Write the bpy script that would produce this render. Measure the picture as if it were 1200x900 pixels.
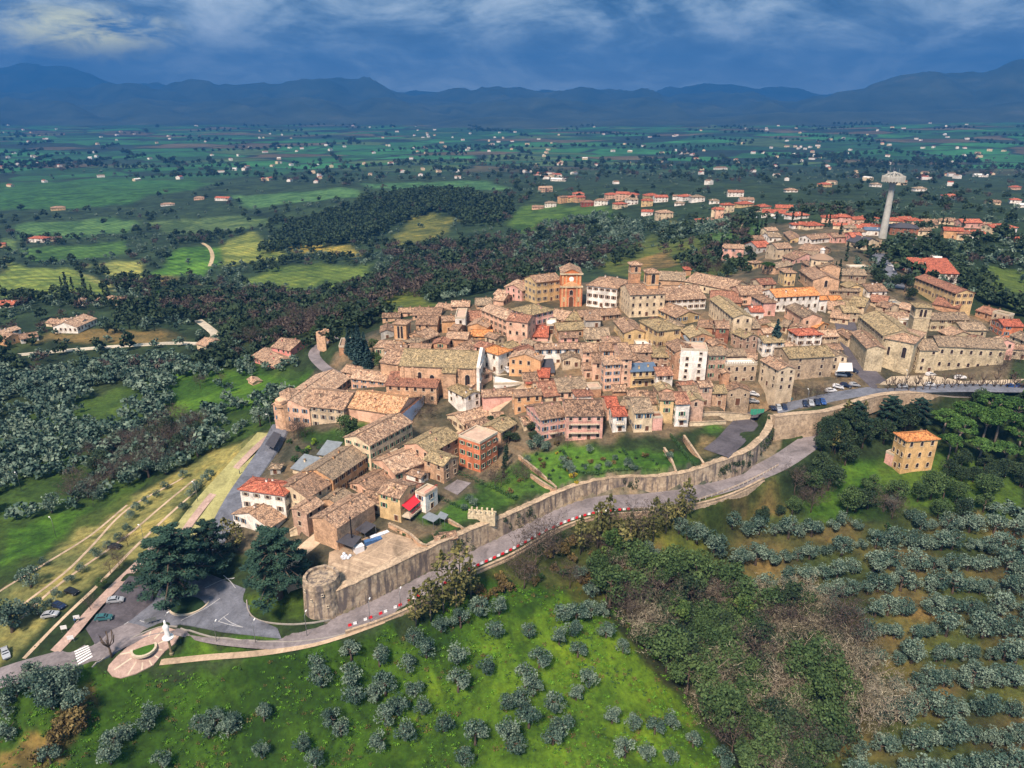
import bpy, math, random
import numpy as np
from mathutils import Vector, Matrix

for o in list(bpy.data.objects): bpy.data.objects.remove(o)
SC = bpy.context.scene
COL = SC.collection
R = math.radians

# ---------------------------------------------------------------- camera
CAMZ = 125.0; FPX = 840.0; PITCH = R(21.6)
cd = bpy.data.cameras.new('camera'); cam = bpy.data.objects.new('camera', cd); COL.objects.link(cam)
cd.sensor_width = 36; cd.lens = FPX/1200*36; cd.clip_start = 0.5; cd.clip_end = 120000
cam.location = (0, 0, CAMZ); cam.rotation_euler = (math.pi/2-PITCH, 0, 0)
SC.camera = cam

# ---------------------------------------------------------------- sky, sun, exposure
EXPOSURE = 2.55
SUN_EL, SUN_AZ = R(52), R(205)          # azimuth measured clockwise from +Y; light comes from behind the camera, a little left
w = bpy.data.worlds.new('World'); SC.world = w; w.use_nodes = True
nt = w.node_tree; nt.nodes.clear()
def N(t, **kw):
    n = nt.nodes.new(t)
    for k, v in kw.items(): setattr(n, k, v)
    return n
L = lambda a, b: nt.links.new(a, b)
out = N('ShaderNodeOutputWorld')
sky = N('ShaderNodeTexSky', sky_type='NISHITA'); sky.sun_disc = False
sky.sun_elevation = SUN_EL; sky.sun_rotation = SUN_AZ; sky.dust_density = 2.0; sky.ozone_density = 3
bg1 = N('ShaderNodeBackground'); bg1.inputs[1].default_value = 0.05
L(sky.outputs[0], bg1.inputs[0])
tc = N('ShaderNodeTexCoord'); sep = N('ShaderNodeSeparateXYZ'); L(tc.outputs['Generated'], sep.inputs[0])
def M(op, a, b=None, c=None, clamp=False):
    n = N('ShaderNodeMath', operation=op); n.use_clamp = clamp
    for i, v in enumerate((a, b, c)):
        if v is None: continue
        if isinstance(v, (int, float)): n.inputs[i].default_value = v
        else: L(v, n.inputs[i])
    return n.outputs[0]
z = M('MAXIMUM', sep.outputs[2], 0.0)
den = M('ADD', z, 0.30)
px_ = M('DIVIDE', sep.outputs[0], den); py_ = M('DIVIDE', sep.outputs[1], den)
cmb = N('ShaderNodeCombineXYZ'); L(px_, cmb.inputs[0]); L(py_, cmb.inputs[1])
def noise(vec, scale, detail, rough, dist=0.0, off=0.0):
    mp = N('ShaderNodeMapping'); L(vec, mp.inputs[0]); mp.inputs[1].default_value = (off, off*.37, off*.11)
    n = N('ShaderNodeTexNoise'); L(mp.outputs[0], n.inputs['Vector'])
    n.inputs['Scale'].default_value = scale; n.inputs['Detail'].default_value = detail
    n.inputs['Roughness'].default_value = rough; n.inputs['Distortion'].default_value = dist
    return n.outputs[0]
def ramp(fac, stops):
    r = N('ShaderNodeValToRGB'); L(fac, r.inputs[0]); e = r.color_ramp.elements
    while len(e) < len(stops): e.new(.5)
    for q, (p, c) in zip(e, stops): q.position = p; q.color = (*c, 1)
    return r.outputs[0]
n1 = noise(cmb.outputs[0], 2.2, 10, .60, .7, 3.1)
n2 = noise(cmb.outputs[0], 6.0, 8, .60, .5, 9.2)
mix = M('ADD', M('MULTIPLY', n1, .70), M('MULTIPLY', n2, .30))
ccol = ramp(mix, [(.37, (.014, .034, .062)), (.44, (.040, .070, .105)), (.50, (.095, .135, .170)), (.56, (.18, .225, .25)), (.68, (.32, .36, .37))])
# overcast sky grows brighter towards the zenith
up = M('MULTIPLY', z, z); gain = M('ADD', M('MULTIPLY', up, .25), .62)
hz = N('ShaderNodeMixRGB'); hz.blend_type = 'MIX'
fh = M('POWER', M('SUBTRACT', 1.0, M('MINIMUM', M('MULTIPLY', z, 8.0), 1.0)), 1.6)
L(M('MULTIPLY', fh, .5), hz.inputs[0]); L(ccol, hz.inputs[1]); hz.inputs[2].default_value = (.34, .42, .50, 1)
# the break in the clouds, low on the left, where evening light comes through
gd = Vector((-.595, .93*.93, .0)); gdir = Vector(((100-600)/840, math.cos(PITCH)+(450-38)/840*math.sin(PITCH), -math.sin(PITCH)+(450-38)/840*math.cos(PITCH))).normalized()
sb = N('ShaderNodeVectorMath', operation='SUBTRACT'); L(tc.outputs['Generated'], sb.inputs[0]); sb.inputs[1].default_value = gdir
sc_ = N('ShaderNodeVectorMath', operation='MULTIPLY'); L(sb.outputs[0], sc_.inputs[0]); sc_.inputs[1].default_value = (1/.10, 1/.10, 1/.030)
ln = N('ShaderNodeVectorMath', operation='LENGTH'); L(sc_.outputs[0], ln.inputs[0])
gp = M('MULTIPLY', M('SUBTRACT', 1.15, ln.outputs['Value'], clamp=True), M('MULTIPLY', M('SUBTRACT', n2, .40), 5.0, clamp=True), clamp=True)
gm = N('ShaderNodeMixRGB'); L(gp, gm.inputs[0]); L(hz.outputs[0], gm.inputs[1]); gm.inputs[2].default_value = (.75, .70, .30, 1); hz = gm
bg2 = N('ShaderNodeBackground'); L(hz.outputs[0], bg2.inputs[0]); L(gain, bg2.inputs[1])
cover = M('MULTIPLY', M('SUBTRACT', noise(cmb.outputs[0], .42, 5, .5, .2, 21.0), .30), 9.0, clamp=True)
msh = N('ShaderNodeMixShader'); L(M('ADD', M('MULTIPLY', cover, .04), .96), msh.inputs[0]); L(bg1.outputs[0], msh.inputs[1]); L(bg2.outputs[0], msh.inputs[2])
L(msh.outputs[0], out.inputs[0])
sd = bpy.data.lights.new('sun', 'SUN'); sun = bpy.data.objects.new('sun', sd); COL.objects.link(sun)
sd.energy = 1.5; sd.angle = R(10); sd.color = (1, .81, .67)
sdir = Vector((math.sin(SUN_AZ)*math.cos(SUN_EL), math.cos(SUN_AZ)*math.cos(SUN_EL), math.sin(SUN_EL)))
sun.rotation_euler = sdir.to_track_quat('Z', 'Y').to_euler(); sun.location = (0, 0, 400)
SC.view_settings.view_transform = 'Standard'; SC.view_settings.look = 'None'
SC.view_settings.exposure = EXPOSURE; SC.view_settings.gamma = 1
SC.render.engine = 'CYCLES'
SC.cycles.volume_bounces = 0; SC.cycles.max_bounces = 4; SC.cycles.diffuse_bounces = 2; SC.cycles.glossy_bounces = 2
SC.cycles.transparent_max_bounces = 8
# ---------------------------------------------------------------- measured geometry: picture rays meet the terrain
SP, CP = math.sin(PITCH), math.cos(PITCH)
def ray(px, py):
    a = (px-600)/FPX; b = (450-py)/FPX
    return np.array([a, CP + b*SP, -SP + b*CP])
def proj(p):
    x, y, zz = p[0], p[1], p[2]-CAMZ
    dpt = y*CP - zz*SP; upv = y*SP + zz*CP
    return 600+FPX*x/dpt, 450-FPX*upv/dpt
def atz(px, py, zz):
    d = ray(px, py); t = (zz-CAMZ)/d[2]
    return np.array([d[0]*t, d[1]*t, zz])
# spot heights (picture x, y, height in metres)
CTRL = [
 # lower road, left to right
 (10,795,0),(120,760,0),(200,730,0),(300,735,.5),(390,735,1.3),(450,708,2.3),(525,668,4),(600,631,6),(700,591,8.5),(820,575,11.3),(905,545,13.6),(950,515,15.5),
 # car park terraces on the left
 (30,700,1),(150,650,2),(200,600,4),(260,560,7),(320,505,12),(100,625,0),(230,655,2),(270,620,6),(240,700,0.5),
 # inside the walls
 (440,660,10),(500,625,11),(390,660,8),(330,610,9),(400,590,11),(450,575,12),(560,590,13),(620,560,14),(480,540,13.5),(430,520,15),(350,520,13.5),(345,500,13),
 (400,500,17),(480,480,19),(560,500,15.5),(600,480,22),(640,525,16.5),(700,520,18),(760,530,18),(820,530,18),(870,510,19),(820,500,19.5),
 (560,450,24),(620,430,28),(700,450,27),(780,460,26),(700,400,33),(620,380,33),(760,385,34),(830,410,32),(890,440,27),(850,360,35),(900,480,23),(960,467,23),
 (480,420,26),(450,390,25),(540,390,29),(620,350,33),(560,375,30),(680,375,34),(740,350,35),(800,340,35),
 (930,390,33),(930,440,26),(1000,430,26),(1030,462,23),(1100,462,23),(1190,464,23),(1100,445,24),(1000,380,30),(1100,380,28),(1190,400,25),
 (900,330,37),(960,330,38),(940,290,38),(1000,290,37),(1030,262,36),(900,260,34),(1060,330,33),(1100,335,30),(1190,345,24),(1150,280,32),(1190,260,32),
 # left flank and road
 (430,385,20),(370,390,12),(400,400,17),(340,430,9),(300,440,5),(380,440,14),(250,400,-3),(200,403,-4),(100,410,-6),(0,420,-7),(260,385,-5),(310,480,9),(330,465,10),
 (100,380,-5),(30,380,-6),(150,345,-12),(60,330,-20),(200,470,0),(100,500,-3),(0,500,-7),(200,540,3),(100,580,0),(0,600,-2),(50,640,0),(0,640,-1),(0,760,-1),
 # meadow under the road, ravine, orchards
 (0,850,-7),(0,900,-9),(150,850,-9),(300,800,-6),(300,900,-14),(450,800,-8),(450,900,-16),(600,740,-5),(600,820,-12),(600,900,-19),(700,720,-8),(760,850,-18),(860,900,-24),
 (680,640,2),(760,620,4),(700,680,-5),(820,680,-10),(820,760,-18),(900,850,-24),(950,780,-16),(1000,720,-10),(1000,850,-18),(1100,700,-7),(1190,700,-6),(1100,850,-15),(1190,880,-15),
 (860,620,-1),(900,600,2),(1000,620,-1),(1100,620,0),(1190,600,2),(960,560,6),(1000,540,8),(1070,550,7),(1150,540,8),(1190,520,10),(1050,500,12),(960,530,11),(1100,500,13),
 # the valley behind
 (450,345,-12),(420,360,-6),(500,330,-16),(560,315,-20),(600,318,-20),(650,290,-18),(560,280,-25),(480,300,-26),(400,320,-32),(330,330,-34),(370,345,-28),(250,330,-36),(220,300,-42),(300,290,-42),(370,290,-38),(100,320,-34),(0,310,-40),
 (420,230,-28),(500,235,-22),(400,260,-38),(520,260,-28),(330,245,-45),(200,250,-55),(100,240,-60),(0,240,-62),(600,235,-20),(640,250,-14),(700,262,-8),(640,225,-18),(750,240,2),(800,250,10),(760,290,6),(720,300,8),(800,300,16),(850,300,24),(850,320,30),(690,300,0),
 (850,235,14),(900,235,16),(960,235,22),(1030,240,26),(1100,240,22),(1190,240,16),(820,225,0),(900,215,-6),(1000,215,-10),(1100,215,-14),(1190,215,-18),
 (1190,320,22),(1150,330,24),
 (0,200,-75),(200,200,-75),(400,200,-65),(600,200,-60),(800,195,-60),(1000,190,-60),(1200,190,-60),
 (0,170,-80),(300,170,-80),(600,170,-75),(900,170,-60),(1200,170,-50),(0,150,-80),(400,150,-80),(800,150,-60),(1200,150,-20),
]
def to_uv(x, y): return x/y, np.log(y)
cp_ = np.array([atz(*c) for c in CTRL])
extra = [(-60,20,-14),(60,20,-24),(0,60,-20),(-120,60,-8),(140,60,-22),(-300,150,-4),(-260,300,-6),(300,150,-14),(330,300,4),(420,420,16),(-600,600,-40),(-900,1000,-60),(900,600,10),(1200,1000,-10)]
extra += [(s*20000., 20000., -60.) for s in (-1.2, -.6, 0, .6, 1.2)] + [(s*9000., 9000., -70.) for s in (-1.3, -.6, 0, .6, 1.3)] + [(s*40000., 40000., -60.) for s in (-1.3, 0, 1.3)]
cp_ = np.vstack([cp_, np.array(extra, float)])
# retaining steps: polylines (picture points on their foot), height of the step; high side is to the left of the line
STEPS = []
def smooth(e0, e1, t):
    t = np.clip((t-e0)/(e1-e0), 0, 1); return t*t*(3-2*t)
def seg_dist(P, X, Y):
    """signed distance to polyline P (n,2); also parameter 0..n-1 of nearest point. positive = left side"""
    best = np.full(X.shape, 1e18); sg = np.zeros(X.shape); par = np.zeros(X.shape)
    for i in range(len(P)-1):
        a, b = P[i], P[i+1]; dx, dy = b[0]-a[0], b[1]-a[1]; l2 = dx*dx+dy*dy
        t = ((X-a[0])*dx+(Y-a[1])*dy)/l2; tc = np.clip(t, 0, 1)
        qx, qy = X-(a[0]+tc*dx), Y-(a[1]+tc*dy); d2 = qx*qx+qy*qy
        m = d2 < best
        best = np.where(m, d2, best); sg = np.where(m, np.sign(dx*(Y-a[1])-dy*(X-a[0])), sg); par = np.where(m, i+tc, par)
    return np.sqrt(best)*sg, par
def poly_world(pts, zs):
    return np.array([atz(px, py, zz)[:2] for (px, py), zz in zip(pts, zs)])
# town wall: foot points with the road's height
WALL_PTS = [(396,718),(432,703),(474,682),(510,664),(540,649),(600,620),(640,600),(670,587),(700,579),(732,575),(770,574),(800,569),(830,561),(850,554),(873,546),(892,530),(900,517),(903,505)]
WALL_Z   = [1.5,2,2.8,3.6,4.4,6,7,7.8,8.5,9.2,10.2,11,11.7,12.2,12.8,13.6,14.2,14.8]
WALL_H   = [7.0,7.2,7.2,7.0,6.6,5.5,5.1,5,5,4.9,4.8,4.6,5,5.2,5.4,5.6,5.6,5.6]
WALL = poly_world(WALL_PTS, WALL_Z)
UP_PTS = [(904,513),(930,510),(960,506),(985,495),(1010,482),(1045,472),(1120,469),(1200,469),(1260,469)]
UP_Z   = [15,15.4,16,17.5,18.9,20,20.2,20.2,20.2]
UP_H   = [7.5,7.5,7,5.5,4.2,3.0,2.8,2.8,2.8]
UPW = poly_world(UP_PTS, UP_Z)
LOW_PTS = [(405,742),(450,727),(500,704),(550,672),(600,650),(650,622),(700,604),(760,599),(820,590),(870,575),(915,550)]
LOWZ = [1.2,2,3,4.4,6,7.4,8.6,10,11.2,12.4,13.2]
LOWW = poly_world(LOW_PTS, LOWZ)
def step_h(P, H, X, Y, decay, wd=.7):
    d, par = seg_dist(P, X, Y)
    h = np.interp(par, range(len(H)), H)
    s = smooth(0, 1.3, d)*np.exp(-np.maximum(d, 0)/decay)
    endd = np.minimum(np.hypot(X-P[0][0], Y-P[0][1]), np.hypot(X-P[-1][0], Y-P[-1][1]))
    atend = (par < 1e-6) | (par > len(P)-1-1e-6)
    s = np.where(atend, s*np.exp(-endd/3.0), s)
    return h*s
def steps(X, Y):
    return step_h(WALL, WALL_H, X, Y, 30) + step_h(UPW, UP_H, X, Y, 22)
def rbf_k(r2):
    return np.where(r2 > 0, .5*r2*np.log(np.maximum(r2, 1e-20)), 0)
U_, V_ = to_uv(cp_[:,0], cp_[:,1]); nC = len(U_)
K = rbf_k((U_[:,None]-U_[None])**2+(V_[:,None]-V_[None])**2) + np.eye(nC)*2e-4
Pm = np.c_[np.ones(nC), U_, V_]
A_ = np.block([[K, Pm],[Pm.T, np.zeros((3,3))]])
rhs = np.r_[cp_[:,2]-steps(cp_[:,0], cp_[:,1]), 0,0,0]
W_ = np.linalg.solve(A_, rhs)
def hnoise(X, Y):
    n = np.zeros_like(X)
    rs = np.random.RandomState(5)
    for k in range(14):
        wl = 14*1.62**k; a = rs.rand()*6.283; ph = rs.rand(2)*6.28
        amp = .0035*wl*np.clip((np.hypot(X,Y)-150)/ (wl*6), 0, 1)*np.minimum(1, 500/wl)
        n += amp*np.sin((X*math.cos(a)+Y*math.sin(a))/wl*6.28+ph[0]+1.3*np.sin((X*math.sin(a)-Y*math.cos(a))/wl*4.1+ph[1]))
    return n
NU, NV = 620, 560
ug = np.linspace(-1.7, 1.7, NU)
# finer rows where the town and its meadows are
def vdist(t):
    return np.interp(t, [0, .08, .62, .82, 1], [math.log(24), math.log(85), math.log(640), math.log(2600), math.log(18200)])
vg = vdist(np.linspace(0, 1, NV))
UG, VG = np.meshgrid(ug, vg)     # rows: v
XG = UG*np.exp(VG); YG = np.exp(VG)
ZG = np.zeros_like(XG)
for i in range(0, NV, 40):
    u, v = UG[i:i+40], VG[i:i+40]
    r2 = (u[...,None]-U_)**2+(v[...,None]-V_)**2
    ZG[i:i+40] = rbf_k(r2)@W_[:nC] + W_[nC] + W_[nC+1]*u + W_[nC+2]*v
ZG = np.where(YG > 9000, np.maximum(np.minimum(ZG, -30), -110), ZG)
ZG += steps(XG, YG) + hnoise(XG, YG)*np.clip((YG-520)/400, 0, 1)
def H(x, y):
    """terrain height, bilinear in the fan grid"""
    x = np.asarray(x, float); y = np.maximum(np.asarray(y, float), 24.1)
    fu = np.clip((x/y+1.7)/3.4*(NU-1), 0, NU-1.001); fv = np.clip(np.interp(np.log(y), vg, np.arange(NV)), 0, NV-1.001)
    i, j = fv.astype(int), fu.astype(int); a, b = fv-i, fu-j
    return (ZG[i,j]*(1-b)+ZG[i,j+1]*b)*(1-a)+(ZG[i+1,j]*(1-b)+ZG[i+1,j+1]*b)*a
TS = np.exp(np.linspace(math.log(60), math.log(20000), 2500))
def hit(px, py, dz=0.0):
    """first point where the sight line meets the terrain (raised by dz)"""
    d = ray(px, py); x, y, zz = d[0]*TS, d[1]*TS, CAMZ+d[2]*TS
    g = zz - H(x, y) - dz
    k = np.argmax(g < 0)
    if g[k] >= 0: k = len(TS)-1
    t0, t1 = TS[max(k-1,0)], TS[k]
    for _ in range(14):
        tm = .5*(t0+t1)
        if CAMZ+d[2]*tm - float(H(d[0]*tm, d[1]*tm)) - dz > 0: t0 = tm
        else: t1 = tm
    return np.array([d[0]*t1, d[1]*t1, CAMZ+d[2]*t1])
def hits(pts, dz=0.0): return np.array([hit(px, py, dz) for px, py in pts])
# ---------------------------------------------------------------- materials
MATS = {}
class NT:
    def __init__(s, name):
        s.m = bpy.data.materials.new(name); s.m.use_nodes = True; s.t = s.m.node_tree; s.t.nodes.clear()
        s.out = s.n('ShaderNodeOutputMaterial'); s.b = s.n('ShaderNodeBsdfPrincipled'); s.l(s.b.outputs[0], s.out.inputs[0])
        s.b.inputs['Roughness'].default_value = .9
        if 'Specular IOR Level' in s.b.inputs: s.b.inputs['Specular IOR Level'].default_value = .25
    def n(s, t, **kw):
        n = s.t.nodes.new(t)
        for k, v in kw.items(): setattr(n, k, v)
        return n
    def l(s, a, b): s.t.links.new(a, b)
    def coord(s, kind='Object'): return s.n('ShaderNodeTexCoord').outputs[kind]
    def noise(s, scale, detail=4, rough=.6, vec=None, dist=0, stretch=None):
        n = s.n('ShaderNodeTexNoise'); n.inputs['Scale'].default_value = scale; n.inputs['Detail'].default_value = detail
        n.inputs['Roughness'].default_value = rough; n.inputs['Distortion'].default_value = dist
        v = vec if vec is not None else s.coord()
        if stretch:
            mp = s.n('ShaderNodeMapping'); s.l(v, mp.inputs[0]); mp.inputs[3].default_value = stretch; v = mp.outputs[0]
        s.l(v, n.inputs['Vector']); return n.outputs[0]
    def ramp(s, fac, stops, interp='LINEAR'):
        r = s.n('ShaderNodeValToRGB'); r.color_ramp.interpolation = interp
        if hasattr(fac, 'links'): s.l(fac, r.inputs[0])
        e = r.color_ramp.elements
        while len(e) < len(stops): e.new(.5)
        for q, (p, c) in zip(e, stops): q.position = p; q.color = (*c, 1) if not isinstance(c, (int, float)) else (c, c, c, 1)
        return r.outputs[0]
    def mix(s, a, b, f, mode='MIX'):
        n = s.n('ShaderNodeMixRGB', blend_type=mode)
        for i, v in ((1, a), (2, b)):
            if isinstance(v, tuple): n.inputs[i].default_value = (*v, 1)
            else: s.l(v, n.inputs[i])
        if isinstance(f, (int, float)): n.inputs[0].default_value = f
        else: s.l(f, n.inputs[0])
        return n.outputs[0]
    def math(s, op, a, b=0, clamp=False):
        n = s.n('ShaderNodeMath', operation=op); n.use_clamp = clamp
        for i, v in enumerate((a, b)):
            if isinstance(v, (int, float)): n.inputs[i].default_value = v
            else: s.l(v, n.inputs[i])
        return n.outputs[0]
    def color(s, c):
        if isinstance(c, tuple): s.b.inputs['Base Color'].default_value = (*c, 1)
        else: s.l(c, s.b.inputs['Base Color'])
    def bump(s, h, strength=.4, dist=.1):
        n = s.n('ShaderNodeBump'); n.inputs['Strength'].default_value = strength; n.inputs['Distance'].default_value = dist
        s.l(h, n.inputs['Height']); s.l(n.outputs[0], s.b.inputs['Normal'])
def gray(v): return (v, v, v)
def tint(c, k): return tuple(min(1, x*k) for x in c)
def plain(name, c, rough=.8, metal=0, var=.25, scale=.8):
    s = NT(name); rnd = s.n('ShaderNodeObjectInfo').outputs['Random']
    n = s.ramp(s.noise(scale, 5, .65), [(.3, gray(1-var)), (.7, gray(1+var*.4))])
    s.color(s.mix(c, n, 1, 'MULTIPLY')); s.b.inputs['Roughness'].default_value = rough; s.b.inputs['Metallic'].default_value = metal
    MATS[name] = s.m; return s.m
def wallmat(name, c, stain=.45, brick=False):
    s = NT(name)
    big = s.noise(.22, 6, .68, dist=.6); fine = s.noise(2.2, 5, .7); streak = s.noise(1.0, 4, .6, stretch=(1.6, 1.6, .16))
    col = s.mix(tint(c, 1.10), tint(c, 1-stain), s.ramp(big, [(.42, gray(0)), (.68, gray(1))]))
    col = s.mix(col, tint(c, .55), s.math('MULTIPLY', s.ramp(streak, [(.52, gray(0)), (.74, gray(1))]), .55))
    col = s.mix(col, s.ramp(fine, [(.3, gray(.72)), (.6, gray(1.08))]), 1, 'MULTIPLY')
    if brick:
        vo = s.n('ShaderNodeTexVoronoi'); vo.inputs['Scale'].default_value = 1.7; s.l(s.coord(), vo.inputs['Vector'])
        col = s.mix(col, s.ramp(s.math('FRACT', s.math('MULTIPLY', s.n('ShaderNodeObjectInfo').outputs['Random'], 3)), [(0, gray(1)), (1, gray(.85))]), 1, 'MULTIPLY')
        bw = s.n('ShaderNodeSeparateColor'); s.l(vo.outputs['Color'], bw.inputs[0])
        col = s.mix(col, s.ramp(bw.outputs[0], [(0, (.62,.58,.55)), (.5, (1,.97,.93)), (1, (1.15,1.08,1.0))]), .75, 'MULTIPLY')
        s.bump(bw.outputs[0], .5, .08)
    s.color(col); s.b.inputs['Roughness'].default_value = .93
    MATS[name] = s.m; return s.m
def roofmat(name, cols, seed=0):
    """clay pan-tiles: courses across the slope, ribs down it, tiles of mixed age and lichen, shade between them painted in"""
    s = NT(name); uv = s.coord('UV')
    mp = s.n('ShaderNodeMapping'); s.l(uv, mp.inputs[0]); mp.inputs[3].default_value = (1, .55, 1)
    vo = s.n('ShaderNodeTexVoronoi'); vo.inputs['Scale'].default_value = 1.9; s.l(mp.outputs[0], vo.inputs['Vector'])
    sp = s.n('ShaderNodeSeparateColor'); s.l(vo.outputs['Color'], sp.inputs[0])
    big = s.noise(.35, 6, .7, vec=uv, dist=.5); fine = s.noise(3.2, 4, .75, vec=uv)
    rnd = s.n('ShaderNodeObjectInfo').outputs['Random']
    f = s.math('ADD', s.math('MULTIPLY', sp.outputs[0], .46), s.math('MULTIPLY', big, .54))
    f = s.math('ADD', f, s.math('MULTIPLY', s.math('SUBTRACT', rnd, .5), .38))
    n = len(cols); col = s.ramp(f, [(.18+.64*i/(n-1), c) for i, c in enumerate(cols)])
    col = s.mix(col, s.ramp(fine, [(.38, gray(.30)), (.58, gray(1.42))]), 1, 'MULTIPLY')  # strong fine contrast: uneven tiles plus painted shade between them
    wv = s.n('ShaderNodeTexWave', wave_type='BANDS', bands_direction='X'); s.l(uv, wv.inputs['Vector']); wv.inputs['Scale'].default_value = 1.15; wv.inputs['Distortion'].default_value = .9
    wv2 = s.n('ShaderNodeTexWave', wave_type='BANDS', bands_direction='Y'); s.l(uv, wv2.inputs['Vector']); wv2.inputs['Scale'].default_value = .72; wv2.inputs['Distortion'].default_value = 1.3
    col = s.mix(col, s.ramp(s.noise(.9, 5, .7, vec=uv, dist=1.2), [(.38, (.30,.28,.27)), (.50, (.9,.9,.9)), (.62, (1.35,1.22,1.05))]), .9, 'MULTIPLY')
    col = s.mix(col, s.ramp(wv.outputs['Fac'], [(.1, gray(.66)), (.7, gray(1.1))]), .55, 'MULTIPLY')  # hollows of the ribs darkened: shade between tiles put into the colour
    s.color(col); s.bump(s.math('ADD', s.math('ADD', wv.outputs['Fac'], s.math('MULTIPLY', wv2.outputs['Fac'], .4)), s.math('MULTIPLY', sp.outputs[0], .6)), .7, .12)
    MATS[name] = s.m; return s.m
WALLC = dict(cream=(.68,.55,.37), yellow=(.62,.45,.23), orange=(.60,.35,.18), peach=(.68,.43,.30), pink=(.66,.38,.31), rose=(.68,.28,.24), white=(.78,.74,.67), grey=(.42,.41,.38),
             ochre=(.64,.42,.19), redorange=(.58,.20,.10), palegreen=(.58,.62,.46), maroon=(.30,.07,.05), deeporange=(.62,.21,.08), dark=(.08,.07,.07), sand=(.56,.45,.31))
for k, c in WALLC.items(): wallmat('plaster_'+k, c)
for k, c in dict(stone=(.44,.35,.25), palestone=(.56,.49,.34), brick=(.52,.31,.19), pinkstone=(.52,.36,.27), darkbrick=(.34,.15,.10), tanstone=(.58,.39,.255)).items(): wallmat('masonry_'+k, c, .4, True)
def WM(k): return MATS.get('plaster_'+k) or MATS['masonry_'+k]
roofmat('tiles_tan', [(.21,.135,.095), (.50,.345,.235), (.36,.24,.165), (.64,.47,.335)])
roofmat('tiles_brown', [(.13,.085,.06), (.37,.245,.165), (.25,.165,.115), (.52,.37,.255)])
roofmat('tiles_grey', [(.15,.115,.085), (.34,.26,.18), (.24,.19,.135), (.46,.36,.25)])
roofmat('tiles_lichen', [(.18,.14,.08), (.38,.30,.17), (.27,.22,.13), (.50,.40,.24)])
roofmat('tiles_maroon', [(.16,.08,.06), (.36,.18,.12), (.26,.13,.09), (.46,.26,.17)])
roofmat('tiles_red', [(.28,.08,.05), (.48,.15,.09), (.38,.11,.07), (.56,.21,.13)])
roofmat('tiles_orange', [(.52,.20,.07), (.66,.30,.11), (.58,.24,.09), (.72,.38,.17)])
roofmat('tiles_new', [(.40,.20,.10), (.66,.44,.26), (.52,.30,.16), (.74,.56,.38)])
plain('roof_metal', (.22,.25,.27), .5, .2); plain('roof_slate_blue', (.10,.15,.22), .6, .1); plain('roof_white', (.68,.66,.62), .8)
plain('roof_terrace', (.50,.36,.27), .9, 0, .3, .4); plain('roof_dark', (.06,.06,.07), .7)
RM = dict(tan='tiles_tan', brown='tiles_brown', gray='tiles_grey', lichen='tiles_lichen', maroon='tiles_maroon', red='tiles_red', orange='tiles_orange', new='tiles_new',
          metal='roof_metal', blue='roof_slate_blue', white='roof_white', terrace='roof_terrace', dark='roof_dark')
plain('glass_dark', (.022,.02,.024), .5, 0, .3); plain('stone_trim', (.52,.45,.34), .9); plain('shutter_green', (.035,.17,.11), .6); plain('shutter_blue', (.05,.13,.22), .6)
plain('shutter_brown', (.12,.055,.03), .7); plain('shutter_grey', (.20,.20,.19), .7); plain('wood_door', (.13,.06,.035), .7); plain('iron', (.03,.03,.035), .5, .6); plain('concrete', (.42,.42,.38), .9, 0, .3, .3)
plain('white_paint', (.74,.74,.72), .6, 0, .12); plain('red_plastic', (.62,.02,.03), .45, 0, .1); plain('white_plastic', (.75,.75,.75), .45, 0, .1); plain('rubber', (.02,.02,.02), .8)
plain('red_cloth', (.62,.03,.045), .8, 0, .1); plain('blue_sheet', (.50,.58,.74), .7, 0, .25, .5); plain('tarp_blue', (.06,.14,.30), .6); plain('tarp_white', (.62,.66,.72), .6, 0, .2, 1); plain('green_sheet', (.05,.30,.20), .6)
plain('road_paint', (.40,.41,.42), .8, 0, .5, 3); plain('kerb_stone', (.30,.28,.25), .9); plain('bronze', (.30,.26,.16), .5, .5); plain('steel', (.35,.37,.38), .4, .7)
for k, c in dict(black=(.015,.017,.02), navy=(.02,.035,.08), silver=(.42,.44,.46), white=(.70,.71,.72), red=(.45,.02,.02), blue=(.03,.09,.28), teal=(.05,.16,.17), grey=(.15,.16,.17)).items():
    plain('carpaint_'+k, c, .28, .3, .08)
plain('carglass', (.02,.025,.03), .08, 0, .1); plain('lamp_red', (.4,.01,.01), .3); plain('lamp_clear', (.7,.7,.65), .2)
def asphalt(name, c, spots=.35):
    s = NT(name); v = s.coord()
    col = s.mix(tint(c, 1.25), tint(c, 1-spots), s.ramp(s.noise(.12, 7, .7, dist=1.0), [(.40, gray(0)), (.66, gray(1))]))
    col = s.mix(col, s.ramp(s.noise(1.4, 6, .75), [(.3, gray(.75)), (.65, gray(1.2))]), 1, 'MULTIPLY')
    s.color(col); MATS[name] = s.m
asphalt('asphalt', (.115,.125,.15)); asphalt('asphalt_warm', (.17,.152,.155)); asphalt('asphalt_dark', (.075,.07,.08)); asphalt('grass_paving', (.26,.25,.105), .30); asphalt('paving_stone', (.38,.29,.20)); asphalt('gravel', (.40,.36,.28))
asphalt('yard_slabs', (.30,.225,.155), .45); asphalt('promenade', (.40,.33,.24)); asphalt('pink_paving', (.32,.23,.19), .3); asphalt('dirt_track', (.38,.30,.18))
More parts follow.
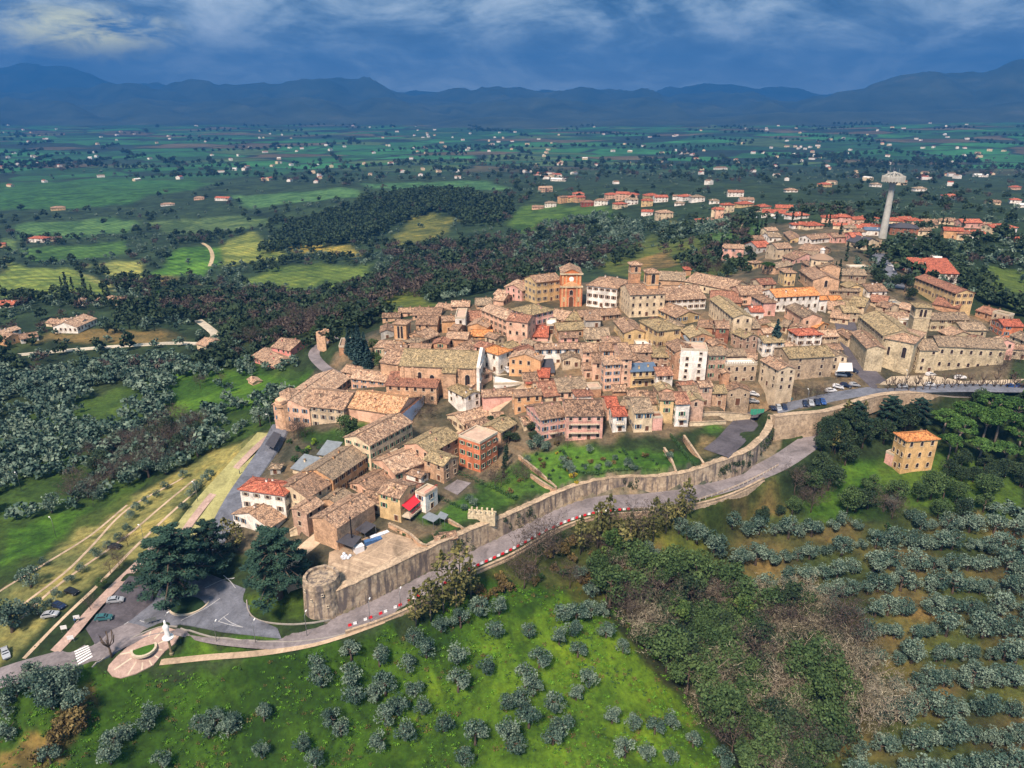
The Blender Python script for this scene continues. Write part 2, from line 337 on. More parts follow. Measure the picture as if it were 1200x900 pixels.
# town wall: rough limestone, dark water stains running down from the coping
s = NT('wall_limestone'); v = s.coord()
col = s.ramp(s.noise(.35, 7, .72, dist=.8), [(.3, (.20,.15,.105)), (.5, (.36,.285,.20)), (.7, (.48,.40,.29))])
vo = s.n('ShaderNodeTexVoronoi'); vo.inputs['Scale'].default_value = 1.5; s.l(v, vo.inputs['Vector']); bw = s.n('ShaderNodeSeparateColor'); s.l(vo.outputs['Color'], bw.inputs[0])
col = s.mix(col, s.ramp(bw.outputs[0], [(0, gray(.65)), (1, gray(1.2))]), .7, 'MULTIPLY')
col = s.mix(col, (.085,.075,.075), s.math('MULTIPLY', s.ramp(s.noise(.8, 4, .62, stretch=(1, 1, .14)), [(.46, gray(0)), (.60, gray(1))]), .85))
s.color(col); s.bump(bw.outputs[0], .7, .15); MATS['wall_limestone'] = s.m
# foliage: leaf clusters of mixed tone
def leafmat(name, dark, mid, light, rough=.75):
    s = NT(name); v = s.coord(); rnd = s.n('ShaderNodeObjectInfo').outputs['Random']
    f = s.math('ADD', s.math('MULTIPLY', s.noise(1.3, 3, .7), .75), s.math('MULTIPLY', rnd, .25))
    g = s.n('ShaderNodeAttribute', attribute_name='tone'); f = s.math('ADD', s.math('MULTIPLY', f, .55), s.math('MULTIPLY', g.outputs['Fac'], .45))
    s.color(s.ramp(f, [(.25, dark), (.5, mid), (.72, light)])); s.b.inputs['Roughness'].default_value = rough
    MATS[name] = s.m
leafmat('olive_leaf', (.010,.028,.021), (.045,.088,.065), (.175,.235,.17))
leafmat('cedar_leaf', (.006,.018,.014), (.015,.042,.030), (.035,.080,.050))
leafmat('pine_leaf', (.008,.028,.006), (.030,.078,.014), (.075,.15,.03))
leafmat('ivy_leaf', (.010,.028,.007), (.036,.075,.017), (.10,.15,.035))
leafmat('cypress_leaf', (.006,.014,.010), (.012,.028,.016), (.028,.052,.026))
leafmat('broad_leaf', (.012,.030,.010), (.035,.070,.022), (.080,.13,.040))
leafmat('lime_leaf', (.06,.12,.015), (.16,.27,.02), (.30,.42,.05))
leafmat('dark_leaf', (.006,.014,.008), (.018,.038,.018), (.045,.075,.030))
leafmat('twig_mauve', (.024,.019,.017), (.060,.046,.038), (.12,.095,.072))
leafmat('twig_pale', (.05,.045,.026), (.17,.145,.095), (.38,.34,.24))
leafmat('brown_leaf', (.03,.022,.010), (.085,.062,.022), (.17,.13,.045))
leafmat('yellow_leaf', (.10,.08,.01), (.38,.30,.02), (.60,.50,.05))
leafmat('fan_leaf', (.02,.028,.008), (.070,.075,.022), (.18,.165,.055))
leafmat('spruce_leaf', (.008,.022,.024), (.022,.055,.055), (.05,.10,.09))
leafmat('hedge_leaf', (.010,.030,.010), (.022,.060,.020), (.045,.10,.03))
leafmat('grass_blade', (.03,.08,.006), (.06,.17,.012), (.12,.26,.02))
plain('bark', (.10,.075,.055), .95); plain('bark_pale', (.24,.20,.16), .95)
# terrain: zone colours from the mesh, broken up by noise; patchwork fields on the far plain
s = NT('earth'); v = s.coord()
a = s.n('ShaderNodeAttribute', attribute_name='zone'); far = s.n('ShaderNodeAttribute', attribute_name='far'); lawn = s.n('ShaderNodeAttribute', attribute_name='lawn')
n1 = s.noise(.06, 8, .68, dist=.7); n2 = s.noise(.6, 7, .75); n3 = s.noise(.022, 5, .7, dist=1.2)
col = s.mix(a.outputs['Color'], s.ramp(n1, [(.30, (.45,.55,.50)), (.50, (.85,.9,.85)), (.70, (1.45,1.25,.95))]), 1, 'MULTIPLY')
col = s.mix(col, s.ramp(n2, [(.30, gray(.42)), (.62, gray(1.38))]), 1, 'MULTIPLY'); col = s.mix(col, s.ramp(n3, [(.40, (.40,.50,.45)), (.58, (1.15,1.1,1.0))]), 1, 'MULTIPLY')
ws = s.n('ShaderNodeTexWave', wave_type='BANDS', bands_direction='DIAGONAL'); s.l(v, ws.inputs['Vector']); ws.inputs['Scale'].default_value = .055; ws.inputs['Distortion'].default_value = 3.0; ws.inputs['Detail Scale'].default_value = .25
band = s.math('MULTIPLY', s.math('GREATER_THAN', lawn.outputs['Fac'], .2), s.math('LESS_THAN', lawn.outputs['Fac'], .45))
col = s.mix(col, s.ramp(ws.outputs['Fac'], [(.25, gray(.55)), (.65, gray(1.12))]), s.math('MULTIPLY', band, .4), 'MULTIPLY')
mp = s.n('ShaderNodeMapping'); s.l(v, mp.inputs[0]); mp.inputs[3].default_value = (1/330, 1/210, 0); mp.inputs[2].default_value = (0, 0, .35)
dn = s.n('ShaderNodeTexNoise'); dn.inputs['Scale'].default_value = .0016; s.l(v, dn.inputs['Vector'])
va = s.n('ShaderNodeVectorMath', operation='ADD'); vm = s.n('ShaderNodeVectorMath', operation='SCALE'); s.l(dn.outputs['Color'], vm.inputs[0]); vm.inputs['Scale'].default_value = 2.0
s.l(mp.outputs[0], va.inputs[0]); s.l(vm.outputs[0], va.inputs[1])
vo = s.n('ShaderNodeTexVoronoi', voronoi_dimensions='2D'); vo.inputs['Scale'].default_value = 1; vo.inputs['Randomness'].default_value = .8; s.l(va.outputs[0], vo.inputs['Vector'])
ve = s.n('ShaderNodeTexVoronoi', voronoi_dimensions='2D', feature='DISTANCE_TO_EDGE'); ve.inputs['Scale'].default_value = 1; ve.inputs['Randomness'].default_value = .8; s.l(va.outputs[0], ve.inputs['Vector'])
bw = s.n('ShaderNodeSeparateColor'); s.l(vo.outputs['Color'], bw.inputs[0])
fld = s.ramp(bw.outputs[0], [(0, (.018,.075,.030)), (.2, (.028,.12,.035)), (.36, (.016,.035,.020)), (.52, (.03,.14,.045)), (.66, (.06,.11,.035)), (.80, (.09,.075,.04)), (.9, (.02,.07,.025))], 'CONSTANT')
fld = s.mix(fld, s.ramp(s.noise(.006, 5, .65), [(.35, gray(.5)), (.65, gray(1.25))]), 1, 'MULTIPLY')
fld = s.mix((.012,.026,.018), fld, s.ramp(s.math('ADD', ve.outputs['Distance'], s.math('MULTIPLY', s.math('SUBTRACT', s.noise(.012, 4, .6), .5), .16)), [(.03, gray(0)), (.075, gray(1))]))
s.color(s.mix(col, fld, far.outputs['Fac'])); s.bump(s.noise(1.2, 5, .8), .6, .3); MATS['earth'] = s.m
s = NT('mountain'); s.color(s.ramp(s.noise(.0016, 8, .7), [(.35, (.012,.026,.022)), (.6, (.040,.058,.042)), (.75, (.09,.095,.075))])); MATS['mountain'] = s.m

# ---------------------------------------------------------------- mesh helpers
class MB:
    def __init__(s): s.v = []; s.f = []; s.m = []; s.uv = {}
    def quad(s, a, b, c, d, mat=0, uv=None):
        i = len(s.v); s.v += [a, b, c, d]; s.f.append((i, i+1, i+2, i+3)); s.m.append(mat)
        if uv: s.uv[len(s.f)-1] = uv
    def tri(s, a, b, c, mat=0):
        i = len(s.v); s.v += [a, b, c]; s.f.append((i, i+1, i+2)); s.m.append(mat)
    def poly(s, pts, mat=0):
        i = len(s.v); s.v += list(pts); s.f.append(tuple(range(i, i+len(pts)))); s.m.append(mat)
    def box(s, x0, x1, y0, y1, z0, z1, mat=0, M=None):
        P = [(x0,y0,z0),(x1,y0,z0),(x1,y1,z0),(x0,y1,z0),(x0,y0,z1),(x1,y0,z1),(x1,y1,z1),(x0,y1,z1)]
        if M is not None: P = [tuple(M @ Vector(p)) for p in P]
        i = len(s.v); s.v += P
        for f in ((0,3,2,1),(4,5,6,7),(0,1,5,4),(1,2,6,5),(2,3,7,6),(3,0,4,7)): s.f.append(tuple(i+k for k in f)); s.m.append(mat)
    def tube(s, pts, rad, n=6, mat=0, cap=True):
        pts = [Vector(p) for p in pts]; rings = []
        for k, p in enumerate(pts):
            d = (pts[min(k+1, len(pts)-1)]-pts[max(k-1, 0)]).normalized()
            a = d.orthogonal().normalized(); b = d.cross(a); r = rad[k] if isinstance(rad, (list, tuple)) else rad
            i = len(s.v); s.v += [tuple(p+(a*math.cos(t*6.2832/n)+b*math.sin(t*6.2832/n))*r) for t in range(n)]; rings.append(i)
        for q in range(len(rings)-1):
            for t in range(n):
                s.f.append((rings[q]+t, rings[q]+(t+1) % n, rings[q+1]+(t+1) % n, rings[q+1]+t)); s.m.append(mat)
        if cap:
            s.f.append(tuple(rings[0]+t for t in range(n))[::-1]); s.m.append(mat); s.f.append(tuple(rings[-1]+t for t in range(n))); s.m.append(mat)
    def lathe(s, prof, n=16, mat=0, c=(0,0)):
        base = len(s.v)
        for r, zz in prof: s.v += [(c[0]+r*math.cos(t*6.2832/n), c[1]+r*math.sin(t*6.2832/n), zz) for t in range(n)]
        for k in range(len(prof)-1):
            for t in range(n): s.f.append((base+k*n+t, base+k*n+(t+1) % n, base+(k+1)*n+(t+1) % n, base+(k+1)*n+t)); s.m.append(mat)
        s.f.append(tuple(base+(len(prof)-1)*n+t for t in range(n))); s.m.append(mat)
    def mesh(s, name, mats, smooth=False):
        me = bpy.data.meshes.new(name); me.from_pydata([tuple(map(float, p)) for p in s.v], [], s.f)
        for m in mats: me.materials.append(MATS[m] if isinstance(m, str) else m)
        me.polygons.foreach_set('material_index', s.m)
        if smooth: me.polygons.foreach_set('use_smooth', [True]*len(s.f))
        if s.uv:
            uvl = me.uv_layers.new(name='UVMap').data
            for fi, uv in s.uv.items():
                ls = me.polygons[fi].loop_start
                for k, q in enumerate(uv): uvl[ls+k].uv = q
        me.update(); return me
    def build(s, name, mats, parent=None, smooth=False):
        return link(name, s.mesh(name, mats, smooth), parent)
def link(name, me, parent=None):
    o = bpy.data.objects.new(name, me); COL.objects.link(o)
    if parent is not None: o.parent = parent
    return o
def empty(name, loc, rz=0):
    o = bpy.data.objects.new(name, None); COL.objects.link(o); o.location = tuple(map(float, loc)); o.rotation_euler = (0, 0, rz); o.empty_display_size = .5; return o
ALL = []
def tag(o, label=None, cat=None, group=None, kind=None):
    if label: o['label'] = label
    if cat: o['category'] = cat
    if group: o['group'] = group
    if kind: o['kind'] = kind
    return o
def copy_tree(o, parent=None):
    c = o.copy(); COL.objects.link(c); c.parent = parent
    for ch in o.children: copy_tree(ch, c)
    return c
# ---------------------------------------------------------------- roads and yards laid into the terrain
def catmull(P, n=6):
    P = np.asarray(P, float); Q = np.vstack([2*P[0]-P[1], P, 2*P[-1]-P[-2]]); o = []
    for i in range(1, len(Q)-2):
        for t in np.linspace(0, 1, n, endpoint=False):
            o.append(.5*((2*Q[i])+(-Q[i-1]+Q[i+1])*t+(2*Q[i-1]-5*Q[i]+4*Q[i+1]-Q[i+2])*t*t+(-Q[i-1]+3*Q[i]-3*Q[i+1]+Q[i+2])*t**3))
    o.append(Q[-2]); return np.array(o)
dW, _ = seg_dist(WALL, XG[:330], YG[:330]); dU, _ = seg_dist(UPW, XG[:330], YG[:330])
ROADS = []
def flatten_line(P, width, side, feather=2.0):
    x0, x1 = P[:,0].min()-width-4, P[:,0].max()+width+4; y0, y1 = P[:,1].min()-width-4, P[:,1].max()+width+4
    m = (XG > x0) & (XG < x1) & (YG > y0) & (YG < y1)
    ii = np.nonzero(m)
    if len(ii[0]) == 0: return
    X, Y = XG[ii], YG[ii]; d, par = seg_dist(P[:,:2], X, Y); d = abs(d)
    zr = np.interp(par, range(len(P)), P[:,2])
    res = 1+Y*.004
    wgt = 1-smooth(width/2+.5*res, width/2+.5*res+feather*res, d)
    if side:
        near = ii[0] < 330; r = np.minimum(ii[0], 329)
        dw, du = dW[r, ii[1]], dU[r, ii[1]]
        if side == 'out': bad = near & (((dw > -.9) & (dw < 25)) | ((du > -.9) & (du < 25)))
        else: bad = near & (((dw < .9) & (dw > -14)) | ((du < .9) & (du > -14)))
        wgt = np.where(bad, 0, wgt)
    ZG[ii] = ZG[ii]*(1-wgt) + (zr-.12)*wgt
def road(name, pts, width, mat, side=None, lift=.06, n=6, flat=True, kind='structure'):
    P = catmull(hits(pts), n)
    for _ in range(3): P[1:-1,2] = (P[:-2,2]+P[1:-1,2]*2+P[2:,2])/4
    if flat: flatten_line(P, width, side)
    ROADS.append((name, P, width, mat, lift, kind)); return P
PADS = []
def pad(name, pts, mat, lift=.05, dz=0, kerb=0):
    P = hits(pts); A = np.c_[P[:,0]-P[:,0].mean(), P[:,1]-P[:,1].mean(), np.ones(len(P))]
    c = np.linalg.lstsq(A, P[:,2], rcond=None)[0]; mx, my = P[:,0].mean(), P[:,1].mean()
    zf = lambda x, y: c[0]*(x-mx)+c[1]*(y-my)+c[2]+dz
    m = inpoly(P, XG[:400], YG[:400])
    d = np.full(m.shape, 99.); bb = (XG[:400] > P[:,0].min()-4) & (XG[:400] < P[:,0].max()+4) & (YG[:400] > P[:,1].min()-4) & (YG[:400] < P[:,1].max()+4)
    dd, _ = seg_dist(np.vstack([P[:,:2], P[:1,:2]]), XG[:400][bb], YG[:400][bb]); d[bb] = abs(dd)
    wgt = np.where(m, 1, 1-smooth(.6, 2.4, d))
    ZG[:400] = ZG[:400]*(1-wgt)+(zf(XG[:400], YG[:400])-.10)*wgt
    PADS.append((name, [(x, y, zf(x, y)) for x, y in P[:,:2]], mat, lift)); return zf
def inpoly(P, X, Y):
    m = np.zeros(X.shape, bool); n = len(P)
    bb = (X >= P[:,0].min()) & (X <= P[:,0].max()) & (Y >= P[:,1].min()) & (Y <= P[:,1].max())
    x, y = X[bb], Y[bb]; r = np.zeros(x.shape, bool)
    for i in range(n):
        a, b = P[i], P[(i+1) % n]
        if a[1] == b[1]: continue
        c = ((a[1] > y) != (b[1] > y)) & (x < (b[0]-a[0])*(y-a[1])/(b[1]-a[1])+a[0]); r ^= c
    m[bb] = r; return m
MAIN = road('road', [(-60,812),(0,793),(60,777),(97,766),(135,748),(175,733),(215,729),(255,738),(300,743),(345,744),(390,734),(450,708),(525,668),(600,631),(640,611),(700,590),(760,586),(820,575),(867,562),(910,543),(943,522),(968,503),(985,490)], 7.8, 'asphalt_warm', 'out', .06)
UPR = road('upper_road', [(908,478),(940,473),(970,466),(1004,460),(1040,456),(1108,453.5),(1200,453.5),(1290,454)], 6.4, 'asphalt', 'in', .05)
road('street', [(1036,456),(1012,432),(1000,408),(992,385),(985,360)], 8.5, 'asphalt_dark', 'in', .09)
road('yard_drive', [(896,483),(880,490),(868,502),(855,517),(838,531)], 8.5, 'asphalt_dark', 'in', .08)
road('hillside_road', [(330,497),(318,520),(302,545),(280,578),(262,612),(243,650),(232,680),(222,705)], 6.5, 'asphalt', None, .05)
road('farm_road', [(-40,421),(0,418),(50,413),(133,406),(200,402),(235,402),(252,393),(243,383),(232,375)], 5, 'gravel')
road('convent_road', [(395,395),(376,404),(368,416),(381,431),(398,440)], 5, 'asphalt_warm')
road('suburb_road', [(1029,297),(1036,309),(1044,322),(1052,338)], 8, 'asphalt', None, .1)
road('dirt_track', [(246,312),(249,300),(245,290),(236,284)], 4, 'dirt_track', None, .1)
road('meadow_path', [(188,776),(240,771),(306,765),(360,756),(400,745),(450,727)], 2.2, 'paving_stone', None, .05)
road('brick_path', [(64,764),(85,742),(107,716),(140,682),(171,652),(200,618)], 3, 'pink_paving', None, .05)
road('terrace_path', [(196,655),(228,606),(262,565),(300,524),(326,503)], 2.6, 'pink_paving', None, .06)
road('parking_lane', [(218,628),(250,585),(285,545),(318,508)], 11, 'grass_paving', None, .03)
for pts, wd in [([(-20,704),(0,693),(64,654),(149,592)], .9), ([(-20,745),(0,731),(75,672),(142,603),(215,560)], .9), ([(25,725),(107,658),(228,562)], .9), ([(28,772),(100,700),(167,633),(230,575)], 1.0)]:
    road('paving_strip', pts, wd, 'paving_stone', None, .07, 8, False)
road('town_lane', [(350,690),(338,662),(360,640),(395,612),(440,575),(490,545),(525,520),(545,505)], 4.5, 'paving_stone', 'in')
road('piazza_street', [(560,500),(590,470),(620,450),(650,425),(640,395),(660,383),(700,385)], 4.5, 'paving_stone', 'in')
pad('junction', [(108,762),(150,730),(180,705),(192,682),(240,672),(292,688),(292,720),(325,735),(330,750),(262,745),(212,734),(172,743),(122,770)], 'asphalt', .11)
pad('small_car_park', [(100,735),(130,700),(152,676),(178,680),(180,705),(150,730),(112,757)], 'asphalt_dark', .04)
ZPL = pad('paved_circle', [(126,786),(132,794),(142,796),(160,790),(180,779),(194,766),(205,752),(211,742),(205,737),(190,736),(172,744),(152,756),(136,768),(127,778)], 'pink_paving', .15)
ZYD = pad('walled_yard', [(386,648),(450,621),(502,638),(500,640),(398,690),(384,665)], 'yard_slabs', .07)
pad('promenade', [(1030,452),(1045,440),(1090,442),(1130,443),(1185,441),(1200,447),(1190,452),(1110,453)], 'promenade', .06)
pad('tennis_terrace', [(520,572),(536,562),(552,566),(536,580)], 'asphalt_warm', .05)
ISL = pad('grass_island', [(289,706),(293,718),(315,729),(350,731),(378,727),(372,700),(330,684),(296,690)], 'earth', .0, .25)

# zone colours painted as land use: meadow, ploughed earth, woodland floor, paved town
COLR = np.zeros(XG.shape+(3,)); COLR[:] = (.024,.042,.014)
LAWN = np.zeros(XG.shape)
_wl = .035*YG+2
WX = XG+.011*YG*(np.sin(XG/_wl*1.3+YG/_wl*.7)+.6*np.sin(XG/_wl*3.1-YG/_wl*2.3)+.5*np.sin(XG/_wl*5.3+YG/_wl*6.1)); WY = YG+.012*YG*(np.sin(YG/_wl*1.1-XG/_wl*.9)+.6*np.sin(XG/_wl*2.7+YG/_wl*3.3)+.4*np.sin(XG/_wl*6.7-YG/_wl*5.1))
def zone(pts, c, lawn=0, blur=1):
    P = hits(pts) ; m = inpoly(P, WX, WY).astype(float)
    for _ in range(blur):
        m2 = m.copy(); m2[1:-1,1:-1] = (m[:-2,1:-1]+m[2:,1:-1]+m[1:-1,:-2]+m[1:-1,2:]+2*m[1:-1,1:-1])/6; m = m2
    COLR[:] = COLR*(1-m[...,None])+np.array(c)*m[...,None]; LAWN[:] = np.maximum(LAWN*(1-m), m*lawn)
GR = (.032,.078,.005); LGR = (.066,.128,.008)
_dark = YG > 420; COLR[_dark] = (.022,.045,.020)
zone([(-200,900),(-200,830),(0,795),(200,785),(330,768),(450,740),(560,690),(700,690),(760,740),(860,905),(600,1100),(0,1100)], GR, 1)
zone([(480,905),(500,780),(600,740),(640,700),(700,692),(745,735),(850,905)], LGR, 1)
zone([(0,880),(40,870),(110,810),(120,830),(60,900),(0,930)], (0.120,0.090,0.030), .3)
zone([(560,690),(700,605),(760,605),(860,600),(900,580),(960,600),(960,625),(800,640),(720,700)], (0.075,0.085,0.022), .4)
zone([(700,690),(760,625),(900,600),(1250,600),(1250,900),(960,905),(1000,760),(820,680)], (.125,.092,.036))
zone([(760,625),(850,625),(830,660),(780,665)], (0.200,0.190,0.030))
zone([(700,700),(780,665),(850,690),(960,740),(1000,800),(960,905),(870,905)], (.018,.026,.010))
zone([(930,560),(1030,535),(1200,545),(1200,600),(1080,610),(960,605)], (0.047,0.090,0.012), .6)
zone([(930,600),(985,520),(1030,530),(1045,560),(1000,600)], (0.043,0.102,0.010), 1)
zone([(-100,620),(0,600),(70,600),(130,595),(230,545),(310,500),(330,480),(330,500),(230,590),(120,680),(0,780),(-100,790)], (0.220,0.200,0.075))
zone([(0,660),(90,600),(150,575),(150,590),(60,645),(0,690)], (0.051,0.078,0.016), .6)
zone([(-50,520),(0,500),(200,430),(240,420),(345,425),(368,425),(390,440),(330,478),(335,500),(310,500),(200,550),(130,590),(70,612),(0,680),(-50,690)], (0.038,0.075,0.012), .8)
zone([(200,430),(345,440),(375,430),(385,440),(330,480),(240,480),(200,500)], (0.055,0.126,0.010), 1)
zone([(0,625),(60,600),(120,590),(60,640),(0,660)], (0.051,0.120,0.010), 1)
zone([(40,405),(230,398),(200,385),(130,385),(60,395)], (0.140,0.100,0.040))
# valley
F = (.14,.18,.05)
for pts, c in [([(0,322),(20,305),(85,318),(105,335),(130,348),(60,350),(10,345)], (0.184,0.234,0.050)), ([(85,318),(110,332),(140,345),(95,330)], (0.391,0.364,0.117)), ([(95,310),(175,306),(165,330),(110,325)], (0.230,0.247,0.072)),
               ([(180,325),(215,290),(245,288),(250,305),(235,320),(200,330)], (0.069,0.172,0.022)), ([(170,345),(245,335),(245,345),(190,352)], (0.087,0.172,0.022)), ([(185,322),(225,322),(230,332),(205,336)], (0.196,0.156,0.054)),
               ([(245,288),(300,268),(320,280),(345,305),(255,310)], (0.196,0.221,0.054)), ([(275,330),(330,312),(420,312),(430,330),(350,345),(300,340)], (0.107,0.156,0.032)), ([(330,350),(400,342),(415,355),(360,370)], (0.117,0.187,0.022)),
               ([(350,285),(400,290),(420,300),(360,298)], (0.299,0.234,0.054)), ([(470,275),(500,250),(540,255),(520,275),(480,290)], (0.128,0.133,0.036)), ([(600,262),(620,242),(690,240),(720,255),(650,285)], (0.059,0.117,0.022)),
               ([(0,215),(120,208),(250,215),(150,240),(0,245)], (0.034,0.109,0.029)), ([(40,290),(130,285),(140,300),(60,305)], (0.057,0.130,0.027)), ([(430,345),(480,325),(500,345),(520,360),(450,370),(420,372)], (0.107,0.133,0.022)),
               ([(690,305),(760,275),(850,280),(870,300),(860,325),(760,330),(720,325)], (0.078,0.101,0.022)), ([(720,310),(790,295),(800,310),(760,322)], (0.172,0.117,0.050)), ([(780,262),(800,258),(810,268),(785,272)], (0.391,0.312,0.099)),
               ([(1140,312),(1200,318),(1200,372),(1160,345)], (0.078,0.117,0.022)), ([(1150,190),(1200,188),(1200,200),(1150,200)], (0.029,0.125,0.025)), ([(820,262),(880,262),(900,300),(840,300)], (0.057,0.117,0.036)), ([(1000,300),(1030,300),(1045,335),(1010,345)], (0.059,0.109,0.014)),
               ([(0,300),(20,305),(0,322)], (0.098,0.101,0.029))
               , ([(545,300),(600,282),(650,280),(640,300),(590,308)], (.07,.12,.045)), ([(20,262),(120,256),(170,262),(140,275),(40,278)], (.07,.15,.05)), ([(180,262),(280,250),(330,255),(290,268),(200,275)], (.08,.13,.05)),
               ([(340,262),(420,250),(440,258),(380,272)], (.06,.12,.045)), ([(610,300),(680,282),(700,290),(650,306)], (.08,.13,.04)), ([(0,280),(30,278),(40,290),(0,296)], (.09,.15,.05)), ([(420,215),(560,212),(600,222),(480,228)], (.06,.15,.06)), ([(250,228),(400,222),(420,232),(300,240)], (.07,.16,.06))]:
    zone(pts, c, .3, 1)
# town ground: paving, lanes and yards
zone([(330,500),(335,460),(440,385),(560,355),(640,330),(760,330),(860,320),(880,265),(960,262),(1030,275),(1060,340),(1190,385),(1200,455),(1000,470),(905,488),(700,520),(600,560),(540,600),(400,670),(330,660),(250,620)], (.125,.097,.072), 0, 1)
zone([(475,600),(520,590),(560,575),(600,590),(560,618),(520,625),(505,612)], (0.043,0.102,0.016), 1)
zone([(570,565),(610,540),(640,560),(680,575),(640,590),(600,600),(580,590)], (0.043,0.096,0.016), 1)
zone([(610,535),(700,525),(790,525),(815,550),(760,556),(690,560),(650,575),(620,555)], (0.051,0.120,0.016), 1)
zone([(818,500),(855,497),(856,505),(830,512),(815,508)], (0.043,0.096,0.016), .8)
zone([(815,515),(840,515),(845,530),(828,548),(812,535)], (0.260,0.170,0.090))
zone([(345,500),(400,505),(440,505),(420,525),(350,520)], (0.043,0.090,0.016), 1)
zone([(1035,463),(1045,455),(1180,455),(1190,457),(1060,463)], (0.111,0.090,0.032), .3)
zone([(290,700),(300,690),(380,700),(380,728),(330,734),(295,722)], (0.043,0.078,0.010), 1)
zone([(183,772),(215,742),(300,752),(380,752),(300,762),(200,770)], (0.051,0.114,0.010), 1)

# patches of grass and bare soil in the orchard
_o = inpoly(hits([(690,660),(760,622),(900,600),(1280,595),(1300,920),(960,915),(1000,760),(820,680)])[:,:2], XG, YG); _q = .5+.5*np.sin(XG*.16+1.7*np.sin(YG*.11))*np.sin(YG*.23+1.1*np.sin(XG*.07)); _q = np.clip(_q*1.8-.35, 0, 1)*_o
COLR = COLR*(1-_q[...,None]*.8)+np.array((.040,.068,.016))*_q[...,None]*.8
_dm, _ = seg_dist(MAIN[:,:2], XG[:330], YG[:330]); _m = np.zeros(XG.shape); _m[:330] = ((abs(_dm) < 9.5) & (dW < 1) & (dW > -4.5)).astype(float)
COLR = COLR*(1-_m[...,None])+np.array((.16,.135,.11))*_m[...,None]
me = bpy.data.meshes.new('ground')
vs = np.stack([XG, YG, ZG], -1).reshape(-1, 3); idx = np.arange(NU*NV).reshape(NV, NU)
q = np.stack([idx[:-1,:-1], idx[:-1,1:], idx[1:,1:], idx[1:,:-1]], -1).reshape(-1, 4)
me.vertices.add(len(vs)); me.vertices.foreach_set('co', vs.ravel()); me.loops.add(q.size); me.loops.foreach_set('vertex_index', q.ravel().astype(np.int32))
me.polygons.add(len(q)); me.polygons.foreach_set('loop_start', np.arange(0, q.size, 4, dtype=np.int32)); me.polygons.foreach_set('use_smooth', np.ones(len(q), bool))
me.update(); at = me.color_attributes.new('zone', 'FLOAT_COLOR', 'POINT'); at.data.foreach_set('color', np.c_[COLR.reshape(-1, 3), np.ones(NU*NV)].ravel().astype(np.float32))
farf = smooth(1700, 2500, np.hypot(XG*.6, YG)); af = me.attributes.new('far', 'FLOAT', 'POINT'); af.data.foreach_set('value', farf.ravel().astype(np.float32))
al = me.attributes.new('lawn', 'FLOAT', 'POINT'); al.data.foreach_set('value', LAWN.ravel().astype(np.float32))
me.materials.append(MATS['earth']); ground = bpy.data.objects.new('ground', me); COL.objects.link(ground); tag(ground, kind='structure')
ROADOBJ = {}
for name, P, width, mat, lift, kind in ROADS:
    mb = MB(); n = len(P); d = np.zeros((n, 2)); d[1:-1] = P[2:,:2]-P[:-2,:2]; d[0] = P[1,:2]-P[0,:2]; d[-1] = P[-1,:2]-P[-2,:2]
    d /= np.linalg.norm(d, axis=1)[:,None]; nr = np.c_[-d[:,1], d[:,0]]
    K5 = [-.5, -.25, 0, .25, .5] if width > 1.5 else [-.5, .5]
    rows = []
    for k in K5:
        xy = P[:,:2]+nr*width*k; zz = (P[:,2]+lift) if width > 1.5 else H(xy[:,0], xy[:,1])+lift
        rows.append([(x, y, q_) for (x, y), q_ in zip(xy, zz)])
    if width > 3:      # the made edge falls into the ground, so that it never floats
        for k, s_ in ((0, -.5), (-1, .5)):
            xy = P[:,:2]+nr*(width*s_+math.copysign(.5, s_)); e = [(x, y, z_-.5) for (x, y), z_ in zip(xy, P[:,2])]
            if k == 0: rows.insert(0, e)
            else: rows.append(e)
    for a, b in zip(rows[:-1], rows[1:]):
        for i in range(n-1): mb.quad(b[i], a[i], a[i+1], b[i+1])
    o = mb.build(name, [mat]); tag(o, kind=kind); ROADOBJ[name] = o
from mathutils.geometry import tessellate_polygon
for name, P, mat, lift in PADS:
    if mat == 'earth': continue
    P = [(x, y, zz+lift) for x, y, zz in P]; tris = tessellate_polygon([[Vector(p) for p in P]]); mb = MB()
    mb.v = P + [(x, y, zz-.6) for x, y, zz in P]
    for t in tris:
        a, b, c = [Vector(P[i]) for i in t]
        if (b-a).cross(c-a).z < 0: t = t[::-1]
        mb.f.append(tuple(t)); mb.m.append(0)
    n = len(P)
    for i in range(n): mb.f.append((i, (i+1) % n, n+(i+1) % n, n+i)); mb.m.append(0)
    o = mb.build(name, [mat]); tag(o, kind='structure'); ROADOBJ[name] = o

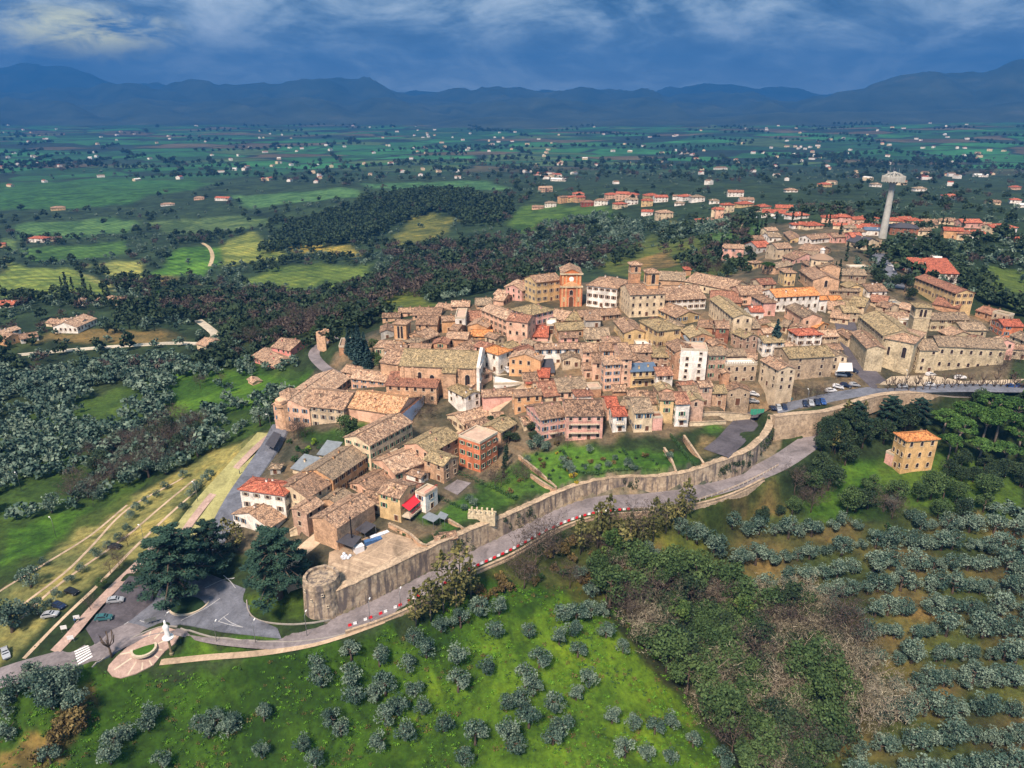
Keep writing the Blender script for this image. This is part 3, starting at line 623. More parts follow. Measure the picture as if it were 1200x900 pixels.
# mountains: ranges with real depth, their crest lines rise and fall
def fb(x, seed, octs=7, p=.52):
    rs = np.random.RandomState(seed); r = np.zeros_like(x); a = 1
    for k in range(octs): r += a*np.sin(x*2**k*1.0+rs.rand()*6.28+.9*np.sin(x*2**k*.63+rs.rand()*6)); a *= p
    return r
def mountains(name, dist, depth, crest, seed, rough):
    """crest: (picture x, picture y) pairs of the skyline at that distance"""
    u = np.linspace(-1.5, 1.5, 420); kx = [(c[0]-600)/FPX/CP for c in crest]
    kz = []
    for px, py in crest:
        d = ray(px, py); kz.append(CAMZ+d[2]/d[1]*dist)
    base = np.interp(u, kx, kz); m = 26; t = np.linspace(-1, 1, m); vs = []
    ky = np.arange(-12, 13); ker = np.exp(-ky**2/30.); base = np.convolve(np.pad(base, 12, 'edge'), ker/ker.sum(), 'valid')
    for j, tt in enumerate(t):
        Y = dist+tt*depth; f = np.cos(tt*1.5708)**1.25
        ht = (base+rough*fb(u*38, seed))*f + (1-f)*-100 + rough*1.6*fb(u*55+tt*5, seed+3)*abs(math.sin(tt*3.1416))*f
        vs += [(uu*Y, Y, hh) for uu, hh in zip(u, ht)]
    idx = np.arange(m*420).reshape(m, 420); q = np.stack([idx[:-1,:-1], idx[:-1,1:], idx[1:,1:], idx[1:,:-1]], -1).reshape(-1, 4)
    me = bpy.data.meshes.new(name); me.from_pydata(vs, [], q.tolist()); me.materials.append(MATS['mountain']); me.polygons.foreach_set('use_smooth', [True]*len(q))
    o = link(name, me); tag(o, kind='structure')
mountains('mountains', 11500, 3000, [(-300,90),(-60,75),(10,70),(40,90),(60,108),(200,104),(255,95),(300,100),(390,92),(430,92),(480,103),(510,112),(560,107),(600,106),(650,106),(700,106),(780,107),(830,112),(900,118),(1200,116),(1500,110)], 3, 42)
mountains('mountains', 14800, 2300, [(-300,80),(0,88),(60,84),(110,74),(150,78),(190,92),(240,104),(450,112),(720,108),(800,100),(850,98),(900,112),(1500,118)], 8, 40)
mountains('mountains', 9000, 2600, [(-300,118),(700,118),(820,122),(880,122),(930,108),(980,92),(1030,84),(1060,86),(1110,74),(1150,70),(1180,72),(1210,72),(1300,64),(1500,80)], 12, 26)
mountains('hills', 6800, 1500, [(-300,150),(480,150),(540,140),(600,136),(640,142),(700,138),(780,140),(850,134),(930,130),(1000,132),(1080,124),(1150,116),(1210,108),(1300,100),(1500,100)], 17, 6)
# ---------------------------------------------------------------- buildings
rnd = random.Random(11)
_wmesh = {}
def window_mesh(kind, ww, hh):
    key = (kind, round(ww, 1), round(hh, 1))
    if key in _wmesh: return _wmesh[key]
    mb = MB(); a, t = ww/2, .13
    arch = kind.startswith('arch')
    # local frame: x along the wall, z up, -y out of the wall
    mb.box(-a, a, -.015, .06, 0, hh, 0)                                   # pane, set back inside the surround
    for x0, x1, z0, z1 in ((-a-t, -a, -.05, hh+t), (a, a+t, -.05, hh+t), (-a, a, hh, hh+t)): mb.box(x0, x1, -.10, .06, z0, z1, 1)
    mb.box(-a-t-.06, a+t+.06, -.17, .06, -.17, -.05, 1)                   # sill
    mb.box(-.035, .035, -.04, .0, 0, hh, 2); mb.box(-a, a, -.04, 0, hh*.55, hh*.55+.06, 2)
    if arch:
        n = 8; r = a
        P = [(r*math.cos(math.pi*k/n), r*math.sin(math.pi*k/n)+hh) for k in range(n+1)]
        for k in range(n):
            x0, z0 = P[k]; x1, z1 = P[k+1]; mb.poly([(0, -.105, hh), (x0, -.105, z0), (x1, -.105, z1)][::-1], 0)
            s_ = 1+t/r; X0, Z0, X1, Z1 = x0*s_, (z0-hh)*s_+hh, x1*s_, (z1-hh)*s_+hh
            mb.poly([(x0, -.13, z0), (X0, -.13, Z0), (X1, -.13, Z1), (x1, -.13, z1)][::-1], 1); mb.poly([(X0, -.13, Z0), (X0, .05, Z0), (X1, .05, Z1), (X1, -.13, Z1)][::-1], 1)
    sh = kind.split('_')[-1]
    if sh in ('green', 'blue', 'brown', 'grey'):
        for sx in (-1, 1):
            x0 = sx*(a+t+.02); x1 = sx*(a+t+.02+ww*.48); mb.box(min(x0, x1), max(x0, x1), -.09, -.04, 0, hh, 3)
    me = mb.mesh('window', ['glass_dark', 'stone_trim', 'shutter_brown', 'shutter_'+sh if sh in ('green', 'blue', 'brown', 'grey') else 'shutter_brown'])
    _wmesh[key] = me; return me
_dmesh = {}
def door_mesh(ww, hh, arch=False):
    key = (round(ww, 1), round(hh, 1), arch)
    if key in _dmesh: return _dmesh[key]
    mb = MB(); a = ww/2; mb.box(-a, a, -.02, .05, 0, hh, 0)
    for x0, x1, z0, z1 in ((-a-.16, -a, 0, hh+.16), (a, a+.16, 0, hh+.16), (-a, a, hh, hh+.16)): mb.box(x0, x1, -.11, .05, z0, z1, 1)
    mb.box(-.02, .02, -.05, 0, 0, hh, 0)
    if arch:
        n = 8
        for k in range(n):
            x0, z0 = a*math.cos(math.pi*k/n), a*math.sin(math.pi*k/n)+hh; x1, z1 = a*math.cos(math.pi*(k+1)/n), a*math.sin(math.pi*(k+1)/n)+hh
            mb.poly([(0, -.115, hh), (x1, -.115, z1), (x0, -.115, z0)], 0)
            mb.poly([(x0, -.125, z0), (x1, -.125, z1), (x1*1.16, -.125, (z1-hh)*1.16+hh), (x0*1.16, -.125, (z0-hh)*1.16+hh)], 1)
    me = mb.mesh('door', ['wood_door', 'stone_trim']); _dmesh[key] = me; return me
def nz(x, y, sd, amp):
    return amp*(math.sin(x*1.9+sd)*math.cos(y*1.6+sd*1.7)+.6*math.sin(x*4.3+y*3.1+sd*2.3)+.5*math.sin(x*.7-y*.9+sd))
def patch(mb, a, b, c, d, sd, amp, th=.24, mat=0, step=1.6):
    """roof slope a-b (eave) to d-c (ridge) as an uneven sheet of tiles with a real edge"""
    a, b, c, d = map(Vector, (a, b, c, d))
    n = max(1, min(14, int((b-a).length/step))); m = max(1, min(7, int(max((d-a).length, (c-b).length)/step)))
    le = (b-a).length; sl = max((d-a).length, (c-b).length); top = {}
    for j in range(m+1):
        t = j/m
        for i in range(n+1):
            s_ = i/n; p = (a*(1-s_)+b*s_)*(1-t)+(d*(1-s_)+c*s_)*t; top[i, j] = Vector((p.x, p.y, p.z+nz(p.x, p.y, sd, amp)))
    base = len(mb.v); I = {}
    for k, (key, p) in enumerate(top.items()): I[key] = base+k; mb.v.append(tuple(p))
    ex = (b-a).normalized()
    for j in range(m):
        for i in range(n):
            mb.f.append((I[i,j], I[i+1,j], I[i+1,j+1], I[i,j+1])); mb.m.append(mat)
            mb.uv[len(mb.f)-1] = [((top[k]-a).dot(ex)+sd*3, ((top[k]-a)-ex*(top[k]-a).dot(ex)).length+sd*5) for k in ((i,j),(i+1,j),(i+1,j+1),(i,j+1))]
    # edges and underside
    per = [(i, 0) for i in range(n)]+[(n, j) for j in range(m)]+[(i, m) for i in range(n, 0, -1)]+[(0, j) for j in range(m, 0, -1)]
    lo = len(mb.v); mb.v += [(top[k].x, top[k].y, top[k].z-th) for k in per]; L_ = len(per)
    for k in range(L_):
        mb.f.append((I[per[k]], lo+k, lo+(k+1) % L_, I[per[(k+1) % L_]])); mb.m.append(mat); mb.uv[len(mb.f)-1] = [(0,0),(0,.2),(.3,.2),(.3,0)]
    mb.f.append(tuple(lo+k for k in range(L_))[::-1]); mb.m.append(mat)
def ridge(mb, a, b, mat=1, r=.17):
    a, b = Vector(a), Vector(b); n = max(1, int((b-a).length/2.2)); pts = [a+(b-a)*k/n+Vector((0, 0, .03+.05*math.sin(k*2.1+a.x))) for k in range(n+1)]
    mb.tube(pts, r, 5, mat)
def roof_build(root, w, d, h, typ, rmat, sd, pitch=.36, ov=.5):
    """returns ridge height. local frame: x along the front, +y to the back, origin at the middle of the footprint"""
    mb = MB(); hw, hd = w/2, d/2; amp = .035
    mats = [RM[rmat], RM[rmat]]
    if typ == 'f':
        pr = .7
        for x0, x1, y0, y1 in ((-hw-.06, hw+.06, -hd-.06, -hd+.24), (-hw-.06, hw+.06, hd-.24, hd+.06), (-hw-.06, -hw+.24, -hd+.24, hd-.24), (hw-.24, hw+.06, -hd+.24, hd-.24)): mb.box(x0, x1, y0, y1, h-.12, h+pr, 1)
        mb.box(-hw+.24, hw-.24, -hd+.24, hd-.24, h-.15, h+.1, 0)
        return mb.build('roof', [RM[rmat], 'stone_trim'], root), pr
    if typ == 's':
        rise = d*pitch*.75; k = rise/d
        patch(mb, (-hw-ov, -hd-ov, h-ov*k), (hw+ov, -hd-ov, h-ov*k), (hw+ov, hd+.2, h+rise), (-hw-ov, hd+.2, h+rise), sd, amp); top = rise
    elif typ == 'g':
        rise = hd*pitch; k = pitch
        e = h-ov*k
        patch(mb, (-hw-ov*.6, -hd-ov, e), (hw+ov*.6, -hd-ov, e), (hw+ov*.6, 0, h+rise), (-hw-ov*.6, 0, h+rise), sd, amp)
        patch(mb, (hw+ov*.6, hd+ov, e), (-hw-ov*.6, hd+ov, e), (-hw-ov*.6, 0, h+rise), (hw+ov*.6, 0, h+rise), sd+1, amp)
        ridge(mb, (-hw-ov*.6, 0, h+rise), (hw+ov*.6, 0, h+rise)); top = rise
    elif typ == 'G':
        rise = hw*pitch; e = h-ov*pitch
        patch(mb, (-hw-ov, hd+ov*.6, e), (-hw-ov, -hd-ov*.6, e), (0, -hd-ov*.6, h+rise), (0, hd+ov*.6, h+rise), sd, amp)
        patch(mb, (hw+ov, -hd-ov*.6, e), (hw+ov, hd+ov*.6, e), (0, hd+ov*.6, h+rise), (0, -hd-ov*.6, h+rise), sd+1, amp)
        ridge(mb, (0, -hd-ov*.6, h+rise), (0, hd+ov*.6, h+rise)); top = rise
    elif typ == 'h':
        m_ = min(hw, hd); rise = m_*pitch; e = h-ov*pitch; rx, ry = max(hw-m_, .05), max(hd-m_, .05)
        if hw >= hd: A1, A2 = (-rx, 0, h+rise), (rx, 0, h+rise)
        else: A1, A2 = (0, -ry, h+rise), (0, ry, h+rise)
        c = [(-hw-ov, -hd-ov, e), (hw+ov, -hd-ov, e), (hw+ov, hd+ov, e), (-hw-ov, hd+ov, e)]
        if hw >= hd: S = [(c[0], c[1], A2, A1), (c[1], c[2], A2, A2), (c[2], c[3], A1, A2), (c[3], c[0], A1, A1)]
        else: S = [(c[0], c[1], A1, A1), (c[1], c[2], A2, A1), (c[2], c[3], A2, A2), (c[3], c[0], A1, A2)]
        for k, s_ in enumerate(S): patch(mb, *s_, sd+k, amp*.6)
        if (Vector(A1)-Vector(A2)).length > .3: ridge(mb, A1, A2)
        for q_, c_ in zip((A1, A2 if hw >= hd else A1, A2, A1 if hw >= hd else A2), c): ridge(mb, q_, (c_[0], c_[1], c_[2]+.05))
        top = rise
    # eave boards
    o = mb.build('roof', mats, root); return o, top
def wall_build(root, w, d, h, typ, wmat, base, pitch=.36):
    mb = MB(); hw, hd = w/2, d/2; b = -base; P = [(-hw, -hd), (hw, -hd), (hw, hd), (-hw, hd)]
    gt = h-.12
    tops = {'g': [gt]*4, 'G': [gt]*4, 'h': [gt]*4, 'f': [h-.1]*4, 's': [gt, gt, gt+d*pitch*.75, gt+d*pitch*.75]}[typ]
    for i in range(4):
        j = (i+1) % 4; q_ = [(*P[i], b), (*P[j], b), (*P[j], tops[j])]
        if typ == 'g' and i in (1, 3): q_.append((P[i][0], 0, gt+hd*pitch))
        if typ == 'G' and i in (0, 2): q_.append((0, P[i][1], gt+hw*pitch))
        q_.append((*P[i], tops[i])); mb.poly(q_)
    # string course and plinth give the wall some relief
    mb.box(-hw-.05, hw+.05, -hd-.05, -hd, 0, .5, 1)
    return mb.build('wall', [WM_name(wmat), WM_name(wmat)], root)
def WM_name(k): return 'plaster_'+k if 'plaster_'+k in MATS else 'masonry_'+k
BLD = []
def put(root, me, name, x, y, zz, rz):
    o = bpy.data.objects.new(name, me); COL.objects.link(o); o.parent = root; o.location = (x, y, zz); o.rotation_euler = (0, 0, rz); return o
def facade(root, w, h, cx, cy, rz, wk, opts, sd, door=True):
    """rows of windows on one wall; cx,cy = wall middle in the local frame, rz = wall heading"""
    r = random.Random(sd)
    if 'nw' in opts or w < 1.9: return
    fl = opts.get('fl') or max(1, int(round((h-.3)/3.15))); nc = opts.get('nc') if (opts.get('nc') and rz == 0) else max(1, int(w/opts.get('sp', 3.0)))
    sp = w/nc; fh = h/fl; ww = min(1.0, sp*.42); wh = min(1.5, fh*.5)
    ca, sa = math.cos(rz), math.sin(rz)
    for f in range(fl):
        for c in range(nc):
            x = (c+.5)*sp-w/2
            if not opts.get('reg'):
                if r.random() < .15: continue
                x += r.uniform(-.22, .22)
            zz = f*fh+fh*.38; 
            if f == 0 and door and c == nc//2 and rz == 0 and 'nd' not in opts:
                put(root, door_mesh(1.2, min(2.3, fh*.8)), 'door', cx+x*ca, cy+x*sa, 0.0, rz); continue
            k = wk; hh = wh
            if f == fl-1 and fl > 2: hh = wh*.72
            if 'arch' in opts: k = 'arch'; hh = wh*.8
            put(root, window_mesh(k, ww, hh), 'window', cx+x*ca, cy+x*sa, zz, rz)
def building(A, B, depth, zb, h, typ='g', wmat='cream', rmat='tan', opts=None, note='', name='house', cat='house', pitch=.36):
    """A, B: world plan positions of the front wall's ends (left, right as seen from the front); zb ground height"""
    opts = opts or {}; A, B = np.array(A[:2]), np.array(B[:2]); ax = B-A; w = max(2.2, float(np.linalg.norm(ax))); ax = ax/np.linalg.norm(ax); nrm = np.array([-ax[1], ax[0]])
    mid = (A+B)/2+nrm*depth/2; rz = math.atan2(ax[1], ax[0]); root = empty(name, (mid[0], mid[1], zb), rz)
    root.rotation_euler.z = rz; sd = rnd.random()*50
    cor = [A, B, B+nrm*depth, A+nrm*depth]; lowz = min(float(H(c[0], c[1])) for c in cor); base = max(.6, zb-lowz+.8)
    wall_build(root, w, depth, h, typ, wmat, base, pitch)
    rf, top = roof_build(root, w, depth, h, typ, rmat, sd, pitch)
    wk = opts.get('wk', 'plain')
    if wk == 'plain' and rnd.random() < .35: wk = 'shut_'+rnd.choice(['green', 'brown', 'brown', 'grey', 'blue'])
    camv = np.array([0., 0.])-mid
    facade(root, w, h, 0, -depth/2, 0, wk, opts, int(sd*99))
    if 'front_only' not in opts:
        if np.dot(camv-ax*w/2, ax) > 0: facade(root, depth, h, w/2, 0, math.pi/2, wk, opts, int(sd*77), False)
        if np.dot(camv+ax*w/2, -ax) > 0: facade(root, depth, h, -w/2, 0, -math.pi/2, wk, opts, int(sd*55), False)
    if typ in 'gGhs' and 'nc_' not in opts and w > 5:
        for k in range(1 if w < 9 else 2):
            x = rnd.uniform(-.34, .34)*w; y = rnd.uniform(-.28, .28)*depth
            if typ == 'g': z0 = h+(depth/2-abs(y))*pitch
            elif typ == 'G': z0 = h+(w/2-abs(x))*pitch
            elif typ == 'h': z0 = h+min(depth/2-abs(y), w/2-abs(x))*pitch
            else: z0 = h+(y+depth/2)*pitch*.75
            m = MB(); m.box(x-.28, x+.28, y-.28, y+.28, z0-.4, z0+.75, 0); m.box(x-.36, x+.36, y-.36, y+.36, z0+.75, z0+.83, 1); m.box(x-.26, x+.26, y-.26, y+.26, z0+.9, z0+.98, 1); m.box(x-.05, x+.05, y-.05, y+.05, z0+.83, z0+.9, 1)
            m.build('chimney', [WM_name(wmat), 'tiles_brown'], rf)
    for k in range(opts.get('balc', 0)):
        fl = opts.get('fl') or max(1, int(round(h/3.15))); fh = h/fl; f = min(fl-1, 1+k); z0 = f*fh+.05; m = MB(); bw = w*.38 if opts.get('wideb') else min(1.6, w*.3)
        m.box(-bw, bw, -depth/2-1.1, -depth/2-.003, z0-.14, z0, 0); 
        for t in np.linspace(-bw+.03, bw-.03, max(5, int(bw*4))): m.box(t-.02, t+.02, -depth/2-1.08, -depth/2-1.04, z0, z0+.95, 1)
        m.box(-bw, bw, -depth/2-1.09, -depth/2-1.03, z0+.95, z0+1.0, 1); m.box(-bw, -bw+.05, -depth/2-1.03, -depth/2-.02, z0+.95, z0+1.0, 1); m.box(bw-.05, bw, -depth/2-1.03, -depth/2-.02, z0+.95, z0+1.0, 1)
        m.build('balcony', ['stone_trim', 'iron'], root)
    tag(root, None, cat); c3 = (mid[0], mid[1], zb+h)
    px, py = proj(c3); BLD.append(dict(o=root, w=w, d=depth, h=h, typ=typ, wall=wmat, roof=rmat, note=note, px=px, py=py, cat=cat, top=top, opts=opts, pos=(mid[0], mid[1]), zb=zb, A=A, B=B, n=nrm, ax=ax, wk=wk))
    return BLD[-1]
CROPS = dict(R4=(400,280,5), L2=(0,480,2.8111), U8=(60,660,6), T1=(430,300,7.5), T2=(560,300,7.5), T3=(700,290,7.5), T4=(840,290,7.5), T5=(540,390,7.5), T6=(680,380,7.5), T7=(820,380,7.5), T8=(980,340,5.4545), U1=(840,210,7.5), U2=(1000,190,6), U3=(620,190,5),
             U4=(880,260,7.5), U5=(340,480,7.5), U6=(340,560,6), U7=(0,310,4.6154), A5=(320,380,5), A3=(440,420,5), A2=(240,440,5), A4=(640,400,5), B1=(240,520,3.3333), A1=(800,200,3), L5=(800,420,3), R3=(0,200,3), P=(0,0,1))
def solve(crop, ax_, ay_, bx_, by_, cx_, cy_, h_, typ, pitch=.36):
    x0, y0, s = CROPS[crop]; q = lambda x, y: (x0+x/s, y0+y/s)
    a, b, c = q(ax_, ay_), q(bx_, by_), q(cx_, cy_); ridge_ = typ.endswith('r'); typ = typ[0]
    g = hit(a[0], a[1]+h_/s); d = ray(*a); t = g[1]/d[1]; zA = CAMZ+d[2]*t; h = zA-g[2]
    A = np.array([d[0]*t, d[1]*t, zA]); B = atz(*b, zA)
    ax = (B-A)[:2]; w = np.linalg.norm(ax); ax = ax/w; n = np.array([-ax[1], ax[0]])
    if not ridge_:
        C = atz(*c, zA); dep = abs(float(np.dot(C[:2]-B[:2], n)))
        if typ == 'g' and False: pass
    else:
        u = 4.
        for _ in range(25):
            rise = pitch*(w/2 if typ == 'G' else u)*(1 if typ != 's' else .75)
            C = atz(*c, zA+rise); un = abs(float(np.dot(C[:2]-B[:2], n))); u = .5*u+.5*min(un, 30)
        dep = u if typ in 'Gsf' else 2*u
    return A, B, float(np.clip(dep, 2.5, 30)), g[2], float(np.clip(h, 2.2, 26)), typ
def parse_opts(s):
    o = {}
    for t in s.split(',') if s else []:
        if '=' in t: k, v = t.split('='); o[k] = float(v) if '.' in v else (int(v) if v.isdigit() else v)
        elif t: o[t] = 1
    return o
def houses(text):
    for ln in text.strip().splitlines():
        ln = ln.strip()
        if not ln or ln[0] == '#': continue
        body, _, note = ln.partition('|'); f = body.split(); crop = f[0]; v = list(map(float, f[1:8])); typ, wm, rm = f[8:11]; op = parse_opts(f[11] if len(f) > 11 else '')
        A, B, dep, zb, h, ty = solve(crop, *v, typ)
        nm = op.get('name', 'house'); ct = op.get('cat', nm).replace('_', ' ')
        building(A, B, dep, zb, h, ty, wm, rm, op, note.strip(), nm, ct)
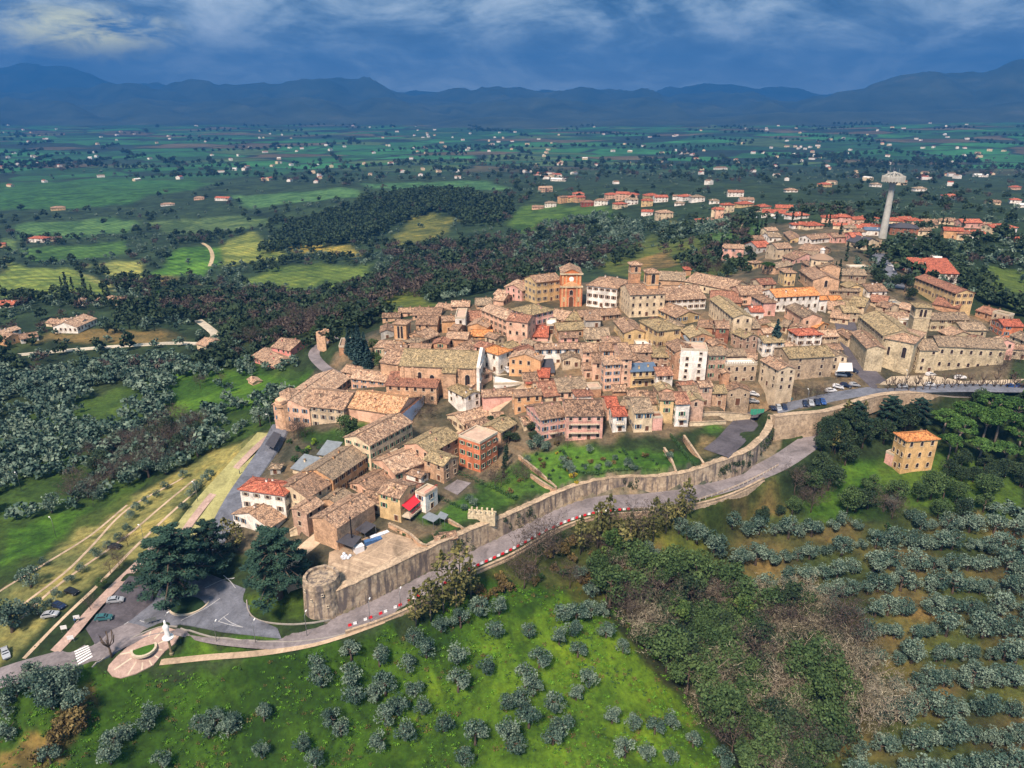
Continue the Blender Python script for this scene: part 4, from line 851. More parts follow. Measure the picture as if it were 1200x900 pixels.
houses('''
A2 203 660 463 697 590 635 185 h white red reg,wk=shut_grey|villa with bright red hipped roof and pale walls above the big cedars
A2 375 888 470 828 328 760 55 gr white tan|low white house with patchy broken tiles below the red roofed villa
U5 150 772 372 632 205 540 155 gr cream brown|narrow cream house with brown tiles squeezed right of the red roofed villa
U5 372 610 692 392 545 315 175 gr orange gray reg,wk=shut_brown|long orange brick row house with grey brown roof on the lower street
U5 697 308 1070 105 900 58 232 gr cream brown reg,wk=shut_green,balc=1|long cream palace with green shutters and small balcony on the lower street
U5 20 515 150 548 250 468 45 s cream metal nw|low shed with pale metal roof left of the orange row house
U5 250 385 365 402 455 328 60 s cream metal nw|small cream outbuilding with flat grey roof by the convent garden
A2 380 540 440 540 460 515 45 h grey gray nc_,name=pavilion|small square grey turret behind the red roofed villa
U6 325 345 590 175 142 282 170 g tanstone tan nw|stone workshop with broad tan roof beside the walled yard
U6 620 97 770 137 915 50 180 g yellow brown|yellow house with square chimney left of the red awning
U6 950 132 1035 78 1000 30 118 f white terrace wk=shut_blue|white house with flat terrace and red railing right of the red awning
A3 112 672 330 585 235 520 70 gr peach tan|tan roofed row house behind the yellow house with chimney
A3 318 552 492 455 425 395 110 gr peach lichen|row house with lichen roof left of the orange flat roofed palace
U5 700 718 940 585 868 500 60 gr peach brown|low brown roofed link behind the stone workshop
U5 1015 548 1150 592 1200 545 65 g white brown|small white gabled house behind the red awning
A3 487 458 612 500 713 440 170 f redorange terrace reg,fl=3,nc=3,wk=shut_green|orange red three storey palace with flat roof above the hedged lawn
A3 515 385 750 312 690 262 60 gr cream tan|long low tan roof above the orange flat roofed palace
A3 425 172 530 224 590 188 80 g white lichen|white house with mossy roof below the big brown church
A3 62 152 355 167 355 118 95 s tanstone maroon reg,nc=6|low convent gallery with maroon roof against the brown church
A5 455 312 655 335 640 278 70 gr peach tan reg|middle convent wing facing the cloister court
A5 210 490 450 310 330 240 110 g peach tan|long outer convent wing along the western edge
A5 168 470 412 496 465 400 132 gr sand tan reg|front convent wing with small square windows above the garden
A5 56 462 168 447 170 380 168 G tanstone tan arch,fl=2,nc=1|tall corner block of the convent with arched loggia
A5 430 480 730 525 800 430 75 gr peach new nw|convent wing with new pale orange tiles beside the blue scaffold
A5 385 135 465 132 460 85 55 f brick tan nw,name=ruined_tower|square ruined brick tower at the western gate
A5 400 272 500 290 520 250 40 gr peach tan|small tan roofed link north of the long outer convent wing
A5 -10 130 100 152 212 102 68 g rose tan|pink farmhouse with tan roof alone on the western meadow
R3 888 648 966 690 1015 645 26 g rose brown|low pink wing at the left end of the pink farmhouse
R3 872 738 890 752 908 735 9 g peach tan nw,name=shed|tiny tiled shed alone on the bright meadow below the pink farmhouse
T1 120 665 235 660 200 590 75 Gr grey brown|small grey gabled house left of the brick bell tower
T1 350 690 520 730 440 640 70 G tanstone brown|low gabled stone house right of the brick bell tower
T1 400 515 645 520 610 452 50 gr tanstone brown|long brown roof at the north west edge of town
T1 430 596 615 600 605 525 105 gr tanstone brown|stone house with one green shutter behind the brick bell tower
T1 135 535 290 532 290 498 60 gr tanstone brown|low stone house left behind the brick bell tower
T1 275 490 400 490 390 455 55 gr peach tan|tan roofed house at the far north west corner
T1 660 567 775 562 770 520 110 gr orange brown|orange house with small balcony left of the glazed white house
T1 775 548 865 548 880 470 150 f white terrace|white house with glazed veranda in the north west quarter
T1 875 562 1010 560 990 480 70 gr peach maroon|house with dark red roof below the courtyard palace
T1 885 610 1055 625 1000 560 90 G orange tan|orange gabled house left of the courtyard palace
T1 915 702 1100 702 1090 650 40 gr orange orange|low orange roof below the courtyard palace
T1 815 785 950 832 1040 762 55 g cream brown|cream house with brown roof behind the white gabled house
T1 580 788 680 792 680 752 30 gr white maroon nw,name=shed|small round ended shed with red roof in the north west quarter
T1 600 450 760 470 740 425 35 gr peach tan|tan roof on the northern rim left of the palace
T1 740 440 900 440 890 392 40 gr peach tan|tan roof on the northern rim with cypresses beside it
T1 965 437 1100 432 1090 372 30 gr tanstone gray|grey roofed house on the northern rim
T1 1110 380 1200 390 1190 330 60 gr peach tan|tan house on the northern rim left of the brown loggia
T1 730 640 800 650 800 600 90 gr brick brown|narrow brick house between the orange and the glazed house
T5 190 145 330 187 405 135 170 h white orange|white house with orange tan hipped roof beside the church front
T2 510 230 730 203 700 143 190 gr yellow brown reg,nc=4|tall yellow palace immediately left of the orange church
T2 385 302 515 270 450 218 95 gr pink tan reg|pink house with green shutters left of the tall yellow palace
T2 235 265 375 322 450 230 75 g orange tan|orange brick loggia house at the end of the row by the orange church
T2 140 330 230 345 240 300 40 gr peach tan|tan roof below the brown loggia house
T2 960 250 1225 280 1110 172 190 hr white tan reg,nc=5,wk=shut_brown|white palace with arcade right of the orange church
T2 300 462 467 515 603 450 175 h pink lichen reg|east wing of the courtyard palace with pink walls
T2 255 557 436 580 467 525 228 g peach maroon|tall cream front block of the courtyard palace
T2 30 465 255 560 160 440 160 gr peach tan reg|long west wing of the courtyard palace
T2 470 702 615 706 600 610 50 gr pink red|pink house with orange red roof below the courtyard palace
T2 605 612 695 612 690 560 80 f dark white|dark shop front with white lights in the town centre
T2 610 545 760 572 740 485 30 gr tanstone tan|tan roof in front of the orange church
T2 770 572 905 572 880 500 30 gr tanstone lichen|lichen roof in front of the orange church
T2 905 532 1255 506 1190 455 60 gr tanstone brown reg|long brown roofed house in front of the white arcaded palace
T2 700 650 940 637 925 575 95 gr brick lichen|brick house with green lichen roof below the orange church
T2 950 560 1080 558 1075 520 75 s grey brown|grey house with pale wall below the white arcaded palace
T2 950 730 1165 726 1140 630 40 gr cream gray reg|cream house with small dark windows under a grey roof
T5 660 140 1055 130 1040 85 150 gr white brown reg,wk=shut_blue,sp=3.4|white row house with blue shutters in the middle of town
T5 425 215 700 240 600 140 165 Gr orange tan|orange brick house with round shouldered roof beside the church front
T5 705 352 820 350 800 240 40 gr brick dark nw|house with black roof in the middle of town
T5 670 388 775 392 700 315 40 gr peach red|house with bright red shed roof in the middle of town
T5 580 440 690 432 680 400 50 s orange red|small orange house below the bright red shed roof
T5 560 420 680 415 640 345 60 gr tanstone brown|brown roof below the round shouldered house
T5 290 478 560 472 555 400 24 f white white nw|low white roof terrace in front of the church
T5 195 557 478 542 465 485 160 gr pink brown nw|long pink brick building below the church front
T5 475 553 710 537 700 487 170 gr orange brown reg,balc=1|bright orange house with a long balcony
T5 715 556 865 540 850 415 75 gr cream maroon|cream house with maroon roof right of the bright orange house
T5 860 516 1120 500 1090 380 85 gr peach gray reg,nc=4|peach house with broad grey roof left of the tall pink house
T5 705 757 925 722 885 602 205 gr pink brown balc=1|pinkish house at the left of the lower garden row
A4 118 432 335 430 310 342 152 gr pink brown reg,balc=2,wideb|pinkish house with stacked balconies over the gardens
T5 555 800 650 790 630 725 65 gr cream brown|small cream annex left of the lower garden row
T5 305 746 385 736 380 690 60 gr peach brown|small brown roofed annex below the pink brick building
T5 100 772 300 722 270 640 60 gr peach tan|low tan roofed house between pink brick building and flat roofed palace
T6 365 300 455 298 450 160 258 gr peach brown fl=5|right half of the tall peach house with brown roof
T6 190 226 365 226 350 160 150 gr peach brown|rear upper part of the tall peach house
T6 215 350 360 342 355 300 240 s peach tan fl=4,reg,nc=2|front tower part of the tall peach house
T6 25 237 105 236 100 160 190 gr peach brown|narrow peach house two doors left of the tall peach house
T6 110 330 200 330 190 250 165 gr peach brown|narrow peach house immediately left of the tall peach house
T6 30 388 120 386 100 335 90 gr peach brown|low peach house with brown roof near the stair garden
T6 110 235 185 235 175 165 70 gr peach brown nw|small brown roof between two narrow peach houses
T6 75 572 185 566 180 520 80 f brick terrace nw,name=terrace_block|brick terrace below the narrow peach houses
T6 460 240 630 236 610 175 125 gr pinkstone brown|pink stone house behind the blue roofed yellow house
T6 490 205 630 205 610 165 30 f white white|white dormer storey on the roof behind the blue roofed house
T6 390 95 530 90 520 30 60 gr white brown|white house with three small windows under brown tiles
T6 450 410 670 400 665 360 150 s yellow blue reg,nc=4,balc=2,wideb|yellow house with blue slate roof and long balconies
T6 675 445 815 441 800 370 145 gr white maroon reg,nc=2|small white house right of the yellow balcony house
T6 640 280 790 282 740 192 110 hr pinkstone lichen|stone house with lichen hipped roof behind the small white house
T6 755 165 840 235 930 140 185 g brick brown|brick alley house left of the big white block
T6 885 225 1120 236 1085 175 268 f white terrace nc=2,fl=5|big white five storey block with roof terrace
T6 945 190 1080 190 1085 142 40 s white metal|white penthouse on the big white block
T7 75 268 235 262 215 192 225 gr pinkstone gray reg,nc=2|tall pink stone house right of the big white block
T7 225 362 505 357 480 312 165 f stone white arch,fl=2,reg|stone palace with arched windows and roof balustrade
T7 245 580 445 580 440 500 140 Gr stone brown nw,nd|plain stone gable front of the chapel by the green gate
T7 205 425 268 423 265 390 185 Gr brick tan nw,nd,name=bell_gable|slim brick bell gable left of the stone chapel
T7 115 600 240 596 215 530 120 gr tanstone lichen|stone cottage with mossy roof left of the chapel
T7 5 546 115 541 105 490 175 gr pinkstone brown|narrow pink stone house two doors left of the chapel
T6 920 612 1050 607 1030 535 105 gr pinkstone gray|stone cottage with dark roof below the big white block
T6 890 545 1010 532 1000 492 60 gr pinkstone maroon|maroon roof at the foot of the big white block
T6 845 695 965 690 950 592 205 gr white maroon wk=shut_green,balc=1,fl=3,nc=1|tall narrow white house with green balcony at the end of the row
T6 705 656 825 656 815 596 215 gr yellow brown wk=shut_green,nc=1|yellow house immediately left of the narrow white house
T6 590 692 705 686 690 590 110 gr cream brown|cream house with brown roof left of the yellow house
T6 480 772 640 766 610 642 180 gr cream gray|cream house with glazed loggia over the gardens
T6 612 826 725 822 715 782 110 f pink maroon|house with dark red roof terrace over the gardens
T6 345 715 480 742 450 640 70 gr peach gray|grey roofed house behind the glazed loggia house
T6 240 726 340 722 330 632 120 gr peach red|peach house with orange roof above the gardens
T6 290 802 410 797 390 722 150 gr white red wk=shut_blue,balc=1|white house with orange roof and pink balcony over the gardens
T6 420 642 600 642 590 588 40 gr tanstone brown|low brown roof with skylight above the garden row
T6 285 602 400 602 390 548 30 gr brick brown nw|low brick outhouse below the tall peach house
T3 290 412 598 400 180 338 205 g cream brown reg|big cream town hall beneath the campanile
T3 590 460 955 442 770 330 100 gr white brown reg,nc=7|white cloister wing with seven windows right of the town hall
T3 545 278 770 290 745 215 55 gr tanstone gray nw|long grey brown roof behind the campanile
T3 775 292 1180 372 1120 265 80 gr cream brown reg|long cream school wing north east of the campanile
T3 775 192 825 192 825 172 60 h brick red nw,name=chimney_tower|square brick tower with red cap at the northern edge
T3 525 535 697 613 870 572 60 g yellow brown|yellow house with white gable below the cloister wing
T3 378 642 530 727 740 707 165 h yellow lichen wk=shut_brown|big yellow house with lichen roof in the town centre
T3 150 642 240 745 360 680 85 g yellow brown|yellow house with steep lane side left of the big yellow house
T3 735 718 820 790 960 730 60 g brick lichen|brick house right of the big yellow house
T3 885 690 1040 702 1000 640 70 gr brick brown|pink brick house below the long loggia house
T3 1045 702 1160 706 1130 645 145 gr darkbrick brown|dark brick house below the long loggia house
T4 -57 447 150 612 276 580 150 g cream lichen reg|long house with open loggia windows and white gable
T4 -60 470 215 490 180 400 30 gr brick maroon nw|brick red roof behind the long loggia house
T4 215 413 435 408 400 330 95 gr peach tan reg,nc=3,wk=shut_brown|peach house with three brown shuttered windows
T4 385 322 520 315 560 262 55 gr sand maroon|house with wide maroon roof left of the orange roofed school
T4 520 432 905 413 760 350 135 gr white orange reg,nc=7,fl=2|long white school with bright orange roof
T4 905 456 975 452 960 425 105 gr white orange|white annex at the right end of the orange roofed school
T4 415 480 525 476 500 402 125 hr pink brown|narrow pink red house left of the orange roofed school
T4 300 562 415 560 400 512 85 gr white red balc=1|white house with red roof and balcony
T4 605 516 760 612 912 600 95 g peach gray|peach house with grey roof and white gable below the school
T4 770 672 880 702 942 662 50 g orange orange|small orange roofed house above the red roofed house
T4 635 718 712 766 936 762 105 h white red reg|white house with bright red hipped roof beside the tall spruce
T4 135 742 250 792 362 775 115 g pinkstone lichen|stone house with lichen roof left of the tall spruce
T4 265 706 385 702 350 612 90 gr stone gray|grey roofed stone house behind the tall spruce
T4 560 682 620 692 742 662 60 g cream gray|cream house with grey roof right of the tall spruce
T4 385 692 495 672 450 620 50 gr tanstone brown|brown roof left of the tall spruce
T4 600 216 697 216 690 176 125 hr yellow tan arch,fl=2,nc=3|yellow villa with three arched windows on the upper street
T7 790 293 1180 273 1140 182 200 gr stone lichen sp=7.5,nd|large rough stone barn with yellow lichen roof by the parked cars
T7 540 308 695 398 785 350 195 g sand tan|sandy wing joined to the left of the large stone barn
T7 400 292 500 302 560 262 70 gr peach tan|brown roofed house above the large stone barn
T8 150 162 305 287 240 116 130 gr palestone lichen reg|long nave of the convent church in the east
T8 318 302 500 336 490 245 190 hr palestone tan nw,nd|apse end of the convent church with two tall windows
T8 100 266 200 368 290 350 105 g palestone brown nw,nd|brown roofed aisle left of the long nave
T8 610 187 855 185 850 140 75 gr palestone gray|grey roofed block behind the square campanile in the east
T8 810 252 965 252 950 202 60 gr palestone gray|grey roofed block above the arched convent wing
T8 655 352 1090 372 1080 310 160 gr palestone gray arch,fl=2,reg,nc=7,nd|long east convent wing with two rows of arched windows
T8 537 378 655 380 650 312 150 gr palestone gray|short convent wing left of the arched wing
T8 655 258 730 292 800 252 50 g palestone tan|small gabled cloister house in the east convent
T8 1072 226 1200 228 1190 186 75 gr redorange red|orange red house at the right edge of town
T8 1112 284 1215 325 1235 282 90 g cream gray|cream house at the right edge below the orange red one
T8 1000 142 1100 166 1105 150 85 f stone lichen|roofless stone tower house on the eastern side
T8 895 126 1040 166 1060 130 40 gr brick maroon|long red brown roof behind the roofless stone house
A1 820 374 963 430 1003 420 45 g yellow maroon reg,fl=2,wk=shut_brown|long yellow school with red brown roof in the east
A1 880 466 970 482 960 455 18 gr brick maroon nw|low red brown roof below the long yellow school
T8 0 256 80 306 115 280 45 g cream brown|cream gabled house at the top of the market street
T8 60 140 145 137 130 100 65 hr sand lichen|sand coloured house with lichen hipped roof by the long nave
T8 255 92 330 112 320 72 35 gr sand brown|brown roof north of the long nave
T8 340 182 480 182 470 140 30 gr sand brown|brown roof left of the square campanile
T8 390 112 490 132 480 92 25 gr sand tan|tan roof far left of the square campanile
T8 30 102 150 102 140 62 35 gr sand lichen|lichen roof in the eastern market quarter
T8 395 192 480 202 480 185 35 f white white|white flat roofed house left of the square campanile
T8 330 92 410 92 400 72 25 f white metal|white flat roofed hall with blue sheets in the market quarter
U4 430 422 550 506 760 496 95 g tanstone brown nw,nd|long stone flank of the collegiate church
U4 610 396 790 396 780 340 160 Gr tanstone gray arch,fl=1,nc=1,nd|tall transept of the collegiate church
U4 520 386 592 386 595 332 120 hr brick brown|squat side tower of the collegiate church
U4 805 462 1020 466 1020 416 60 gr stone gray|grey roofed range right of the collegiate church
U4 870 402 1030 402 1025 385 40 f stone white nw|roofless white topped ruin right of the collegiate church
U4 790 545 850 575 985 570 50 g yellow lichen|yellow gabled house below the cypress of the collegiate church
U4 1030 606 1200 602 1160 540 65 gr white brown|white walled house with brown roof east of the market quarter
U4 695 602 960 606 955 585 50 gr stone gray reg|long low stone terrace below the collegiate church
U4 55 220 180 212 150 163 60 gr grey red|grey gabled house with bright red roof on the upper street
U4 230 232 365 226 330 180 100 gr sand brown|brown roofed house at the head of the upper street
U4 140 76 240 72 230 45 55 gr cream tan|cream house with arched gable at the north end of town
U4 160 132 270 130 240 95 50 gr white gray|white house with grey roof at the north end of town
U4 290 92 350 152 440 138 50 g yellow brown|tall bright yellow gabled house at the north end of town
U4 530 152 720 132 690 95 45 gr white brown|white fronted house with brown roof among gardens north of the collegiate church
U4 725 132 855 127 850 92 55 gr pink brown|pinkish brown house near the cypress garden
U4 890 132 990 130 980 90 75 gr rose red|pink house with pink red roof below the water tower
U4 985 190 1130 172 1110 130 60 G cream dark|cream gabled house with dark roof below the water tower
U4 420 232 600 262 560 200 40 gr tanstone brown|brown roofed house behind the collegiate church
U4 430 292 590 302 560 258 50 gr stone gray|grey roofed house behind the collegiate church tower
U4 220 402 370 372 350 330 60 gr tanstone gray|grey roofed house on the upper street above the yellow villa
U4 25 360 95 352 90 332 55 hr yellow brown|small yellow house under the umbrella pine
U4 30 152 270 152 260 118 45 gr orange brown nw|long orange brown garden wall house at the northern park
U4 700 832 860 852 820 780 50 gr sand tan|tan roof at the lower end of the market quarter
U4 820 792 950 792 930 732 95 gr sand lichen|lichen roofed house in the middle of the market quarter
U4 680 762 830 772 800 702 40 gr sand tan|broad tan roof above the market street
U4 860 722 1000 742 980 662 40 gr sand lichen|broad lichen roof left of the long nave
U4 700 702 800 702 780 662 25 gr sand orange|small orange patched roof below the stone terrace
U4 280 300 380 330 400 260 50 g pink brown|pinkish brown roof on the upper street
U4 1040 700 1190 720 1180 660 30 gr sand maroon|maroon roof right of the market quarter
L5 748 260 790 288 900 280 112 h ochre orange reg,arch,fl=3,nc=3|orange villa with ivy standing alone among the pines
L5 715 330 748 345 752 322 36 f pink terrace nw,name=annex|low pink annex at the left side of the orange villa
U2 430 775 740 782 720 735 40 s white red|white hall with red and white striped roof in the east
U7 415 337 520 290 460 262 36 gr white tan|white villa wing with balcony on the western hill
U7 300 332 412 338 400 292 28 gr white tan|white villa middle wing on the western hill
U7 245 312 320 322 310 295 22 gr cream tan|cream villa left wing on the western hill
U7 0 376 110 346 88 330 48 gr white tan|white house with dark windows at the western edge
U7 -12 392 26 402 26 365 42 gr orange tan|orange house cut by the left edge
U7 110 402 206 386 195 362 28 gr white brown|low white house left of the white villa
U7 -20 216 70 216 55 194 22 gr white red|white house with red roof at the left edge
U7 500 206 630 206 615 186 12 gr sand brown|long low brown farm building on the western hill
U7 708 210 768 208 758 192 14 gr yellow tan|small yellow farmhouse on the western hill
U7 1062 426 1115 441 1172 400 42 g cream tan nw|cream barn with tan roof beside the country road
''')
def minis(text):
    for ln in text.strip().splitlines():
        f = ln.split(); x0, y0, s = CROPS[f[0]]
        for tok in f[1:]:
            a = tok.split(','); x, y, w, h = map(float, a[:4]); wm, rm = a[4], a[5]; x, y, w, h = x0+x/s, y0+y/s, w/s, h/s
            rz = rnd.uniform(-.5, .5)
            if w < 9.5 and (h < 4 or y < 215): continue
            g = hit(x, y+h); dpt = g[1]*CP-(g[2]-CAMZ)*SP; W = w*dpt/FPX*1.12; d = ray(x, y); zA = CAMZ+d[2]*g[1]/d[1]; hh = float(np.clip(zA-g[2], 3, 12))
            ax = np.array([math.cos(rz), math.sin(rz)]); D = min(12, max(7, W*.7)); dn = np.array([-ax[1], ax[0]])
            building(g[:2]-ax*W/2, g[:2]+ax*W/2, D, g[2], hh, 'h' if rnd.random() < .5 else 'g', wm, rm, {'sp': 4.0, 'far': 1}, '', 'house', 'house')
minis('''
U1 102,225,95,70,cream,red 20,265,60,80,peach,red 165,115,120,40,white,maroon 265,180,110,30,white,brown 265,215,120,30,yellow,red 425,240,110,40,cream,red 590,250,130,50,orange,red 505,305,190,20,white,red 740,325,150,25,white,red 425,190,70,15,peach,brown 700,400,60,35,white,red 860,410,150,30,cream,red 985,335,110,50,peach,red 1100,330,120,60,pink,red 1080,410,100,30,cream,red 965,45,90,25,yellow,red 660,100,90,15,white,brown 135,605,160,100,pink,tan
U4 490,35,120,25,cream,red 960,45,120,25,cream,brown 1060,70,110,50,white,blue 870,60,90,30,cream,gray 960,90,80,30,white,brown
U2 35,400,80,40,peach,red 120,395,110,40,peach,red 35,460,110,30,white,red 125,455,110,40,white,red 280,410,110,40,cream,red 370,400,90,30,peach,red 430,410,90,30,peach,red 350,460,160,60,darkbrick,dark 495,480,80,40,cream,brown 530,425,90,20,cream,brown 670,415,110,25,cream,brown 695,480,110,60,orange,red 770,500,80,50,cream,maroon 860,500,120,40,white,red 830,425,130,40,pink,red 1010,455,110,60,cream,red 1100,462,100,70,white,red 120,570,120,30,cream,gray 690,240,90,25,white,red 165,155,60,20,white,gray 475,185,70,20,white,gray 860,585,50,20,white,red 1170,550,60,20,orange,red 1140,265,60,25,white,red 985,285,80,15,cream,brown 1065,285,50,15,white,white 840,190,50,15,white,brown 1155,175,60,20,peach,red 900,90,80,15,white,white 90,265,50,20,cream,red 930,440,70,30,pink,brown 570,440,60,25,cream,brown 1190,300,60,20,white,white 400,560,60,20,white,metal 545,560,70,15,white,metal 560,700,80,15,white,white 520,620,50,20,white,white
U3 100,150,70,25,peach,tan 205,205,45,35,orange,brown 250,205,45,30,yellow,red 305,205,50,30,orange,red 125,240,60,25,white,gray 50,265,60,12,peach,brown 350,235,70,25,maroon,maroon 420,225,70,30,white,brown 485,190,60,25,peach,red 545,185,70,40,peach,red 600,190,60,30,peach,red 605,220,60,30,white,gray 545,245,65,25,cream,red 690,225,60,35,yellow,red 720,195,70,25,yellow,red 775,205,70,30,white,red 690,290,60,25,white,red 800,295,80,40,cream,tan 870,200,50,20,white,brown 930,200,70,25,white,red 990,205,70,30,white,gray 1085,225,50,20,white,gray 1100,275,60,45,cream,red 1005,340,50,20,pink,red 1060,340,50,15,white,brown 880,245,50,10,white,gray 480,262,40,12,white,brown 575,320,30,8,white,tan 60,65,60,12,pink,red 160,72,60,15,white,red 170,100,80,12,white,white 105,65,30,12,pink,red 40,125,30,8,white,gray 478,60,30,8,white,red 822,42,40,8,white,red 1065,65,35,12,white,brown 1128,32,70,12,white,brown 290,185,60,15,pink,red
R3 205,130,40,10,yellow,tan 590,118,40,6,white,tan 780,96,50,10,white,red 130,238,55,14,white,red 8,258,20,12,orange,red 190,240,44,8,cream,brown 960,74,28,6,white,white 750,492,40,8,sand,tan 380,460,60,8,sand,brown 700,95,30,8,peach,brown 480,465,40,8,sand,tan 270,465,50,8,white,brown 545,115,20,5,white,tan
''')

# small houses that close the ranks between the ones above
def fill_town():
    P = hits([(445,400),(560,358),(650,340),(760,345),(860,330),(885,285),(1000,285),(1060,335),(1180,385),(1190,420),(1060,430),(990,430),(880,470),(800,490),(700,500),(640,505),(560,520),(480,600),(400,640),(350,620),(400,570),(470,500),(520,470),(470,440)])[:,:2]
    r = random.Random(8); cand = []; pads_ = [np.array([p[:2] for p in q[1]]) for q in PADS]
    for gy in np.arange(P[:,1].min(), P[:,1].max(), 3.0):
        for gx in np.arange(P[:,0].min(), P[:,0].max(), 3.0): cand.append((gx+r.uniform(-1,1), gy+r.uniform(-1,1)))
    C_ = np.array(cand); m = inpoly(P, C_[:,0], C_[:,1]); C_ = C_[m]
    for q in ([(465,470),(520,450),(560,500),(520,540),(470,520)], [(340,505),(400,505),(410,560),(330,600),(300,560)], [(395,400),(445,395),(450,440),(400,440)]): C_ = C_[~inpoly(hits(q)[:,:2], C_[:,0], C_[:,1])]
    for q in pads_: C_ = C_[~inpoly(q, C_[:,0], C_[:,1])]
    for name, Q, width, *_ in ROADS:
        if width < 1.5: continue
        d, _p = seg_dist(Q[:,:2], C_[:,0], C_[:,1]); C_ = C_[abs(d) > width/2+(4.4 if width > 5 else 3.0)]
    n = 0
    for x, y in C_:
        best = 99; bb = None
        for b in BLD:
            dx, dy = x-b['pos'][0], y-b['pos'][1]; u = abs(dx*b['ax'][0]+dy*b['ax'][1])-b['w']/2; v = abs(dx*b['n'][0]+dy*b['n'][1])-b['d']/2; e = max(u, v) if (u < 0 or v < 0) else math.hypot(u, v)
            if e < best: best, bb = e, b
        if best < 3.3 or best > 8.5: continue
        a = math.atan2(bb['ax'][1], bb['ax'][0])+r.choice([0, 0, math.pi/2]); 
        if a > 1.6: a -= math.pi
        s_ = min(9, best*1.75); ax = np.array([math.cos(a), math.sin(a)]); nn = np.array([-ax[1], ax[0]]); w_, d_ = s_*r.uniform(.9, 1.15), s_*r.uniform(.8, 1.0); zb = float(H(x, y)); c = np.array([x, y])
        A = c-ax*w_/2-nn*d_/2; b2 = building(A, A+ax*w_, d_, zb, r.uniform(3.4, min(8, 3.6+bb['h']*.45)), r.choice('ggghG'), r.choice(['peach','cream','tanstone','pinkstone','brick','pink','sand','white']), r.choice(['tan','tan','brown','brown','gray','lichen','maroon']), {}, '', 'house', 'house'); b2['near'] = bb; n += 1
        if n >= 62: break
    print('fillers', n)
fill_town()
# ---------------------------------------------------------------- churches, towers, walls
def zof(px, py, Y):
    d = ray(px, py); return CAMZ+d[2]/d[1]*Y
def special(crop, v, typ, wm, rm, name, cat, note, opts=None, pitch=.36, depth=None):
    A, B, dep, zb, h, ty = solve(crop, *v, typ, pitch)
    return building(A, B, depth or dep, zb, h, ty, wm, rm, dict(opts or {}, nw=1), note, name, cat, pitch)
def local(b, x, y):   # local frame of a building -> world plan
    o = b['o']; c, s_ = math.cos(o.rotation_euler.z), math.sin(o.rotation_euler.z); return o.location.x+x*c-y*s_, o.location.y+x*s_+y*c
def child(b, mb, name, mats): return mb.build(name, mats, b['o'])
# the long brown church: nave, end chapel, buttress block, white gabled front
b = special('R4', (340,737,792,754,812,656,170), 'gr', 'tanstone', 'lichen', 'church', 'church', 'big brown brick church with long lichen roof and white gabled front')
w_, d_, h_ = b['w'], b['d'], b['h']; hd = d_/2
mb = MB(); rise = hd*.36
mb.v = [(w_/2+.02, -hd-.5, -6), (w_/2+.02, hd+.5, -6), (w_/2+.02, hd+.5, h_+.3), (w_/2+.02, 0, h_+rise+1.4), (w_/2+.02, -hd-.5, h_+.3)]
mb.v += [(x+1.1, y, z_) for x, y, z_ in mb.v]; mb.f = [(4,3,2,1,0), (5,6,7,8,9)]+[(i, (i+1) % 5, (i+1) % 5+5, i+5) for i in range(5)]; mb.m = [0]*7
for yy in np.linspace(-hd*.85, hd*.85, 5): mb.box(w_/2+1.12, w_/2+1.4, yy-.35, yy+.35, -1, h_-.2, 0)
mb.box(w_/2+1.12, w_/2+1.55, -hd-.4, hd+.4, h_-.2, h_+.3, 0); mb.box(w_/2+1.12, w_/2+1.5, -hd-.4, hd+.4, h_*.5, h_*.5+.35, 0)
child(b, mb, 'facade', ['plaster_white'])
put(b['o'], door_mesh(2, 3.4, True), 'door', w_/2+1.14, 0, 0, math.pi/2); put(b['o'], window_mesh('arch', 1.4, 2.2), 'window', w_/2+1.14, 0, h_*.62, math.pi/2)
mb = MB(); x0 = w_*.07; mb.box(x0, x0+w_*.17, -hd-1.6, -hd-.02, -6, h_*.86, 0); child(b, mb, 'buttress', ['masonry_tanstone'])
mb = MB(); patch(mb, (x0-.3, -hd-2.1, h_*.86), (x0+w_*.17+.3, -hd-2.1, h_*.86), (x0+w_*.17+.3, -hd+.1, h_*.99), (x0-.3, -hd+.1, h_*.99), 3, .03); child(b, mb, 'buttress_roof', ['tiles_lichen'])
for fx, ww, wh, zz in ((-.24, 1.3, 3.2, .45), (-.08, 1.7, 2.4, .42), (.38, 1.8, 3.4, .38)): put(b['o'], window_mesh('arch', ww, wh), 'window', fx*w_, -hd, zz*h_, 0)
for fx in (-.46, -.33, .27, .47):
    mb = MB(); mb.box(fx*w_-.45, fx*w_+.45, -hd-.35, -hd-.01, -4, h_-.4, 0); child(b, mb, 'pilaster', ['masonry_tanstone'])
CH = b
b = special('R4', (228,716,332,732,352,652,120), 'gr', 'tanstone', 'tan', 'house', 'house', 'lower choir block at the left end of the big brown church')
# orange church on the square
A, B, dep, zb, h, ty = solve('T2', 738, 150, 912, 150, 903, 105, 292, 'g')
b = building(A, B, 13, zb, h, 'G', 'deeporange', 'tan', {'nw': 1, 'nc_': 1}, 'bright orange church front with clock and pediment on the main square', 'church', 'church', .45)
w_, h_ = b['w'], b['h']; hw = w_/2; f = -6.5
mb = MB(); mb.box(-hw-.5, hw+.5, f-.9, f-.02, -2, h_*.60, 0); child(b, mb, 'lower_front', ['plaster_redorange'])
for fx in (-.92, -.55, .55, .92):
    mb = MB(); mb.box(fx*hw-.42, fx*hw+.42, f-1.25, f-.92, 0, h_*.585, 0); child(b, mb, 'pilaster', ['plaster_orange'])
    mb = MB(); mb.box(fx*hw*.95-.35, fx*hw*.95+.35, f-.30, f-.02, h_*.66, h_*.955, 0); child(b, mb, 'pilaster', ['plaster_orange'])
